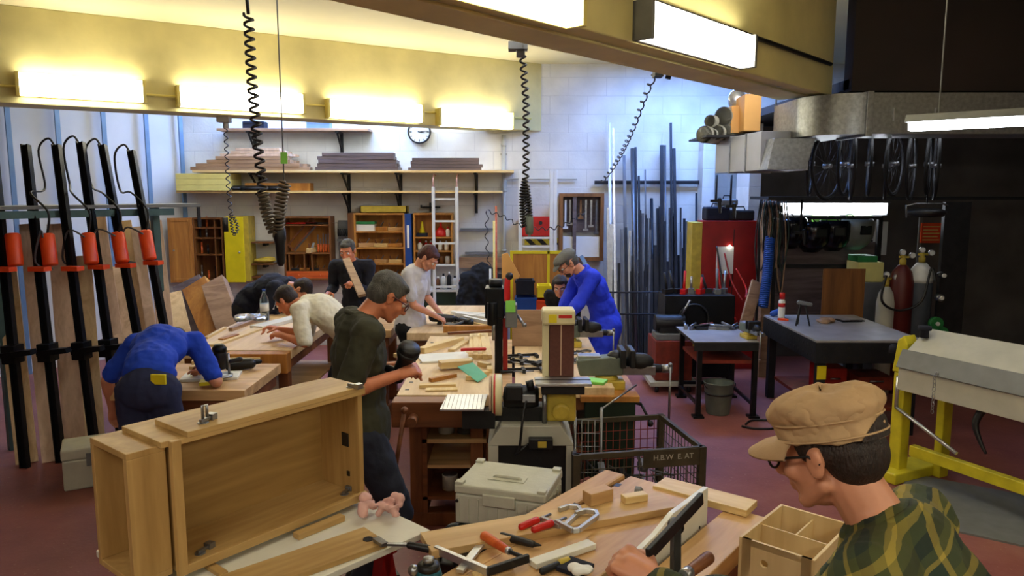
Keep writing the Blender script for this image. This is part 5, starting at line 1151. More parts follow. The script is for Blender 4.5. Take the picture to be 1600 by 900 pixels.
obj('disc_guard', MB().lathe([(.112, 0), (.115, .005), (.115, .05), (.09, .055)], (dx + .004, by - .02, mz + .01), 40, (1, 0, 0)), M['machcream'], ts); obj('red_rim', MB().lathe([(.1165, .008), (.1165, .018)], (dx + .004, by - .02, mz + .01), 40, (1, 0, 0)), M['redbright'], ts)
t0 = obj('disc_table', MB().prism([(P(690, 640, 3.9).x - SC.x, -.19), (P(757, 640, 3.9).x - SC.x, -.19), (P(760, 612, 3.9).x - SC.x, .10), (P(694, 612, 3.9).x - SC.x, .10)], P(700, 626, 3.95).z - zt - .012, P(700, 626, 3.95).z - zt, 'xy'), M['alu'], ts, bev=.002)
q = MB()
for k in range(10): q.b2((P(694 + k * 6.4, 626, 3.9).x - SC.x, -.185, P(700, 626, 3.95).z - zt - .0005), (P(694 + k * 6.4, 626, 3.9).x - SC.x + .003, .09, P(700, 626, 3.95).z - zt + .0012))
obj('groove', q, M['grey'], t0)
obj('table_arm', MB().b2((dx - .16, by - .10, mz - .16), (dx + .02, by - .02, mz - .06)).cyl((dx - .1, by - .08, -.02), (dx - .1, by - .08, mz - .05), .018), M['black'], ts)
obj('disc_support', MB().b2((dx + .02, by - .05, 0), (mx1 + .03, by + .06, mz - .05)), M['black'], ts, bev=.004)
obj('belt_tension_post', MB().cyl((mx1 + .03, by - .08, 0), (mx1 + .03, by - .08, mz + .06), .014).ell((mx1 + .03, by - .08, mz + .07), .02), M['steel'], ts)
a = P(930, 597, 4.4); solo('green_cloth', MB().b2((-.07, -.05, 0), (.07, .05, .02)), M['greentag'], 'bright green pad hanging at the end of the sander table', 'pad', (a.x, 4.42, a.z - .01), -.4, bev=.006)
# stand carrying the big vices to the right of the sander
vx = P(925, 600, 5.0).x
t = thing('vice_stand', 'dark green stand with yellow top plate carrying the bench vices', 'stand', (.60, 4.62, 0)); zt2 = .80
obj('stand_body', MB().b2((-.13, 0, 0), (.20, .6, zt2 - .04)), M['darkgreen'], t, bev=.006); obj('top_plate', MB().b2((-.16, -.03, zt2 - .04), (.22, .62, zt2)), M['honey'], t, bev=.004)
def vice(label, x, y, z, s=1., rz=0.):
    t = thing('bench_vice', label, 'vice', (x, y, z), rz)
    obj('vice_base', MB().b2((-.14 * s, -.07 * s, 0), (.06 * s, .07 * s, .05 * s)).cyl((-.04 * s, 0, .05 * s), (-.04 * s, 0, .075 * s), .07 * s, .06 * s), M['yellowdirty'], t, bev=.006)
    obj('fixed_body', MB().prism([(-.20 * s, .075 * s), (-.22 * s, .17 * s), (-.02 * s, .19 * s), (.05 * s, .185 * s), (.05 * s, .08 * s)], -.05 * s, .05 * s), M['greygreen'], t, bev=.01)
    obj('anvil', MB().b2((-.21 * s, -.04 * s, .17 * s), (-.08 * s, .04 * s, .195 * s)), M['alu'], t, bev=.004)
    obj('rear_jaw', MB().b2((.03 * s, -.085 * s, .13 * s), (.06 * s, .085 * s, .235 * s)).ell((.01 * s, 0, .18 * s), (.05 * s, .05 * s, .04 * s)), M['dark'], t, bev=.005)
    obj('front_jaw', MB().b2((.085 * s, -.085 * s, .13 * s), (.115 * s, .085 * s, .235 * s)).ell((.15 * s, 0, .15 * s), (.085 * s, .045 * s, .055 * s)).cyl((.12 * s, 0, .12 * s), (.28 * s, 0, .11 * s), .032 * s, .024 * s), M['dark'], t, bev=.008)
    obj('slide', MB().b2((.04 * s, -.035 * s, .08 * s), (.24 * s, .035 * s, .13 * s)), M['steel'], t, bev=.003)
    h = obj('spindle_handle', MB().cyl((.28 * s, 0, .11 * s), (.34 * s, 0, .11 * s), .025 * s).cyl((.325 * s, -.03 * s, .14 * s), (.325 * s, -.03 * s, -.20 * s), .007 * s).ell((.325 * s, -.03 * s, -.20 * s), .013 * s).ell((.325 * s, -.03 * s, .14 * s), .013 * s), M['steel'], t)
    return t
vice('large grey green bench vice at the near end of the stand, jaws to the right', .68, 4.82, zt2, 1.15)
vice('second grey vice further back in front of the blue coat', .50, 5.9, BZ - .03, 1.0, .05)
for k in range(7):
    a = G(868 + R.uniform(0, 60), 560 + R.uniform(-16, 10), BZ); fclamp('steel clamp in the tangle between the two vices, %s' % ('first second third fourth fifth sixth seventh'.split()[k]), (min(a.x, .52), 5.3 + .07 * k, BZ - .028 + .0), R.uniform(0, 6), .55, 'steel', 'steel', 'steel clamps between the vices')
t = thing('cabinet_crank', 'black crank handle at the side of the vice stand', 'crank', (.86, 4.75, .70)); obj('crank_arm', MB().cyl((-.06, 0, .02), (.0, 0, 0), .012).cyl((0, 0, 0), (.05, -.03, -.10), .009).ell((.055, -.035, -.12), .022), M['black'], t)
# ---------------------------------------------------------------- wire crate with scrap
ca = G(900, 710, .70); cb = G(1097, 697, .70); dv = cb - ca; rzc = math.atan2(dv.y, dv.x); Lc = V3((dv.x, dv.y, 0)).length
t = thing('wire_crate', 'rusty wire mesh crate filled with metal scrap', 'crate', (ca.x, ca.y, 0), rzc); Dc = .60; HZ = .70
q = MB()
for x in (0, Lc):
    for y in (0, Dc): q.b2((x - .02, y - .02, 0), (x + .02, y + .02, HZ))
for z_ in (.12, HZ - .03): q.b2((0, -.012, z_), (Lc, .012, z_ + .03)).b2((0, Dc - .012, z_), (Lc, Dc + .012, z_ + .03)).b2((-.012, 0, z_), (.012, Dc, z_ + .03)).b2((Lc - .012, 0, z_), (Lc + .012, Dc, z_ + .03))
q.b2((0, 0, .10), (Lc, Dc, .12)); obj('crate_frame', q, M['crate'], t, bev=.002)
obj('name_plate', MB().b2((Lc * .52, -.016, HZ - .10), (Lc - .02, -.012, HZ - .005)), M['crate'], t)
text('plate_lettering', 'H.B.W  E. AT', .042, M['mach'], t, (Lc * .76, -.018, HZ - .045), (PI / 2, 0, 0))
def mesh_panel(p0, p1, z0, z1, nx, nz):
    q = MB(); p0 = V3(p0); p1 = V3(p1)
    for k in range(nx + 1): p = p0.lerp(p1, k / nx); q.cyl((p.x, p.y, z0), (p.x, p.y, z1), .0028, n=5)
    for k in range(nz + 1): z_ = z0 + (z1 - z0) * k / nz; q.cyl((p0.x, p0.y, z_), (p1.x, p1.y, z_), .0028, n=5)
    return q
for a_, b_, n_ in (((0, 0), (Lc, 0), 16), ((0, Dc), (Lc, Dc), 16), ((Lc, 0), (Lc, Dc), 13), ((0, 0), (0, Dc), 13)):
    obj('mesh_side', mesh_panel((a_[0], a_[1], 0), (b_[0], b_[1], 0), .12, HZ - .03, n_, 9), M['rust'] if a_ == (0, Dc) else M['crate'], t)
for k in range(46):
    x = ca.x + math.cos(rzc) * (u_ := R.uniform(.08, Lc - .08)) - math.sin(rzc) * (v_ := R.uniform(.07, Dc - .07)); y = ca.y + math.sin(rzc) * u_ + math.cos(rzc) * v_
    q = MB(); kk = k % 3
    if kk == 0: q.box((0, 0, 0), (R.uniform(.08, .2), .04, .004), (R.uniform(-.5, .5), R.uniform(-.5, .5), 0))
    elif kk == 1: q.tube([(R.uniform(-.08, .08), R.uniform(-.08, .08), R.uniform(-.04, .05)) for _ in range(4)], .007, 6)
    else: q.box((0, 0, 0), (.06, .05, .05), (R.uniform(-1, 1), R.uniform(-1, 1), 0)).cyl((-.05, 0, 0), (.07, .02, .03), .012)
    solo('metal_scrap', q, M[R.choice(('rust', 'dark', 'steel', 'greysteel'))], 'piece of metal scrap in the wire crate', 'scrap', (x, y, .17 + .055 * (k // 8) + R.uniform(0, .02)), R.uniform(0, 6), 'metal scrap in the wire crate')
# second wire basket left of the crate (taller thin grey wire)
t = thing('wire_basket', 'thin grey wire trolley basket between machine cabinet and crate', 'basket', (P(897, 640, 4.45).x, 4.35, 0))
q = mesh_panel((0, 0, 0), (.16, 0, 0), .05, .72, 4, 8); q.v += []; obj('front_mesh', q, M['steel'], t); obj('side_mesh', mesh_panel((.16, 0, 0), (.18, .25, 0), .05, .72, 4, 8), M['steel'], t)
obj('posts', MB().cyl((0, 0, 0), (0, 0, .74), .008).cyl((.16, 0, 0), (.16, 0, .80), .008).cyl((.16, 0, .79), (.42, .3, .86), .006), M['steel'], t)
# ---------------------------------------------------------------- dust extractor and tool case (centre front)
zv = .36
t = thing('dust_extractor', 'white dust extractor with dark band, hose and cables under the white tool case', 'vacuum', (-.02, 3.02, 0), -.20)
obj('tank', MB().b2((-.17, -.14, .10), (.20, .26, .60)), M['case'], t, bev=.02); obj('dark_band', MB().b2((-.19, -.16, .60), (.21, .27, .72)), M['casedk'], t, bev=.012)
for x in (-.14, .16):
    for y in (-.1, .2): obj('wheel', MB().cyl((x - .02, y, .05), (x + .02, y, .05), .05), M['black'], t)
text('brand_lettering', 'FESTOOL', .034, mat('green lettering', (20, 110, 70), .5, bump=0), t, (-.08, -.1615, .67), (PI / 2, 0, 0))
text('type_lettering', 'SYS', .06, M['grey'], t, (-.06, -.1415, .52), (PI / 2, 0, 0))
obj('hose', MB().tube(bez([(-.17, .05, .60), (-.26, .02, .62), (-.30, -.05, .50), (-.24, -.08, .36), (-.31, -.04, .22), (-.22, -.02, .12)], 8), .024, 10), M['black'], t)
obj('cable', MB().tube(bez([(-.18, -.1, .62), (-.24, -.13, .68), (-.30, -.10, .56), (-.27, -.12, .42), (-.31, -.13, .35), (-.21, -.14, .30)], 8), .009, 6), M['black'], t)
obj('pale_cable', MB().tube(bez([(-.18, -.05, .68), (-.27, -.1, .60), (-.28, -.12, .48)], 8), .009, 6), M['case'], t)
obj('hose_plug', MB().b2((-.26, -.17, .42), (-.19, -.10, .56)), M['black'], t, bev=.01)
t = thing('tool_case', 'large warm white ribbed tool case standing on the dust extractor', 'case', (-.01, 3.02, .7225), -.30); cw, cdp, ch = .195, .145, .170
obj('case_body', MB().b2((-cw, -cdp, 0), (cw, cdp, ch - .04)), M['case'], t, bev=.008); obj('lid', MB().b2((-cw - .003, -cdp - .003, ch - .038), (cw + .003, cdp + .003, ch)), M['case'], t, bev=.008)
for sx in (-1, 1):
    for sy in (-1, 1): obj('corner_foot', MB().box((sx * (cw - .018), sy * (cdp - .018), ch + .005), (.036, .036, .012)), M['case'], t, bev=.003)
q = MB()
for k in range(9): q.b2((-cw + .015 + k * .042, -cdp - .006, .01), (-cw + .021 + k * .042, -cdp, ch - .055))
for k in range(5): q.b2((cw, -cdp + .03 + k * .055, .01), (cw + .006, -cdp + .036 + k * .055, ch - .055))
obj('ribs', q, M['case'], t); obj('latch', MB().b2((-.07, -cdp - .014, ch - .075), (.07, -cdp - .002, ch - .025)), M['case'], t, bev=.004)
obj('top_handle', MB().tube([(-.06, -.03, ch), (-.05, -.03, ch + .008), (.05, -.03, ch + .008), (.06, -.03, ch)], .008, 6).b2((-.08, -.06, ch), (.08, .0, ch + .004)), M['case'], t)
for x in (-cw + .012, cw - .03): obj('corner_bolt', MB().cyl((x, -cdp - .008, ch - .07), (x, -cdp, ch - .07), .007), M['black'], t)
# ---------------------------------------------------------------- foreground: white board table with the oak cabinet
LW = math.radians(47); Lv = V3((math.cos(LW), math.sin(LW), 0)); Dv = V3((-math.sin(LW), math.cos(LW), 0))
Cc = G(672, 828, .88); Aa = G(150, 860, .88)
Wb = (Aa - Cc).dot(Dv); Lb = -(Aa - Cc).dot(Lv)
t = thing('trestle_table', 'trestle under the white board at the front left', 'table', (Cc.x, Cc.y, 0), LW)
for x in (-.12, -Lb + .15):
    obj('trestle', MB().b2((x - .03, .08, .80), (x + .03, Wb - .08, .858)).bar((x - .14, .12, 0), (x, .12, .8), .05, .04).bar((x + .14, .12, 0), (x, .12, .8), .05, .04).bar((x - .14, Wb - .12, 0), (x, Wb - .12, .8), .05, .04).bar((x + .14, Wb - .12, 0), (x, Wb - .12, .8), .05, .04), M['red' if x > -.3 else 'dark'], t)
solo('white_board', MB().b2((-Lb, 0, -.022), (0, Wb, 0)), M['offwhite'], 'white laminated board lying on the trestles under the oak cabinet', 'board', (Cc.x, Cc.y, .88), LW, bev=.002)
# oak cabinet on its side
BR = math.radians(51.6); z0 = .902; HB = .44
O1 = G(570, 778, .90)
bl = G(274, 893, .90); LBx = (V3((O1.x - bl.x, O1.y - bl.y, 0))).length
t = thing('oak_cabinet', 'oak cabinet lying on its side on the white board, open front', 'cabinet', (O1.x, O1.y, z0), BR)
Dp = .25; th = .02; Lx = -LBx
obj('bottom_panel', MB().b2((Lx, 0, 0), (0, Dp, th)), M['oak'], t, bev=.002)
obj('top_panel', MB().b2((Lx - .035, .0, HB - th), (0, Dp + .01, HB)), M['oak'], t, bev=.002)
obj('top_overlay', MB().b2((Lx + .04, -.022, HB), (-.002, Dp - .06, HB + .018)), M['oak'], t, bev=.002)
obj('side_panel', MB().b2((-.022, 0, th), (0, Dp, HB - th)), M['oakz'], t, bev=.002)
obj('partition', MB().b2((Lx, 0, th), (Lx + .022, Dp, HB - th)), M['oakz'], t, bev=.002)
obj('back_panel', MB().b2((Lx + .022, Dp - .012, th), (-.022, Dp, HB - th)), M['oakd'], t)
obj('front_stile', MB().b2((Lx - .012, -.022, -.0), (Lx + .018, 0, HB)), M['oakz'], t, bev=.002)
obj('front_rail', MB().b2((Lx + .018, -.02, 0), (0, 0, .03)), M['oak'], t, bev=.002); obj('front_rail', MB().b2((Lx + .018, -.02, HB - .016), (0, 0, HB)), M['oak'], t, bev=.002)
# end compartment
e0, e1 = Lx - .13, Lx - .012
obj('end_compartment', MB().b2((e0, .02, HB - .035), (e1, Dp + .02, HB - .015)).b2((e0, .02, 0), (e1, Dp + .02, .02)).b2((e0, .02, .02), (e1, .045, HB - .035)).b2((e0, Dp, .02), (e1, Dp + .02, HB - .035)).b2((e1 - .015, .045, .02), (e1, Dp, HB - .035)), M['oakz'], t, bev=.002)
def hinge(p, rz=0.):
    h = obj('hinge', MB().cyl((0, 0, 0), (0, 0, .003), .018).b2((-.012, -.006, .003), (.05, .006, .014)).b2((.03, -.014, .0), (.055, .014, .02)), M['steel'], t, bev=.002); h.location = p; h.rotation_euler = (0, 0, rz); return h
hinge((Lx + .12, .03, HB + .018), .4); hinge((-.05, .005, HB + .018), -1.5); hinge((Lx + .09, .04, th), .3); hinge((-.06, .05, th), .4)
obj('lock_plate', MB().b2((-.027, .06, .20), (-.022, .10, .255)), M['black'], t, bev=.002); obj('hinge', MB().b2((-.026, .06, .08), (-.022, .075, .10)), M['black'], t)
q = MB().tube([(Lx + .12, .03, HB + .03), (Lx + .12, .03, HB + .075), (Lx + .135, .03, HB + .075), (Lx + .135, .03, HB + .035)], .005, 6); obj('hinge_pin', q, M['steel'], t)
# loose door, spacers, cloth
Fd = G(605, 847, .90); Bd = G(563, 825, .90); Gd = G(352, 896, .90); e_ = Bd - Gd; rz = math.atan2(e_.y, e_.x); wd = abs((Fd - Bd).dot(V3((-math.sin(rz), math.cos(rz), 0))))
t = thing('oak_leaf', 'loose oak door panel with steel hinge lying on the white board', 'door', (Fd.x, Fd.y, .8805), rz)
obj('door_panel', MB().b2((-.75, 0, 0), (.0, wd, .020)), M['oak'], t, bev=.002)
for x in (-.02,): obj('hinge', MB().cyl((x, .02, .02), (x, .02, .024), .018).b2((x - .02, -.03, .024), (x + .005, .03, .036)).bar((x, -.03, .03), (x + .06, -.06, .02), .015, .008), M['steel'], t)
obj('hinge_cup', MB().cyl((-.04, .06, .02), (-.04, .06, .0225), .018), M['dark'], t)
stick('brown oak spacer stick lying between cabinet and door', (462, 838), (535, 808), .881, .035, .022, 'oak', lift=0)
stick('short oak spacer stick near the bottom of the picture', (325, 882), (350, 898), .881, .03, .014, 'oak')
a = G(585, 800, .90); q = MB()
for k in range(22): q.ell((R.uniform(-.085, .085), R.uniform(-.055, .055), .010 + R.uniform(0, .045)), (R.uniform(.015, .04), R.uniform(.010, .022), R.uniform(.010, .02)), (R.uniform(-.6, .6), R.uniform(-.6, .6), R.uniform(0, 3)))
o = solo('pink_rag', q, M['pinkcloth'], 'crumpled pink rag at the right end of the white board', 'rag', (a.x + .02, a.y + .01, .89)); remesh(o, .005, 1, .03)
# ---------------------------------------------------------------- foreground right: workbench E
EO = G(985, 743, .88); ER = math.radians(51.5); EL = V3((math.cos(ER), math.sin(ER), 0)); ED = V3((-math.sin(ER), math.cos(ER), 0))
def EP(px, py, z):
    p = G(px, py, z) - EO; return V3((p.dot(EL), p.dot(ED), 0))
def EW(x, y, z): return V3((EO.x, EO.y, 0)) + EL * x + ED * y + V3((0, 0, z))
t = thing('workbench', 'big beech workbench in the right foreground with clamps and blocks on it', 'workbench', (EO.x, EO.y, 0), ER)
obj('bench_top', MB().b2((-2.0, -.345, .80), (0, 0, .88)).b2((-2.0, 0, .80), (-.70, .06, .88)), M['beech'], t, bev=.006)
obj('vise_jaw', MB().b2((-.66, .022, .79), (.0, .125, .882)), M['beech'], t, bev=.012)
obj('rear_plank', MB().b2((-1.9, -.60, .79), (0, -.44, .86)), M['beech'], t, bev=.004)
obj('rear_rail', MB().b2((-1.9, -.60, .72), (-.02, -.57, .785)), M['beechdk'], t, bev=.004)
obj('apron', MB().b2((-1.9, -.60, .66), (-.1, .0, .76)), M['beechdk'], t)
for x in (-.2, -1.75):
    for y in (-.52, -.08): obj('leg', MB().b2((x - .045, y - .045, 0), (x + .045, y + .045, .66)), M['beechdkz'], t, bev=.004)
q = MB()
for px_, py_ in ((965, 758), (898, 789), (727, 866)): p = EP(px_, py_, .88); q.b2((p.x - .016, p.y - .012, .86), (p.x + .016, p.y + .012, .8815))
obj('dog_holes', q, M['black'], t)
obj('vise_screw', MB().cyl((-.66, .07, .83), (-.74, .07, .83), .028).ell((-.76, .07, .83), (.035, .03, .03)), M['beechdk'], t)
# flat panel lying on the bench
p1 = EP(1063, 797, .90); p2 = EP(985, 755, .90); p3 = EP(905, 853, .90)
solo('planed_board', MB().b2((0, -.15, 0), (.98, 0, .028)), M['honeyb'], 'long flat board lying diagonally on the foreground bench', 'board', EW(-.215, -.335, .8805), ER + math.radians(150), bev=.002)
def on(px, py, z): return G(px, py, z)
a = on(934, 787, .90); solo('wood_block', MB().b2((-.055, -.028, 0), (.055, .028, .05)), M['beech'], 'brown rectangular wood block with a saw cut on the foreground bench', 'block', (a.x, a.y, .909), .55, bev=.003)
a = on(991, 786, .90); solo('wood_block', MB().b2((-.05, -.02, 0), (.05, .02, .028)), M['pine'], 'small fresh pale block right of the brown one', 'block', (a.x, a.y, .909), .35, bev=.003)
a = on(995, 770, .90); solo('steel_wedge', MB().prism([(0, 0), (.012, .03), (.03, .035), (.085, 0)], -.012, .012), M['grey'], 'dark grey steel wedge behind the small pale block', 'wedge', (a.x, a.y, .881), 1.2, bev=.002)
stick('fresh pale plank at the far right corner of the bench', (1030, 757), (1175, 795), .862, .12, .028, 'pine', 'plank', 'wood_plank')
stick('white painted stick lying on the foreground bench', (832, 882), (925, 850), .881, .045, .02, 'offwhite', lift=.0)
stick('pale short stick near the bottom of the bench', (740, 900), (800, 882), .881, .03, .012, 'pine')
# two red handled clamps (G clamps)
for k, (hx0, hy0, hx1, hy1, c0, c1) in enumerate(((815, 823, 845, 810, (880, 805), (905, 838)), (835, 827, 868, 815, (900, 800), (862, 842)))):
    zz = .905 + .008 * k; h0 = on(hx0, hy0, zz + .012); h1 = on(hx1, hy1, zz + .012)
    t = thing('quick_clamp', ('left', 'right')[k] + ' of the two red handled grey clamps on the foreground bench', 'clamp', (h0.x, h0.y, zz)); T0 = V3(t.location)
    d_ = (h1 - h0); d_.z = 0; d_.normalize(); s_ = V3((d_.y, -d_.x, 0)); up = V3((0, 0, .012))
    obj('red_handle', MB().cap(up, up + d_ * .075, .013, .014), M['redbright'], t)
    obj('spindle', MB().cyl(up + d_ * .08, up + d_ * .15, .005), M['steel'], t)
    pts = [up + d_ * .10 + s_ * .0, up + d_ * .10 + s_ * .09, up + d_ * .12 + s_ * .10, up + d_ * .25 + s_ * .06, up + d_ * .27 + s_ * .03, up + d_ * .25 - s_ * .0, up + d_ * .20 - s_ * .005]
    q = MB()
    for u_ in range(len(pts) - 1): q.bar(pts[u_], pts[u_ + 1], .014, .018)
    obj('clamp_frame', q, M['alu'], t, bev=.002)
# F clamp with orange handle
a = on(752, 842, .92); b = on(800, 872, .92); c_ = on(880, 0 + 872, .92)
t = thing('bar_clamp', 'F clamp with orange wooden handle lying near the bottom centre', 'clamp', (a.x, a.y, .900)); T0 = V3(t.location)
def rel(px, py, z): return G(px, py, z) - T0
obj('wooden_handle', MB().cap(rel(758, 838, .915), rel(790, 858, .915), .018, .014), M['orangew'], t); obj('ferrule', MB().cyl(rel(792, 859, .915), rel(797, 862, .915), .012), M['alu'], t)
obj('spindle', MB().cyl(rel(796, 862, .914), rel(824, 873, .912), .007), M['dark'], t)
obj('clamp_bar', MB().bar(rel(680, 858, .90), rel(762, 893, .905), .016, .026), M['alu'], t, bev=.001)
obj('sliding_arm', MB().bar(rel(762, 893, .905), rel(826, 872, .91), .014, .028), M['dark'], t, bev=.002); obj('fixed_arm', MB().bar(rel(762, 838, .895), rel(718, 893, .895), .026, .012), M['alu'], t, bev=.001)
t = thing('black_handle', 'black plastic tool with pointed nose beside the orange handled clamp', 'tool', on(790, 838, .895)); T0 = V3(t.location)
obj('grip', MB().cap(rel(785, 838, .897), rel(832, 850, .897), .015, .012), M['black'], t); obj('nose', MB().cap(rel(832, 850, .897), rel(845, 852, .892), .010, .003), M['black'], t)
t = thing('hand_saw', 'black handle sticking off the bench edge at left', 'saw', on(672, 856, .90)); T0 = V3(t.location); obj('grip', MB().cap(rel(640, 852, .90), rel(672, 858, .895), .012, .014), M['black'], t); obj('blade', MB().bar(rel(672, 858, .893), rel(690, 862, .893), .03, .004), M['alu'], t)
# teal router at bottom left of the bench
a = G(666, 893, .93); t = thing('trim_router', 'teal and black trim router at the left corner of the foreground bench', 'router', (a.x + .01, a.y - .02, .83)); obj('motor', MB().lathe([(.038, 0), (.042, .02), (.042, .10), (.036, .12)], n=20), M['makita'], t); obj('collar', MB().lathe([(.036, .12), (.034, .135), (.022, .14)], n=20), M['black'], t); obj('knob', MB().lathe([(.018, .14), (.018, .155), (.012, .158)], n=14), M['steel'], t); obj('side_knob', MB().ell((-.045, -.01, .12), .018), M['steel'], t)
# sandpaper / bag clutter at bottom
stick('dark blue folded pouch near the bottom of the bench', (880, 880), (918, 893), .881, .09, .015, 'navy', 'pouch', 'cloth_pouch', lift=.0)
a = G(900, 895, .90); q = MB()
for k in range(5): q.ell((R.uniform(-.03, .03), R.uniform(-.02, .02), .012), (R.uniform(.02, .03), .02, .014))
o = solo('tissue', q, M['paper'], 'crumpled white tissue on the dark pouch', 'tissue', (a.x, a.y, .9)); remesh(o, .005, 1, .02)
a = G(862, 885, .895); t = thing('pencil_plane', 'dark small tool with yellow end at the bottom of the bench', 'tool', (a.x, a.y, .893), .7); obj('grip', MB().cap((-.04, 0, 0), (.03, 0, 0), .012, .010), M['dark'], t); obj('end', MB().cap((.04, 0, 0), (.07, 0, 0), .014, .012), M['yellowdirty'], t)
# upright white panel clamped in the bench
p0 = EP(1068, 868, .86); 
t = thing('upright_sheet', 'pale white panel clamped upright at the rear edge of the foreground bench', 'panel', EW(0, 0, 0), ER)
xa = EP(1066, 880, .87).x; xb = EP(1153, 820, .87).x
obj('panel_sheet', MB().prism([(xa - .25, .78), (xb, .78), (xb, .985), (xa + .10, .985), (xa - .02, .955), (xa - .25, .93)], -.42, -.40), M['white'], t, bev=.002); obj('black_dot', MB().cyl((xb - .07, -.422, .85), (xb - .07, -.419, .85), .006), M['black'], t)
# ---------------------------------------------------------------- plywood box on a stool
pb = V3(G(1155, 838, 1.0)); pb2 = V3(G(1220, 787, 1.0)); dv = pb2 - pb; rz = math.atan2(dv.y, dv.x); Lp = V3((dv.x, dv.y, 0)).length
t = thing('plywood_box', 'plywood tray box with dividers and a round hole in front of the capped man', 'box', (pb.x, pb.y, .80), rz); hz = .20; wy = -.24; e = .010
q = MB().b2((0, wy, 0), (Lp, 0, e)).b2((0, -e, e), (Lp, 0, hz)).b2((0, wy, e), (Lp, wy + e, hz)).b2((Lp - e, wy + e, e), (Lp, -e, hz))
obj('box_body', q, M['ply'], t, bev=.001)
n = 20; cx_, cz_, rr = -.085, .135, .013
q = MB(); o_ = [(-e, e), (-e, hz), (wy + e, hz), (wy + e, e)]
ring = [(cx_ + rr * math.cos(2 * PI * i / n), cz_ + rr * math.sin(2 * PI * i / n)) for i in range(n)]
def outer(i):
    a_ = 2 * PI * i / n; c0, s0 = math.cos(a_), math.sin(a_); k = 1e9
    for (lim, c__, o0) in ((-e, c0, cx_), (wy + e, c0, cx_), (hz, s0, cz_), (e, s0, cz_)):
        if abs(c__) > 1e-6:
            v = (lim - o0) / c__
            if v > 0: k = min(k, v)
    return (cx_ + c0 * k, cz_ + s0 * k)
out_ = [outer(i) for i in range(n)]
for xx in (0, e):
    vs = [(xx, y_, z_) for y_, z_ in ring] + [(xx, y_, z_) for y_, z_ in out_]; q.add(vs, [(i, (i + 1) % n, n + (i + 1) % n, n + i) for i in range(n)])
q.add([(0, y_, z_) for y_, z_ in ring] + [(e, y_, z_) for y_, z_ in ring], [(i, (i + 1) % n, n + (i + 1) % n, n + i) for i in range(n)])
q.b2((0, -e - .03, e), (e, -e, hz)).b2((0, wy + e, e), (e, wy + e + .03, hz)).b2((0, wy + e, hz - .02), (e, -e, hz)).b2((0, wy + e, e), (e, -e, .03))
obj('front_panel', q, M['ply'], t); obj('divider', MB().b2((Lp * .45, wy + e, e), (Lp * .45 + .006, -e, hz - .01)), M['ply'], t); obj('divider', MB().b2((Lp * .45 + .006, wy / 2, e), (Lp - e, wy / 2 + .006, hz - .02)), M['ply'], t)
t = thing('stool', 'stool carrying the plywood box', 'stool', (pb.x, pb.y, 0), rz); obj('seat', MB().b2((-.02, wy - .02, .77), (Lp + .02, .02, .799)), M['beech'], t, bev=.004)
for x in (.02, Lp - .02):
    for y in (wy + .02, -.02): obj('leg', MB().b2((x - .02, y - .02, 0), (x + .02, y + .02, .77)), M['beechdkz'], t)
# ---------------------------------------------------------------- right bay: red cabinet, forge table, bucket
a = P(1085, 345, 8.6); b = P(1180, 470, 8.6); W_ = b.x - a.x
t = thing('red_cabinet', 'tall red metal cabinet with an orange side and white notice', 'cabinet', (a.x, 8.6, 0)); obj('cabinet_body', MB().b2((.10, 0, 0), (W_, .28, a.z)), M['red'], t, bev=.008); obj('orange_side', MB().b2((-.02, .01, .7), (.10, .27, a.z - .02)), M['yellowdirty'], t, bev=.004)
obj('notice', MB().b2((.27, -.006, a.z - .62), (.47, -.001, a.z - .30)), M['paper'], t); obj('lit_lamp', MB().ell((.42, -.02, a.z - .30), .018), M['led'], t); obj('door_seam', MB().b2((W_ * .62, -.004, .2), (W_ * .62 + .008, 0, a.z - .1)), M['black'], t); obj('handle', MB().cyl((W_ * .58, -.03, 1.0), (W_ * .58, -.03, 1.12), .01), M['dark'], t)
for k, (m_, x, w_) in enumerate((('navy', .15, .28), ('dark', .42, .3), ('grey', .3, .22))):
    t2 = thing('machine_part', ('dark blue tool case', 'dark rounded motor', 'grey small box')[k] + ' on top of the red cabinet', 'equipment', (a.x + x, 8.75, a.z + (.0 if k < 2 else .17)))
    obj('equipment_body', MB().b2((0, -.1, 0), (w_, .12, .16 - .04 * k)), M[m_], t2, bev=.02); obj('handle', MB().tube([(w_ * .3, 0, .16 - .04 * k), (w_ * .35, 0, .20 - .04 * k), (w_ * .65, 0, .20 - .04 * k), (w_ * .7, 0, .16 - .04 * k)], .008, 6), M['black'], t2)
# torches on the cabinet front
for k, (x0, y0, x1, y1, m_) in enumerate(((1122, 400, 1150, 500, 'redbright'), (1132, 395, 1160, 470, 'red'), (1120, 385, 1130, 470, 'black'), (1150, 420, 1165, 465, 'redbright'))):
    p_ = P(x0, y0, 8.45); q_ = P(x1, y1, 8.2); mid = (p_ + q_) / 2 + V3((-.06 + .04 * k, 0, -.05)); s_ = V3((0, 0, 0))
    solo('gas_hose', MB().tube([v - p_ for v in bez([p_, mid, q_], 10)], .010, 6), M[m_], ('bright red hose curving down the cabinet front', 'dark red hose on the cabinet front', 'black hose looping beside the white notice', 'short red hose at right of the notice')[k], 'hose', p_)
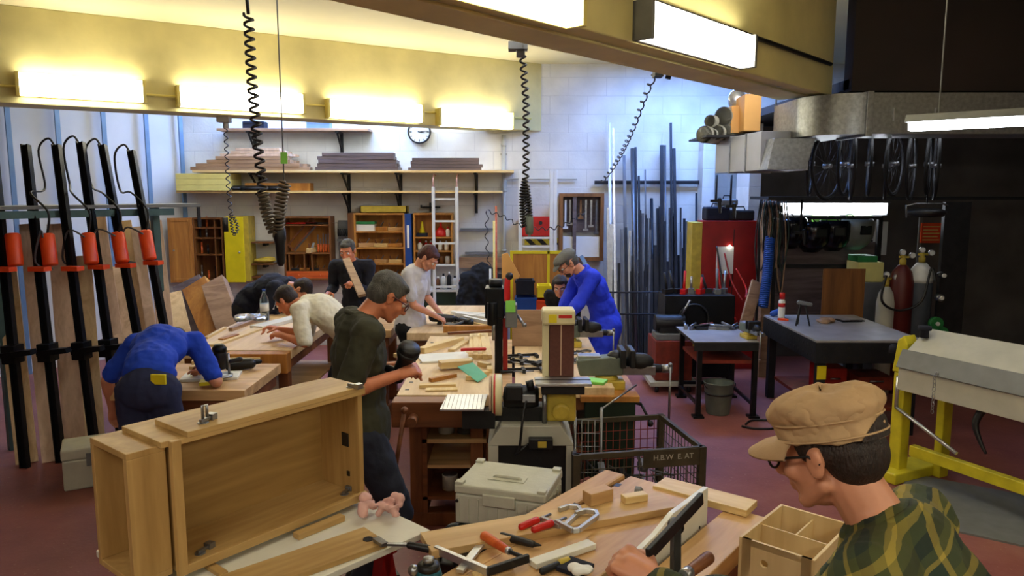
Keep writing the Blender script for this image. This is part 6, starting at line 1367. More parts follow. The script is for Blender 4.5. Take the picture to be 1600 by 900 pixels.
# red box machine on wheels
a = P(1025, 533, 7.6); b = P(1073, 608, 7.6); W_ = b.x - a.x
t = thing('red_toolbox', 'rusty red steel box on a wheeled base beside the steel rack', 'box', (a.x, 7.6, 0)); obj('box_body', MB().b2((0, 0, .12), (W_ + .05, .45, a.z)), M['rust'], t, bev=.006); obj('wheeled_base', MB().b2((-.06, -.06, .07), (W_ + .1, .5, .115)), M['mach'], t, bev=.004)
for x in (0, W_): obj('wheel', MB().cyl((x, -.02, .035), (x + .03, -.02, .035), .035), M['black'], t)
t = thing('grinder_machine', 'dark bench machine standing on the rusty red box', 'machine', (a.x + W_ / 2, 7.75, a.z)); obj('machine_base', MB().b2((-.16, -.12, 0), (.18, .14, .07)), M['grey'], t, bev=.01); obj('machine_body', MB().b2((-.12, -.08, .07), (.12, .08, .22)).cyl((-.16, 0, .17), (.16, 0, .17), .09), M['dark'], t, bev=.01); obj('lever', MB().cyl((.1, 0, .2), (.2, -.05, .42), .012), M['steel'], t)
# small steel table
fl = G(1090, 652, 0); fr_ = G(1175, 651, 0); 
tz = P(1078, 533, fl.y).z; tzb = tz
t = thing('steel_table', 'small square steel table above the bucket', 'table', (fl.x, fl.y, 0)); Wt = fr_.x - fl.x; Dt = .75
obj('table_top', MB().b2((-.06, -.03, tz - .006), (Wt + .02, Dt, tz)), M['tabletop'], t); obj('table_frame', MB().b2((-.06, -.03, tz - .03), (Wt + .02, Dt, tz - .006)).b2((-.06, -.03, tz - .09), (Wt + .02, -.02, tz - .03)), M['dark'], t, bev=.003)
for x in (0, Wt):
    for y in (0, Dt - .05): obj('leg', MB().b2((x - .022, y - .02, .02), (x + .022, y + .025, tz - .03)).b2((x - .05, y - .05, 0), (x + .05, y + .05, .02)), M['blackmetal'], t)
obj('brace', MB().bar((0, 0, .12), (-.02, Dt - .05, .12), .02, .03).bar((Wt, 0, .12), (Wt, Dt - .05, .12), .02, .03).bar((0, Dt - .05, .15), (Wt, Dt - .05, .15), .02, .03), M['blackmetal'], t)
obj('under_tray', MB().b2((.0, .03, tz - .22), (Wt, Dt - .08, tz - .19)), M['rust'], t)
vz = vice('dark blacksmith vice at the right corner of the small steel table', fl.x + Wt - .02, fl.y + .12, tz, .75, -1.4)
for k in range(8):
    solo('metal_tool', MB().b2((-.06, -.02, 0), (.06, .02, .03)).cyl((-.08, 0, .035), (.08, .02, .045), .012), M[R.choice(('dark', 'steel', 'grey', 'rust'))], '%s small metal piece on the back of the small steel table' % ('first second third fourth fifth sixth seventh eighth'.split()[k]), 'tool', (fl.x + .02 + .07 * k, fl.y + Dt - .1 - .04 * (k % 3), tz + .001), R.uniform(0, 3), 'metal pieces on the small table')
# clutter behind the table: electrodes rack
t = thing('welding_cart', 'cluttered dark welding cart behind the small steel table', 'cart', (fl.x + .1, fl.y + 1.1, 0)); obj('cart_body', MB().b2((-.2, 0, .1), (.55, .4, 1.0)), M['blackmetal'], t, bev=.01); obj('coiled_hose', MB().tube([(.1 + .16 * math.cos(i * .4), -.04, .75 + .16 * math.sin(i * .4)) for i in range(45)], .012, 6), M['dark'], t); obj('orange_plate', MB().b2((.0, -.01, .35), (.14, .0, .60)), M['yellowdirty'], t)
for x in (-.15, .5): obj('wheel', MB().cyl((x - .02, .1, .09), (x + .02, .1, .09), .09), M['black'], t)
for k in range(8):
    solo('metal_tool', MB().cyl((0, 0, 0), (R.uniform(-.08, .08), 0, R.uniform(.12, .28)), .014).b2((-.05, -.03, 0), (.05, .03, .05)), M[R.choice(('steel', 'grey', 'redbright', 'dark'))], '%s tool standing on the cluttered welding cart' % ('first second third fourth fifth sixth seventh eighth'.split()[k]), 'tool', (fl.x - .05 + .09 * k, fl.y + 1.25 + .05 * (k % 2), 1.001), R.uniform(0, 3), 'tools on the welding cart')
# bucket
a = G(1128, 652, 0); t = thing('bucket', 'grey green zinc bucket on the floor under the steel table', 'bucket', (a.x, a.y + .14, 0)); obj('pail', MB().lathe([(.0, .0), (.105, 0), (.11, .01), (.14, .30), (.147, .305), (.14, .31), (.13, .29), (.10, .03), (.0, .02)], n=32), M['greygreen'], t); obj('hoop', MB().lathe([(.131, .19), (.134, .2), (.134, .21)], n=32), M['dark'], t); obj('bail_handle', MB().tube([(math.cos(q * PI / 12) * .15, -.03 - math.sin(q * PI / 12) * .05, .30 - math.sin(q * PI / 12) * .08) for q in range(13)], .004, 6), M['dark'], t)
# pedal or floor hose
a = G(1165, 665, 0); solo('floor_cable', MB().tube(bez([(0, 0, .012), (.1, .12, .012), (.3, .1, .012), (.25, -.1, .012), (.05, -.12, .012), (-.05, -.05, .012)], 8), .010, 6), M['black'], 'black cable lying on the floor left of the capped man', 'cable', (a.x, a.y, 0))
# ---------------------------------------------------------------- welding table
wz = .85
c00 = V3((2.585, 6.14, 0)); 
t = thing('welding_table', 'large grey steel welding table with perforated sides', 'table', c00)
Wt, Dt = .93, 1.32
obj('table_top', MB().b2((0, 0, wz - .02), (Wt, Dt, wz)), M['tabletop'], t, bev=.003)
q = MB().b2((0, 0, wz - .20), (Wt, .02, wz - .02)).b2((0, .02, wz - .20), (.02, Dt, wz - .02)).b2((Wt - .02, .02, wz - .20), (Wt, Dt, wz - .02)); obj('side_plates', q, M['darksteel'], t, bev=.002)
q = MB()
for i in range(9):
    for j in range(2): q.cyl((.08 + i * .1, -.002, wz - .07 - j * .08), (.08 + i * .1, .001, wz - .07 - j * .08), .013, n=12)
for i in range(12):
    for j in range(2): q.cyl((-.002, .08 + i * .1, wz - .07 - j * .08), (.001, .08 + i * .1, wz - .07 - j * .08), .013, n=12)
obj('round_holes', q, M['black'], t)
for x in (.04, Wt - .1):
    for y in (.04, Dt - .1): obj('leg', MB().b2((x, y, 0), (x + .07, y + .07, wz - .20)), M['darksteel'], t)
obj('yellow_leg_mark', MB().b2((.035, .036, .50), (.115, .040, .62)).b2((.035, .036, .40), (.115, .040, .46)), M['yellow'], t)
obj('under_shelf', MB().b2((.1, .1, .20), (Wt - .1, Dt - .1, .23)), M['rust'], t)
for k, (x, y, w_, h_, m_) in enumerate(((.20, .3, .22, .3, 'red'), (.48, .2, .3, .12, 'rust'), (.50, .25, .24, .12, 'yellowdirty'))):
    zz = .232 if k != 1 else .232; t2 = thing('gas_case' if k == 0 else 'tool_chest', ('red case under the welding table', 'rusty flat chest with pale lid under the welding table', 'yellow case lowest under the welding table')[k], 'case', (c00.x + x, c00.y + y, zz if k != 1 else .36)); obj('case_body', MB().b2((0, 0, 0), (w_, .3, h_)), M[m_], t2, bev=.006); obj('case_handle', MB().cyl((w_ * .3, -.015, h_ * .7), (w_ * .7, -.015, h_ * .7), .008), M['steel'], t2)
def cloth(label, px, py, z, m, r=.09):
    a = G(px, py, z); q = MB()
    for k in range(6): q.ell((R.uniform(-r, r) * .7, R.uniform(-r, r) * .6, .02), (R.uniform(.4, .7) * r, R.uniform(.3, .6) * r, R.uniform(.02, .035)))
    o = solo('work_gloves', q, M[m], label, 'gloves', (a.x, a.y, z)); remesh(o, .009, 1, .02); return o
cloth('pair of pale leather gloves on the welding table', 1290, 504, wz, 'board'); 
a = G(1330, 503, wz); solo('steel_square', MB().b2((-.1, -.02, 0), (.1, .02, .012)).b2((-.1, -.02, 0), (-.07, .12, .012)).b2((.02, .0, .0), (.14, .05, .01)), M['dark'], 'dark steel square lying on the welding table', 'square', (a.x, a.y, wz + .001), .1)
a = G(1222, 492, wz); t = thing('spray_can', 'white spray can with red cap at the left back of the welding table', 'can', (2.70, 7.28, wz)); obj('can_body', MB().lathe([(.032, 0), (.033, .01), (.033, .17), (.02, .19)], n=18), M['white'], t); obj('cap', MB().lathe([(.026, .19), (.026, .25), (.02, .255)], n=14), M['redbright'], t); obj('red_label', MB().lathe([(.0335, .11), (.0335, .15)], n=18), M['redbright'], t)
t = thing('welding_clamp', 'dark tripod clamp standing at the left edge of the welding table', 'clamp', (2.72, 6.85, wz)); obj('clamp_legs', MB().cyl((-.05, -.03, 0), (0, 0, .22), .008).cyl((.08, -.03, 0), (.04, 0, .20), .008).cyl((.0, .06, 0), (0, 0, .22), .008), M['dark'], t); obj('clamp_head', MB().cap((-.02, 0, .22), (.09, 0, .20), .02, .018), M['grey'], t)
a = P(1205, 490, 7.2); solo('blue_nozzle', MB().cap((0, 0, .03), (.07, 0, .05), .03, .03), M['blue'], 'blue hose nozzle on the corner of the welding table', 'nozzle', (2.64, 7.35, wz), .2)
solo('orange_tool', MB().b2((-.05, -.012, 0), (.05, .012, .02)), M['orange'], 'small orange tool beside the spray can', 'tool', (2.66, 7.12, wz + .001), -.5)
# coiled blue hose and cable bundle column
ch_ = thing('cable_column', 'dark post draped with hanging cables left of the welding bay', 'post', (P(1200, 400, 8.2).x, 8.2, 0)); zt_ = P(1200, 310, 8.2).z
obj('post', MB().b2((-.05, 0, 0), (.05, .1, zt_)), M['board'], ch_)
for k in range(12):
    x = -.12 + k * .022; z1_ = zt_ - R.uniform(.0, .05); L_ = R.uniform(.5, 1.1)
    obj('cable_loop', MB().tube(bez([(x, -.03, z1_), (x - .05, -.07 - .01 * (k % 4), z1_ - L_ * .5), (x + R.uniform(-.02, .05), -.09, z1_ - L_), (x + .06, -.07 - .01 * (k % 4), z1_ - L_ * .5), (x + .04, -.03, z1_)], 6), .008, 6), M[('black', 'dark', 'board', 'darkgreen')[k % 4]], ch_)
p_ = P(1203, 372, 8.0); q_ = P(1192, 480, 7.7)
solo('blue_coil_hose', MB().tube([v - p_ for v in coilpath(bez([p_, (p_ + q_) / 2 + V3((.01, 0, 0)), q_], 8), .045, 34, 9)], .010, 6), M['blue'], 'bright blue coiled air hose hanging beside the cables', 'hose', p_)
p_ = P(1183, 440, 7.9); q_ = P(1165, 505, 7.7); solo('leather_apron', MB().bar((0, 0, 0), q_ - p_, .14, .03, (.2, -1, 0)), M['board'], 'brown leather strap hanging left of the blue hose', 'apron', p_, 0, bev=.01)
# welding masks on a rail
ry = 8.5; ra = P(1215, 362, ry); rb = P(1372, 362, ry)
t = thing('mask_rack', 'dark rack rail holding the welding masks', 'rack', (ra.x, ry, 0)); Wr = rb.x - ra.x
obj('rail', MB().b2((-.05, 0, ra.z + .14), (Wr + .05, .04, ra.z + .18)), M['dark'], t)
for x in (-.05, Wr): obj('post', MB().b2((x, .0, 0), (x + .05, .05, ra.z + .14)), M['dark'], t)
obj('lower_rail', MB().b2((0, 0, ra.z - .42), (Wr, .04, ra.z - .38)), M['dark'], t); obj('back_board', MB().b2((.0, .05, .5), (Wr, .07, ra.z - .12)), M['boarddk'], t)
def mask(label, px, py, w_=.17, m='black', tilt=0.):
    a = P(px, py, 8.35); t = thing('welding_mask', label, 'mask', a, tilt)
    n_ = 14; vs = []; rows = [(.13, .75, .03), (.16, .95, .0), (.12, 1.05, -.01), (.04, 1.05, -.01), (-.06, 1.0, .0), (-.13, .8, .02), (-.19, .45, .04)]
    for z_, k_, yo in rows:
        for i in range(n_ + 1):
            q_ = PI * i / n_; vs.append((math.cos(q_) * w_ * .78 * k_, -math.sin(q_) * w_ * .8 * k_ + yo, z_))
    fs = [(r_ * (n_ + 1) + i, r_ * (n_ + 1) + i + 1, (r_ + 1) * (n_ + 1) + i + 1, (r_ + 1) * (n_ + 1) + i) for r_ in range(len(rows) - 1) for i in range(n_)]
    fs.append(tuple(range(n_ + 1)))
    o = obj('shell', MB().add(vs, fs, True), M[m], t); s_ = o.modifiers.new('s', 'SOLIDIFY'); s_.thickness = .004
    obj('visor_frame', MB().b2((-.065, -w_ * .88, -.01), (.065, -w_ * .74, .09)), M['blackmetal'], t, bev=.006); obj('visor_glass', MB().b2((-.05, -w_ * .895, .0), (.05, -w_ * .88, .08)), M['casedk'], t)
    obj('hanging_strap', MB().tube([(-.1, .03, .10), (-.03, .12, .20), (.03, .12, .20), (.1, .03, .10)], .006, 6), M['dark'], t); return t
MG = mat('glossy black shell', (14, 14, 16), .18, bump=0); M['gloss'] = MG; M['graymask'] = mat('grey green mask shell', (120, 126, 116), .4)
mask('dark welding mask at the left end of the rack', 1237, 362, .20, 'gloss'); mask('black glossy welding mask second from left', 1270, 368, .235, 'gloss', .1); mask('black glossy welding mask third from left', 1303, 366, .225, 'gloss', -.1); mask('grey rimmed welding mask at the right end of the rack', 1336, 364, .235, 'graymask', .15)
# bright lamp behind
a = P(1221, 326, 8.95); b = P(1386, 326, 8.95); t = thing('bay_light', 'wide bright light box at the back of the welding bay', 'lamp', (a.x, 8.95, a.z)); W_ = b.x - a.x
obj('light_panel', MB().b2((0, .0, -.065), (W_, .02, .065)), M['lampw'], t); obj('housing', MB().b2((-.02, .02, -.08), (W_ + .02, .08, .08)).b2((-.02, -.04, .067), (W_ + .02, .02, .08)), M['grey'], t)
obj('reflector', MB().cyl((W_ * .30, .0, -.12), (W_ * .55, 0, -.12), .04).cyl((W_ * .62, 0, -.13), (W_ * .85, 0, -.13), .05), M['greentag'], t)
obj('bracket', MB().b2((.1, .08, -.02), (.14, .34, .02)).b2((W_ - .14, .08, -.02), (W_ - .1, .34, .02)), M['grey'], t)
# notice panel, green box, yellow crate, brown board, gauges
a = P(1352, 372, 9.2); t = thing('control_panel', 'pale panel with rows of dark labels behind the masks', 'panel', (a.x - .05, 9.27, a.z - .22)); obj('panel_sheet', MB().b2((0, 0, 0), (.36, .02, .42)), M['white_steel'], t)
q = MB()
for i in range(2):
    for j in range(6): q.b2((.04 + i * .09, -.003, .12 + j * .045), (.09 + i * .09, 0, .145 + j * .045))
obj('label_marks', q, M['navy'], t)
a = P(1283, 492, 7.62); b = P(1353, 420, 7.62); t = thing('steel_shield', 'rust brown steel plate standing behind the welding table', 'plate', (a.x, 7.62, 0)); obj('plate', MB().b2((0, 0, .5), (b.x - a.x, .015, b.z)), M['brown'], t, bev=.002); obj('foot', MB().b2((.02, -.1, 0), (.06, .12, .5)).b2((b.x - a.x - .06, -.1, 0), (b.x - a.x - .02, .12, .5)), M['dark'], t)
a = P(1340, 441, 8.1); b = P(1382, 410, 8.1); t = thing('yellow_box', 'pale yellow plastic box with green lid right of the rust plate', 'box', (a.x, 8.1, a.z)); obj('box_body', MB().b2((0, 0, 0), (b.x - a.x, .3, b.z - a.z)), M['yellowboard'], t, bev=.01); obj('green_lid', MB().b2((-.0, 0.02, b.z - a.z), (.22, .28, b.z - a.z + .07)), M['green'], t, bev=.01)
solo('locker', MB().b2((-.02, 0, 0), (b.x - a.x + .05, .4, a.z - .001)), M['grey'], 'dark grey locker below the yellow box', 'locker', (a.x, 8.05, 0), bev=.004)
def cyl_(label, px, pyt, m, r=.115, Y=7.6, top=None):
    a = P(px, pyt, Y); t = thing('gas_cylinder', label, 'cylinder', (a.x, Y, 0)); h = a.z
    obj('tank', MB().lathe([(.0, 0), (r, .0), (r, h - .22), (r * .8, h - .12), (r * .4, h - .06), (r * .3, h - .05)], n=28), M[m], t)
    if top: obj('shoulder', MB().lathe([(r * 1.004, h - .26), (r * 1.004, h - .22), (r * .81, h - .118), (r * .41, h - .058)], n=28), M[top], t)
    obj('valve', MB().lathe([(r * .28, h - .05), (r * .28, h), (.02, h + .01), (.02, h + .05)], n=14).cyl((-.04, 0, h + .03), (.06, 0, h + .03), .012), M['yellowdirty'], t)
    g = obj('gauge', MB().cyl((.07, -.03, h + .05), (.07, -.055, h + .05), .03).cyl((-.03, -.03, h + .08), (-.03, -.055, h + .08), .03), M['alu'], t); obj('gauge_dial', MB().cyl((.07, -.055, h + .05), (.07, -.057, h + .05), .025).cyl((-.03, -.055, h + .08), (-.03, -.057, h + .08), .025), M['white'], g)
    return t
M['tankred'] = mat('dark red cylinder paint', (84, 20, 16), .45); M['tankgrey'] = mat('blue grey cylinder paint', (78, 84, 92), .45)
cyl_('dark red gas cylinder behind the welding table', 1411, 406, 'tankred'); cyl_('grey gas cylinder with pale shoulder right of the red one', 1441, 402, 'tankgrey', top='white'); cyl_('pale grey narrow cylinder left of the red one', 1386, 440, 'mach', .09)
p_ = P(1385, 430, 7.4); q_ = P(1462, 440, 7.3); solo('gas_hose', MB().tube([v - p_ for v in bez([p_, P(1378, 470, 7.4), P(1405, 485, 7.4), P(1440, 470, 7.35), P(1455, 420, 7.35), q_], 8)], .013, 6), M['black'], 'black gas hose looping across the cylinders', 'hose', p_)
for k, (x, y, m_) in enumerate(((1462, 505, 'green'), (1470, 520, 'green'), (1468, 465, 'steel'), (1472, 430, 'dark'))):
    a = P(x, y, 7.3); t = thing('hose_reel' if k < 2 else 'fitting', ('upper green round reel at the right edge', 'lower green round reel at the right edge', 'steel fitting at right of the cylinders', 'dark fitting above the steel one')[k], 'reel' if k < 2 else 'fitting', (a.x, 7.3, a.z)); obj('drum', MB().cyl((0, -.03, 0), (0, .03, 0), .065 if k < 2 else .035).cyl((0, .03, 0), (0, .05, 0), .03), M[m_], t); obj('hub', MB().cyl((0, -.045, 0), (0, -.03, 0), .02), M['white'], t)
t = thing('hose_stand', 'dark stand with reels at the right edge', 'stand', (P(1485, 505, 7.36).x, 7.36, 0)); obj('post', MB().b2((-.14, 0, 0), (.12, .05, 2.0)), M['dark'], t)
# orange sign on the dark wall at right
a = P(1464, 366, 8.6); t = thing('notice_sign', 'orange notice sheet at the right edge of the bay', 'sign', (a.x, 8.9, a.z)); obj('sheet', MB().b2((-.04, -.04, -.12), (.22, -.02, .12)), M['orange'], t)
for k in range(5): obj('text_line', MB().b2((-.02, -.042, .07 - k * .04), (.18 - .02 * (k % 2), -.04, .082 - k * .04)), M['yellowboard'], t)
obj('backing_post', MB().b2((-.06, -.02, -a.z), (-.02, .0, .2)), M['grey'], t)
# black welding hood / bag hanging at right
a = P(1447, 335, 6.9); t = thing('hanging_basket', 'dark wire basket with black cover hanging from the wheel rack', 'basket', (a.x, 6.9, a.z)); obj('bowl', MB().lathe([(.0, -.03), (.14, -.02), (.17, .01), (.17, .03), (.13, .05), (.0, .06)], n=24), M['black'], t); obj('chrome_frame', MB().tube([(-.18, 0, -.03), (-.19, 0, .08), (-.1, 0, .10), (.15, 0, .10), (.2, 0, .08)], .008, 6), M['steel'], t); obj('hanger', MB().cyl((0, 0, .1), (0, 0, .62), .007), M['dark'], t)
# ---------------------------------------------------------------- ducts, pipes, boxes
dz0 = P(1330, 212, 6.2).z; dz1 = ZB - .02
t = thing('air_duct', 'large galvanised duct curving along the top of the right bay', 'duct', (2.42, 6.0, 0))
X0 = 0; q = MB(); cxr = .55
pts_o = []; pts_i = []
for i in range(29):
    a_ = PI - (PI / 2) * i / 28; pts_o.append((.42 + .42 * math.cos(a_), .42 - .42 * math.sin(a_))); 
outer_ = [(0, .95)] + [(x, y) for x, y in pts_o] + [(4.0, 0)]
inner_ = [(.45, .95), (.45, .6), (.48, .53), (.55, .5), (4.0, .5)]
poly = outer_ + list(reversed(inner_))
q.prism([(x, y) for x, y in poly], dz0, dz1, 'xy'); obj('duct_body', q, M['galv'], t)
obj('flange', MB().b2((.40, -.025, dz0 - .02), (.45, .52, dz1 + .01)), M['galv'], t, bev=.002)
q = MB()
for x in (.62, .95, 1.8): q.b2((x, -.008, dz0 + .1), (x + .008, 0, dz1 - .12))
obj('seam', q, M['alu'], t)
# smaller flared duct below
Yd = 6.3; a = P(1186, 265, Yd); b = P(1275, 210, Yd); t = thing('duct_branch', 'grey flared duct branch below the galvanised duct', 'duct', (a.x + .09, Yd, 0)); W_ = b.x - a.x - .09
obj('flare', MB().prism([(.03, dz0 - .012), (W_, dz0 - .012), (W_ - .07, a.z), (-.02, a.z)], 0, .5), M['galv'], t, bev=.003)
# pale duct receding to the back left
p1_ = P(1192, 240, 6.5); e0_ = P(1118, 250, 7.6)
zt_ = P(1190, 205, 6.5).z; zb_ = P(1190, 266, 6.5).z
t2 = thing('square_duct', 'pale grey square duct running back under the stored pipes', 'duct', (0, 0, 0))
q = MB(); A_ = [(p1_.x - .02, 6.5), (p1_.x + .4, 6.5), (e0_.x + .42, 7.6), (e0_.x, 7.6)]; q.prism(A_, zb_, zt_, 'xy'); obj('duct_body', q, M['grey_duct'], t2, bev=.003)
q = MB()
for s_ in (.3, .65): x = p1_.x - .02 + (e0_.x - p1_.x + .02) * s_; y = 6.5 + 1.1 * s_; q.b2((x - .008, y - .015, zb_ - .01), (x + .4, y + .015, zt_ + .006))
obj('joint_flange', q, M['galv'], t2)
for k, y in enumerate((6.97, 7.5)): solo('duct_hanger', MB().cyl((0, 0, 0), (0, 0, ZC - zt_), .008), M['grey'], ('near', 'far')[k] + ' rod hanging the pale duct from the ceiling', 'rod', (p1_.x + .26 - .1 * k, y, zt_ + .001))
# cardboard tubes
for k, (x, y, r_) in enumerate(((1100, 210, .085), (1112, 210, .055), (1120, 207, .075), (1133, 207, .08), (1130, 182, .095), (1109, 189, .06))):
    a = P(x, y, 7.35)
    t = thing('cardboard_tube', '%s grey tube in the pile on the square duct' % ('leftmost low', 'small second', 'third low', 'right low', 'large upper', 'small upper left')[k], 'tube', (a.x, 7.35, a.z), 1.95, 'grey tubes on the duct'); obj('tube_wall', MB().lathe([(r_, 0), (r_, .55), (r_ * .86, .55), (r_ * .86, 0), (r_, 0)], (0, 0, 0), 24, (-1, 0, 0)), M['cardpipe'], t); t.rotation_euler[2] = PI + .85
    obj('tube_bottom', MB().cyl((-.3, 0, 0), (-.31, 0, 0), r_ * .86), M['black'], t)
solo('tube_board', MB().b2((-.12, -.1, 0), (.5, .6, .02)), M['dark'], 'dark board under the grey tubes on the duct', 'board', (P(1118, 222, 7.3).x, 7.3, zt_ + .001))
a = P(1151, 160, 7.6); t = thing('foil_duct', 'shiny foil elbow lying on the tubes', 'duct', a); obj('foil_tube', MB().lathe([(.07, 0), (.085, .03), (.07, .06), (.085, .09), (.07, .12), (.085, .15), (.07, .18)], (0, 0, 0), 20, (-.3, -1, .2)), M['alu'], t)
for k, (x0, x1, y0, y1, Yk) in enumerate(((1142, 1163, 165, 208, 7.3), (1162, 1190, 147, 204, 7.1))):
    a = P(x0, y1, Yk); b = P(x1, y0, Yk); t = thing('cardboard_box', ('left lower', 'right taller')[k] + ' cardboard box on the square duct', 'box', (a.x, Yk, max(a.z, zt_)), -.05); obj('carton', MB().b2((0, 0, 0), (b.x - a.x, .35, b.z - a.z)), M['cardboard'], t, bev=.004); obj('tape', MB().b2((.0, -.002, (b.z - a.z) * .5), (b.x - a.x, 0, (b.z - a.z) * .58)), M['cardboard'], t)
# rack of hanging bicycle wheels
t = thing('hanging_rail', 'dark overhead frame carrying the bicycle wheels', 'rail', (2.9, 6.9, 0)); wzr = P(1300, 216, 6.9).z + .05
obj('rail', MB().b2((0, -.03, wzr), (3.3, .03, wzr + .04)).b2((0, .5, wzr), (3.3, .55, wzr + .04)), M['black'], t); obj('rods', MB().cyl((.1, 0, wzr), (.1, 0, ZB), .01).cyl((3.2, 0, wzr), (3.2, 0, ZB), .01).cyl((1.6, .52, wzr), (1.6, .52, ZB), .01), M['black'], t)
obj('shelf_tray', MB().b2((-.3, .62, P(1300, 312, 7.6).z), (3.2, 1.2, P(1300, 312, 7.6).z + .03)), M['black'], t)
for k in range(10):
    x = 1268 + k * 22 + (k % 3) * 5; rr = .29 + .02 * (k % 2); a = P(x, 218, 6.92 + .05 * (k % 3))
    t = thing('bicycle_wheel', 'bicycle wheel hanging edge on under the duct, %s from the left' % ('first second third fourth fifth sixth seventh eighth ninth tenth'.split()[k]), 'wheel', (a.x, a.y, wzr - rr + .01), R.uniform(-.6, .1) + PI / 2 - .3, 'bicycle wheels under the duct')
    n_ = 36; obj('tyre', MB().tube([(rr * math.cos(2 * PI * i / n_), 0, rr * math.sin(2 * PI * i / n_)) for i in range(n_)], .014, 8, True), M['rubber'], t)
    rm = obj('rim', MB().tube([((rr - .02) * math.cos(2 * PI * i / n_), 0, (rr - .02) * math.sin(2 * PI * i / n_)) for i in range(n_)], .008, 6, True), M['greysteel'], t)
    q = MB()
    for i in range(18): a_ = 2 * PI * i / 18; q.cyl((.02 * math.cos(a_ + .5), (.02 if i % 2 else -.02), .02 * math.sin(a_ + .5)), ((rr - .02) * math.cos(a_), 0, (rr - .02) * math.sin(a_)), .0012, n=4)
    obj('spokes', q, M['greysteel'], rm); obj('hub', MB().cyl((0, -.04, 0), (0, .04, 0), .02), M['steel'], t)
# hooks and small hanging tools left of the masks
for k, (x, y) in enumerate(((1120, 300), (1143, 300), (1253, 340))):
    a = P(x, y - 22, 8.3 if k < 2 else 8.0); l = (.24, .30, .30)[k]; t = thing('pipe_hanger', ('left', 'right', 'middle of the bay')[k] + ' dark tool hanging below the ducts' , 'tool', a); obj('rod', MB().cyl((0, 0, -l), (0, 0, (zb_ if k < 2 else P(1253, 312, 7.6).z) - a.z), .012), M['black'], t); obj('hook', MB().b2((-.06, -.02, -l - .03), (.06, .02, -l)).cap((.04, 0, -l), (.05, 0, -l - .14), .025, .015), M['black'], t)
# ---------------------------------------------------------------- sheet folding machine at right
fm = G(1400, 745, 0)
t = thing('folding_machine', 'yellow and grey sheet metal folding machine at the right edge', 'machine', (fm.x, fm.y, 0), -1.12)
Hm = 1.10
obj('side_frame', MB().b2((-.04, -.05, .0), (.05, .05, .80)).b2((-.10, -.16, 0), (.11, .40, .08)).prism([(-.05, .80), (-.02, 1.04), (.03, 1.08), (.06, 1.02), (.05, .80)], -.06, .06), M['yellowmach'], t, bev=.01)
obj('rear_leg', MB().b2((.10, .26, .0), (.16, .36, .78)).b2((.1, -.02, .20), (1.5, .04, .28)), M['yellowmach'], t, bev=.006)
obj('lower_beam', MB().prism([(-.14, .70), (.04, .70), (.04, .86), (-.14, .86)], .06, 1.6, 'yz'), M['mach'], t, bev=.004)
obj('clamping_beam', MB().prism([(-.16, .865), (.06, .865), (.09, .95), (-.10, .99)], .05, 1.6, 'yz'), M['grey'], t, bev=.004)
obj('top_beam', MB().prism([(-.10, .99), (.09, .95), (.30, 1.06), (.10, 1.13)], .09, 1.6, 'yz'), M['mach'], t, bev=.004)
obj('adjust_knob', MB().lathe([(.03, 1.08), (.03, 1.13), (.045, 1.135), (.045, 1.16)], (.14, .0, 0), 16).lathe([(.03, .93), (.03, .97), (.02, .99)], (-.07, -.03, 0), 16), M['navy'], t)
obj('link_arm', MB().cyl((.02, -.08, .55), (.5, -.10, .36), .013).cyl((.02, -.08, .78), (.02, -.08, .55), .013), M['alu'], t)
q = MB()
for i in range(22):
    s_ = i / 21; y_ = -.165 + .27 * s_ ** 1 if False else 0; z_ = 1.12 - .50 * s_; yy = .20 - .36 * min(1, s_ * 1.8) ; zz = 1.09 - .22 * min(1, s_ * 1.8) - max(0, s_ - .55) * .55
    q.tube([(.36 + .009 * math.cos(a_) * (1 if i % 2 else .3), yy - .02 + .009 * math.cos(a_) * (.3 if i % 2 else 1), zz + .014 * math.sin(a_)) for a_ in [2 * PI * j / 8 for j in range(8)]], .0028, 5, True)
obj('chain', q, M['steel'], t)
obj('black_strap', MB().tube(bez([(.62, -.05, .70), (.60, -.09, .60), (.64, -.10, .50), (.69, -.10, .42)], 6), [.03 - .0012 * i for i in range(19)], 8), M['black'], t)
a = G(1440, 800, 0); solo('floor_mat', MB().b2((-.5, -.4, 0), (.7, .5, .012)), M['grey'], 'grey mat on the floor below the folding machine', 'mat', (3.1, 4.6, 0), -.6)
a = P(1466, 800, 3.2)
# ---------------------------------------------------------------- people placed
def wp(px, py, Y): return P(px, py, Y)
# olive T-shirt man
pv = wp(563, 700, 3.62); pv.z = .92
hR = wp(622, 586, 3.52); hL = wp(624, 572, 3.72)
pe, K = person('man in dark olive t-shirt, jeans and glasses holding a power tool by the centre bench', pv, 26, 1, (hL, hR), feet=[V3((pv.x - .05, pv.y + .14, 0)), V3((pv.x + .0, pv.y - .12, 0))], hpitch=34, hair='hairgr', skin='skinr', top='olive', sleeve=.40, toplen=.10, neck=2.9, legs='jean', glasses='tankred', beard=None, curl=1.0, s=1.05, twist=0, vox=.006, hyaw=0, poleR=(-.6, -.3, -1), poleL=(-.2, .5, -1))
a = wp(630, 568, 3.60); t = thing('power_tool', 'black round power tool held by the man in the olive t-shirt', 'tool', a); obj('motor_body', MB().lathe([(.02, -.12), (.036, -.10), (.036, .02), (.052, .05), (.056, .10), (.048, .115), (.0, .118)], (0, 0, 0), 20, (.35, -.3, .75)), M['black'], t); obj('grip', MB().cap((-.02, 0, -.05), (-.08, .02, -.03), .02, .02), M['blackmetal'], t); obj('vent_ring', MB().lathe([(.0565, .06), (.058, .07), (.058, .08)], (0, 0, 0), 20, (.35, -.3, .75)), M['dark'], t)
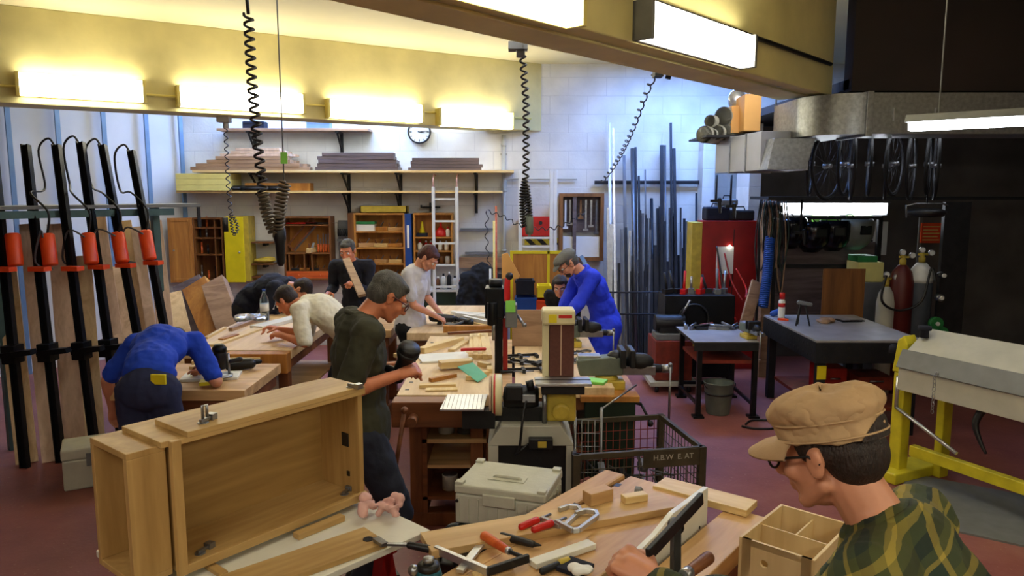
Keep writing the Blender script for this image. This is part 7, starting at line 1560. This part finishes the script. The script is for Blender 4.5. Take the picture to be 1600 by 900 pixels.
# capped man in plaid
pv = V3((.84, 1.18, .985))
hL_ = wp(1022, 908, 1.44); hR_ = wp(1098, 935, 1.38)
pe, K = person('man in tan cap, glasses and green yellow plaid shirt in the right foreground', pv, 142, 22, (hL_, hR_), feet=[V3((.75, 1.2, 0)), V3((1.05, 1.45, 0))], hpitch=18, hyaw=10, hair='hairdk', top='plaid', sleeve=.95, legs='jean', cap='army', glasses='black', curl=1.35, s=1.0, vox=.005, fold=.022, hcover=True, neck=.8, necklen=.09, side=2, twist=0, poleL=(.3, .0, -2), poleR=(.5, .1, -2))
# blue T-shirt man bent over at left
pv = wp(230, 600, 4.3); pv.z = .95
person('man in bright blue t-shirt and dark blue trousers bent over, seen from behind', pv, 100, 73, (wp(176, 640, 4.75), wp(318, 580, 4.90)), hpitch=75, hair='hairdk', top='bluetee', sleeve=.40, legs='trnavy', curl=.9, s=1.0, poleR=(.6, -.6, -.3), poleL=(-.5, -.6, 0))
# yellow rule pocket patch
a = wp(247, 593, 4.2)
solo('yellow_notebook', MB().b2((-.045, -.008, -.03), (.045, .008, .03)), M['yellow'], 'yellow notebook in the back pocket of the man in blue', 'notebook', (a.x, 4.205, a.z), -.1, bev=.002)
# dark clothed person bent over at back left
pv = wp(385, 480, 7.55); pv.z = .93
person('person in dark navy clothes bent low over the back of the left bench', pv, -8, 66, (wp(430, 495, 7.3), wp(440, 490, 7.5)), hpitch=75, hair='hairdk', top='navy', sleeve=.95, toplen=.08, legs='blackcl', s=1.0, vox=.009)
# cream shirt man
pv = wp(552, 545, 5.95); pv.z = .88
person('man in a cream t-shirt with brown hair bent over the left workbench', pv, 172, 56, (wp(440, 524, 5.80), wp(433, 514, 6.05)), hpitch=42, hyaw=8, hair='hairdk', skin='skinr', top='cream', sleeve=.46, toplen=.06, legs='navy', curl=.9, s=1.0, vox=.007, poleL=(.4, -.6, -1), poleR=(.4, .4, -1))
# grey haired man sighting along a board
pv = wp(558, 500, 7.45); pv.z = .92
person('grey haired man in a dark navy shirt sighting along a board', pv, -98, 14, (wp(556, 446, 7.1), wp(513, 458, 7.25)), hpitch=18, hair='hairgr', skin='skinr', top='navy', sleeve=.95, toplen=.15, legs='blackcl', s=.94, vox=.007, curl=1.2, poleR=(-.2, .3, -1), poleL=(.2, .3, -1))
A_ = wp(541, 405, 7.04); B_ = wp(566, 462, 6.55); solo('sighted_board', MB().bar((0, 0, 0), B_ - A_, .07, .03, (0, -.4, 1)), M['board'], 'grey brown board held up to the face of the grey haired man', 'board', A_, 0, bev=.003)

# woman
pv = wp(641, 530, 6.72); pv.z = .90
person('woman with short reddish brown hair in a pale grey t-shirt working at the back bench', pv, -20, 9, (wp(690, 493, 6.85), wp(683, 495, 6.6)), hpitch=46, hyaw=-4, hair='hairred', female=True, top='greytee', sleeve=.36, toplen=.06, legs='blackcl', s=.97, vox=.0065, hairlong=.0, curl=1.0, poleR=(-.5, -.3, -1), poleL=(0, .5, -1))
# blue coat man
pv = wp(946, 515, 6.75); pv.z = .90
person('man in a royal blue work coat and grey flat cap bent over the vice', pv, 195, 27, (wp(868, 515, 6.35), wp(862, 512, 6.65)), hpitch=42, hair='hairgr', top='coat', sleeve=.9, legs='navy', coat=True, cap='flat', glasses='black', beard='hairdk', s=1.0, vox=.007, hcover=True, topname='coat')
# girl
pv = wp(888, 540, 7.35); pv.z = .70
person('young person with brown hair and dark jacket bending down beside the blue coat man', pv, -110, 30, (wp(865, 512, 7.0), wp(893, 512, 7.0)), hpitch=24, hyaw=-10, hair='hairdk', female=True, top='blackcl', sleeve=.95, legs='blackcl', s=.90, vox=.007, hairlong=.03)
# clamp held by the capped man, chisel handle
A_ = wp(1012, 868, 1.50); B_ = wp(1096, 778, 1.70)
t = thing('bar_clamp', 'black F clamp with wooden handle held by the capped man', 'clamp', A_)
obj('clamp_bar', MB().bar((0, 0, 0), B_ - A_, .012, .030, (0, 0, 1)), M['dark'], t, bev=.002)
Cn = wp(1056, 822, 1.645); Dn = wp(1055, 930, 1.52); obj('clamp_arm', MB().bar(Cn - A_, Dn - A_, .018, .028, (0, 1, 0)).cyl(Cn - A_ + V3((0, -.012, 0)), Cn - A_ + V3((0, .012, 0)), .018), M['black'], t, bev=.002)
E1 = wp(1078, 893, 1.44); E2 = wp(1106, 872, 1.50); obj('wooden_handle', MB().cap(E1 - A_, E2 - A_, .0125, .0145), M['beechdk'], t); obj('ferrule', MB().cyl(wp(1068, 900, 1.42) - A_, wp(1077, 893, 1.437) - A_, .013), M['alu'], t)
obj('spindle', MB().cyl(wp(1050, 912, 1.40) - A_, wp(1070, 899, 1.423) - A_, .006), M['steel'], t)
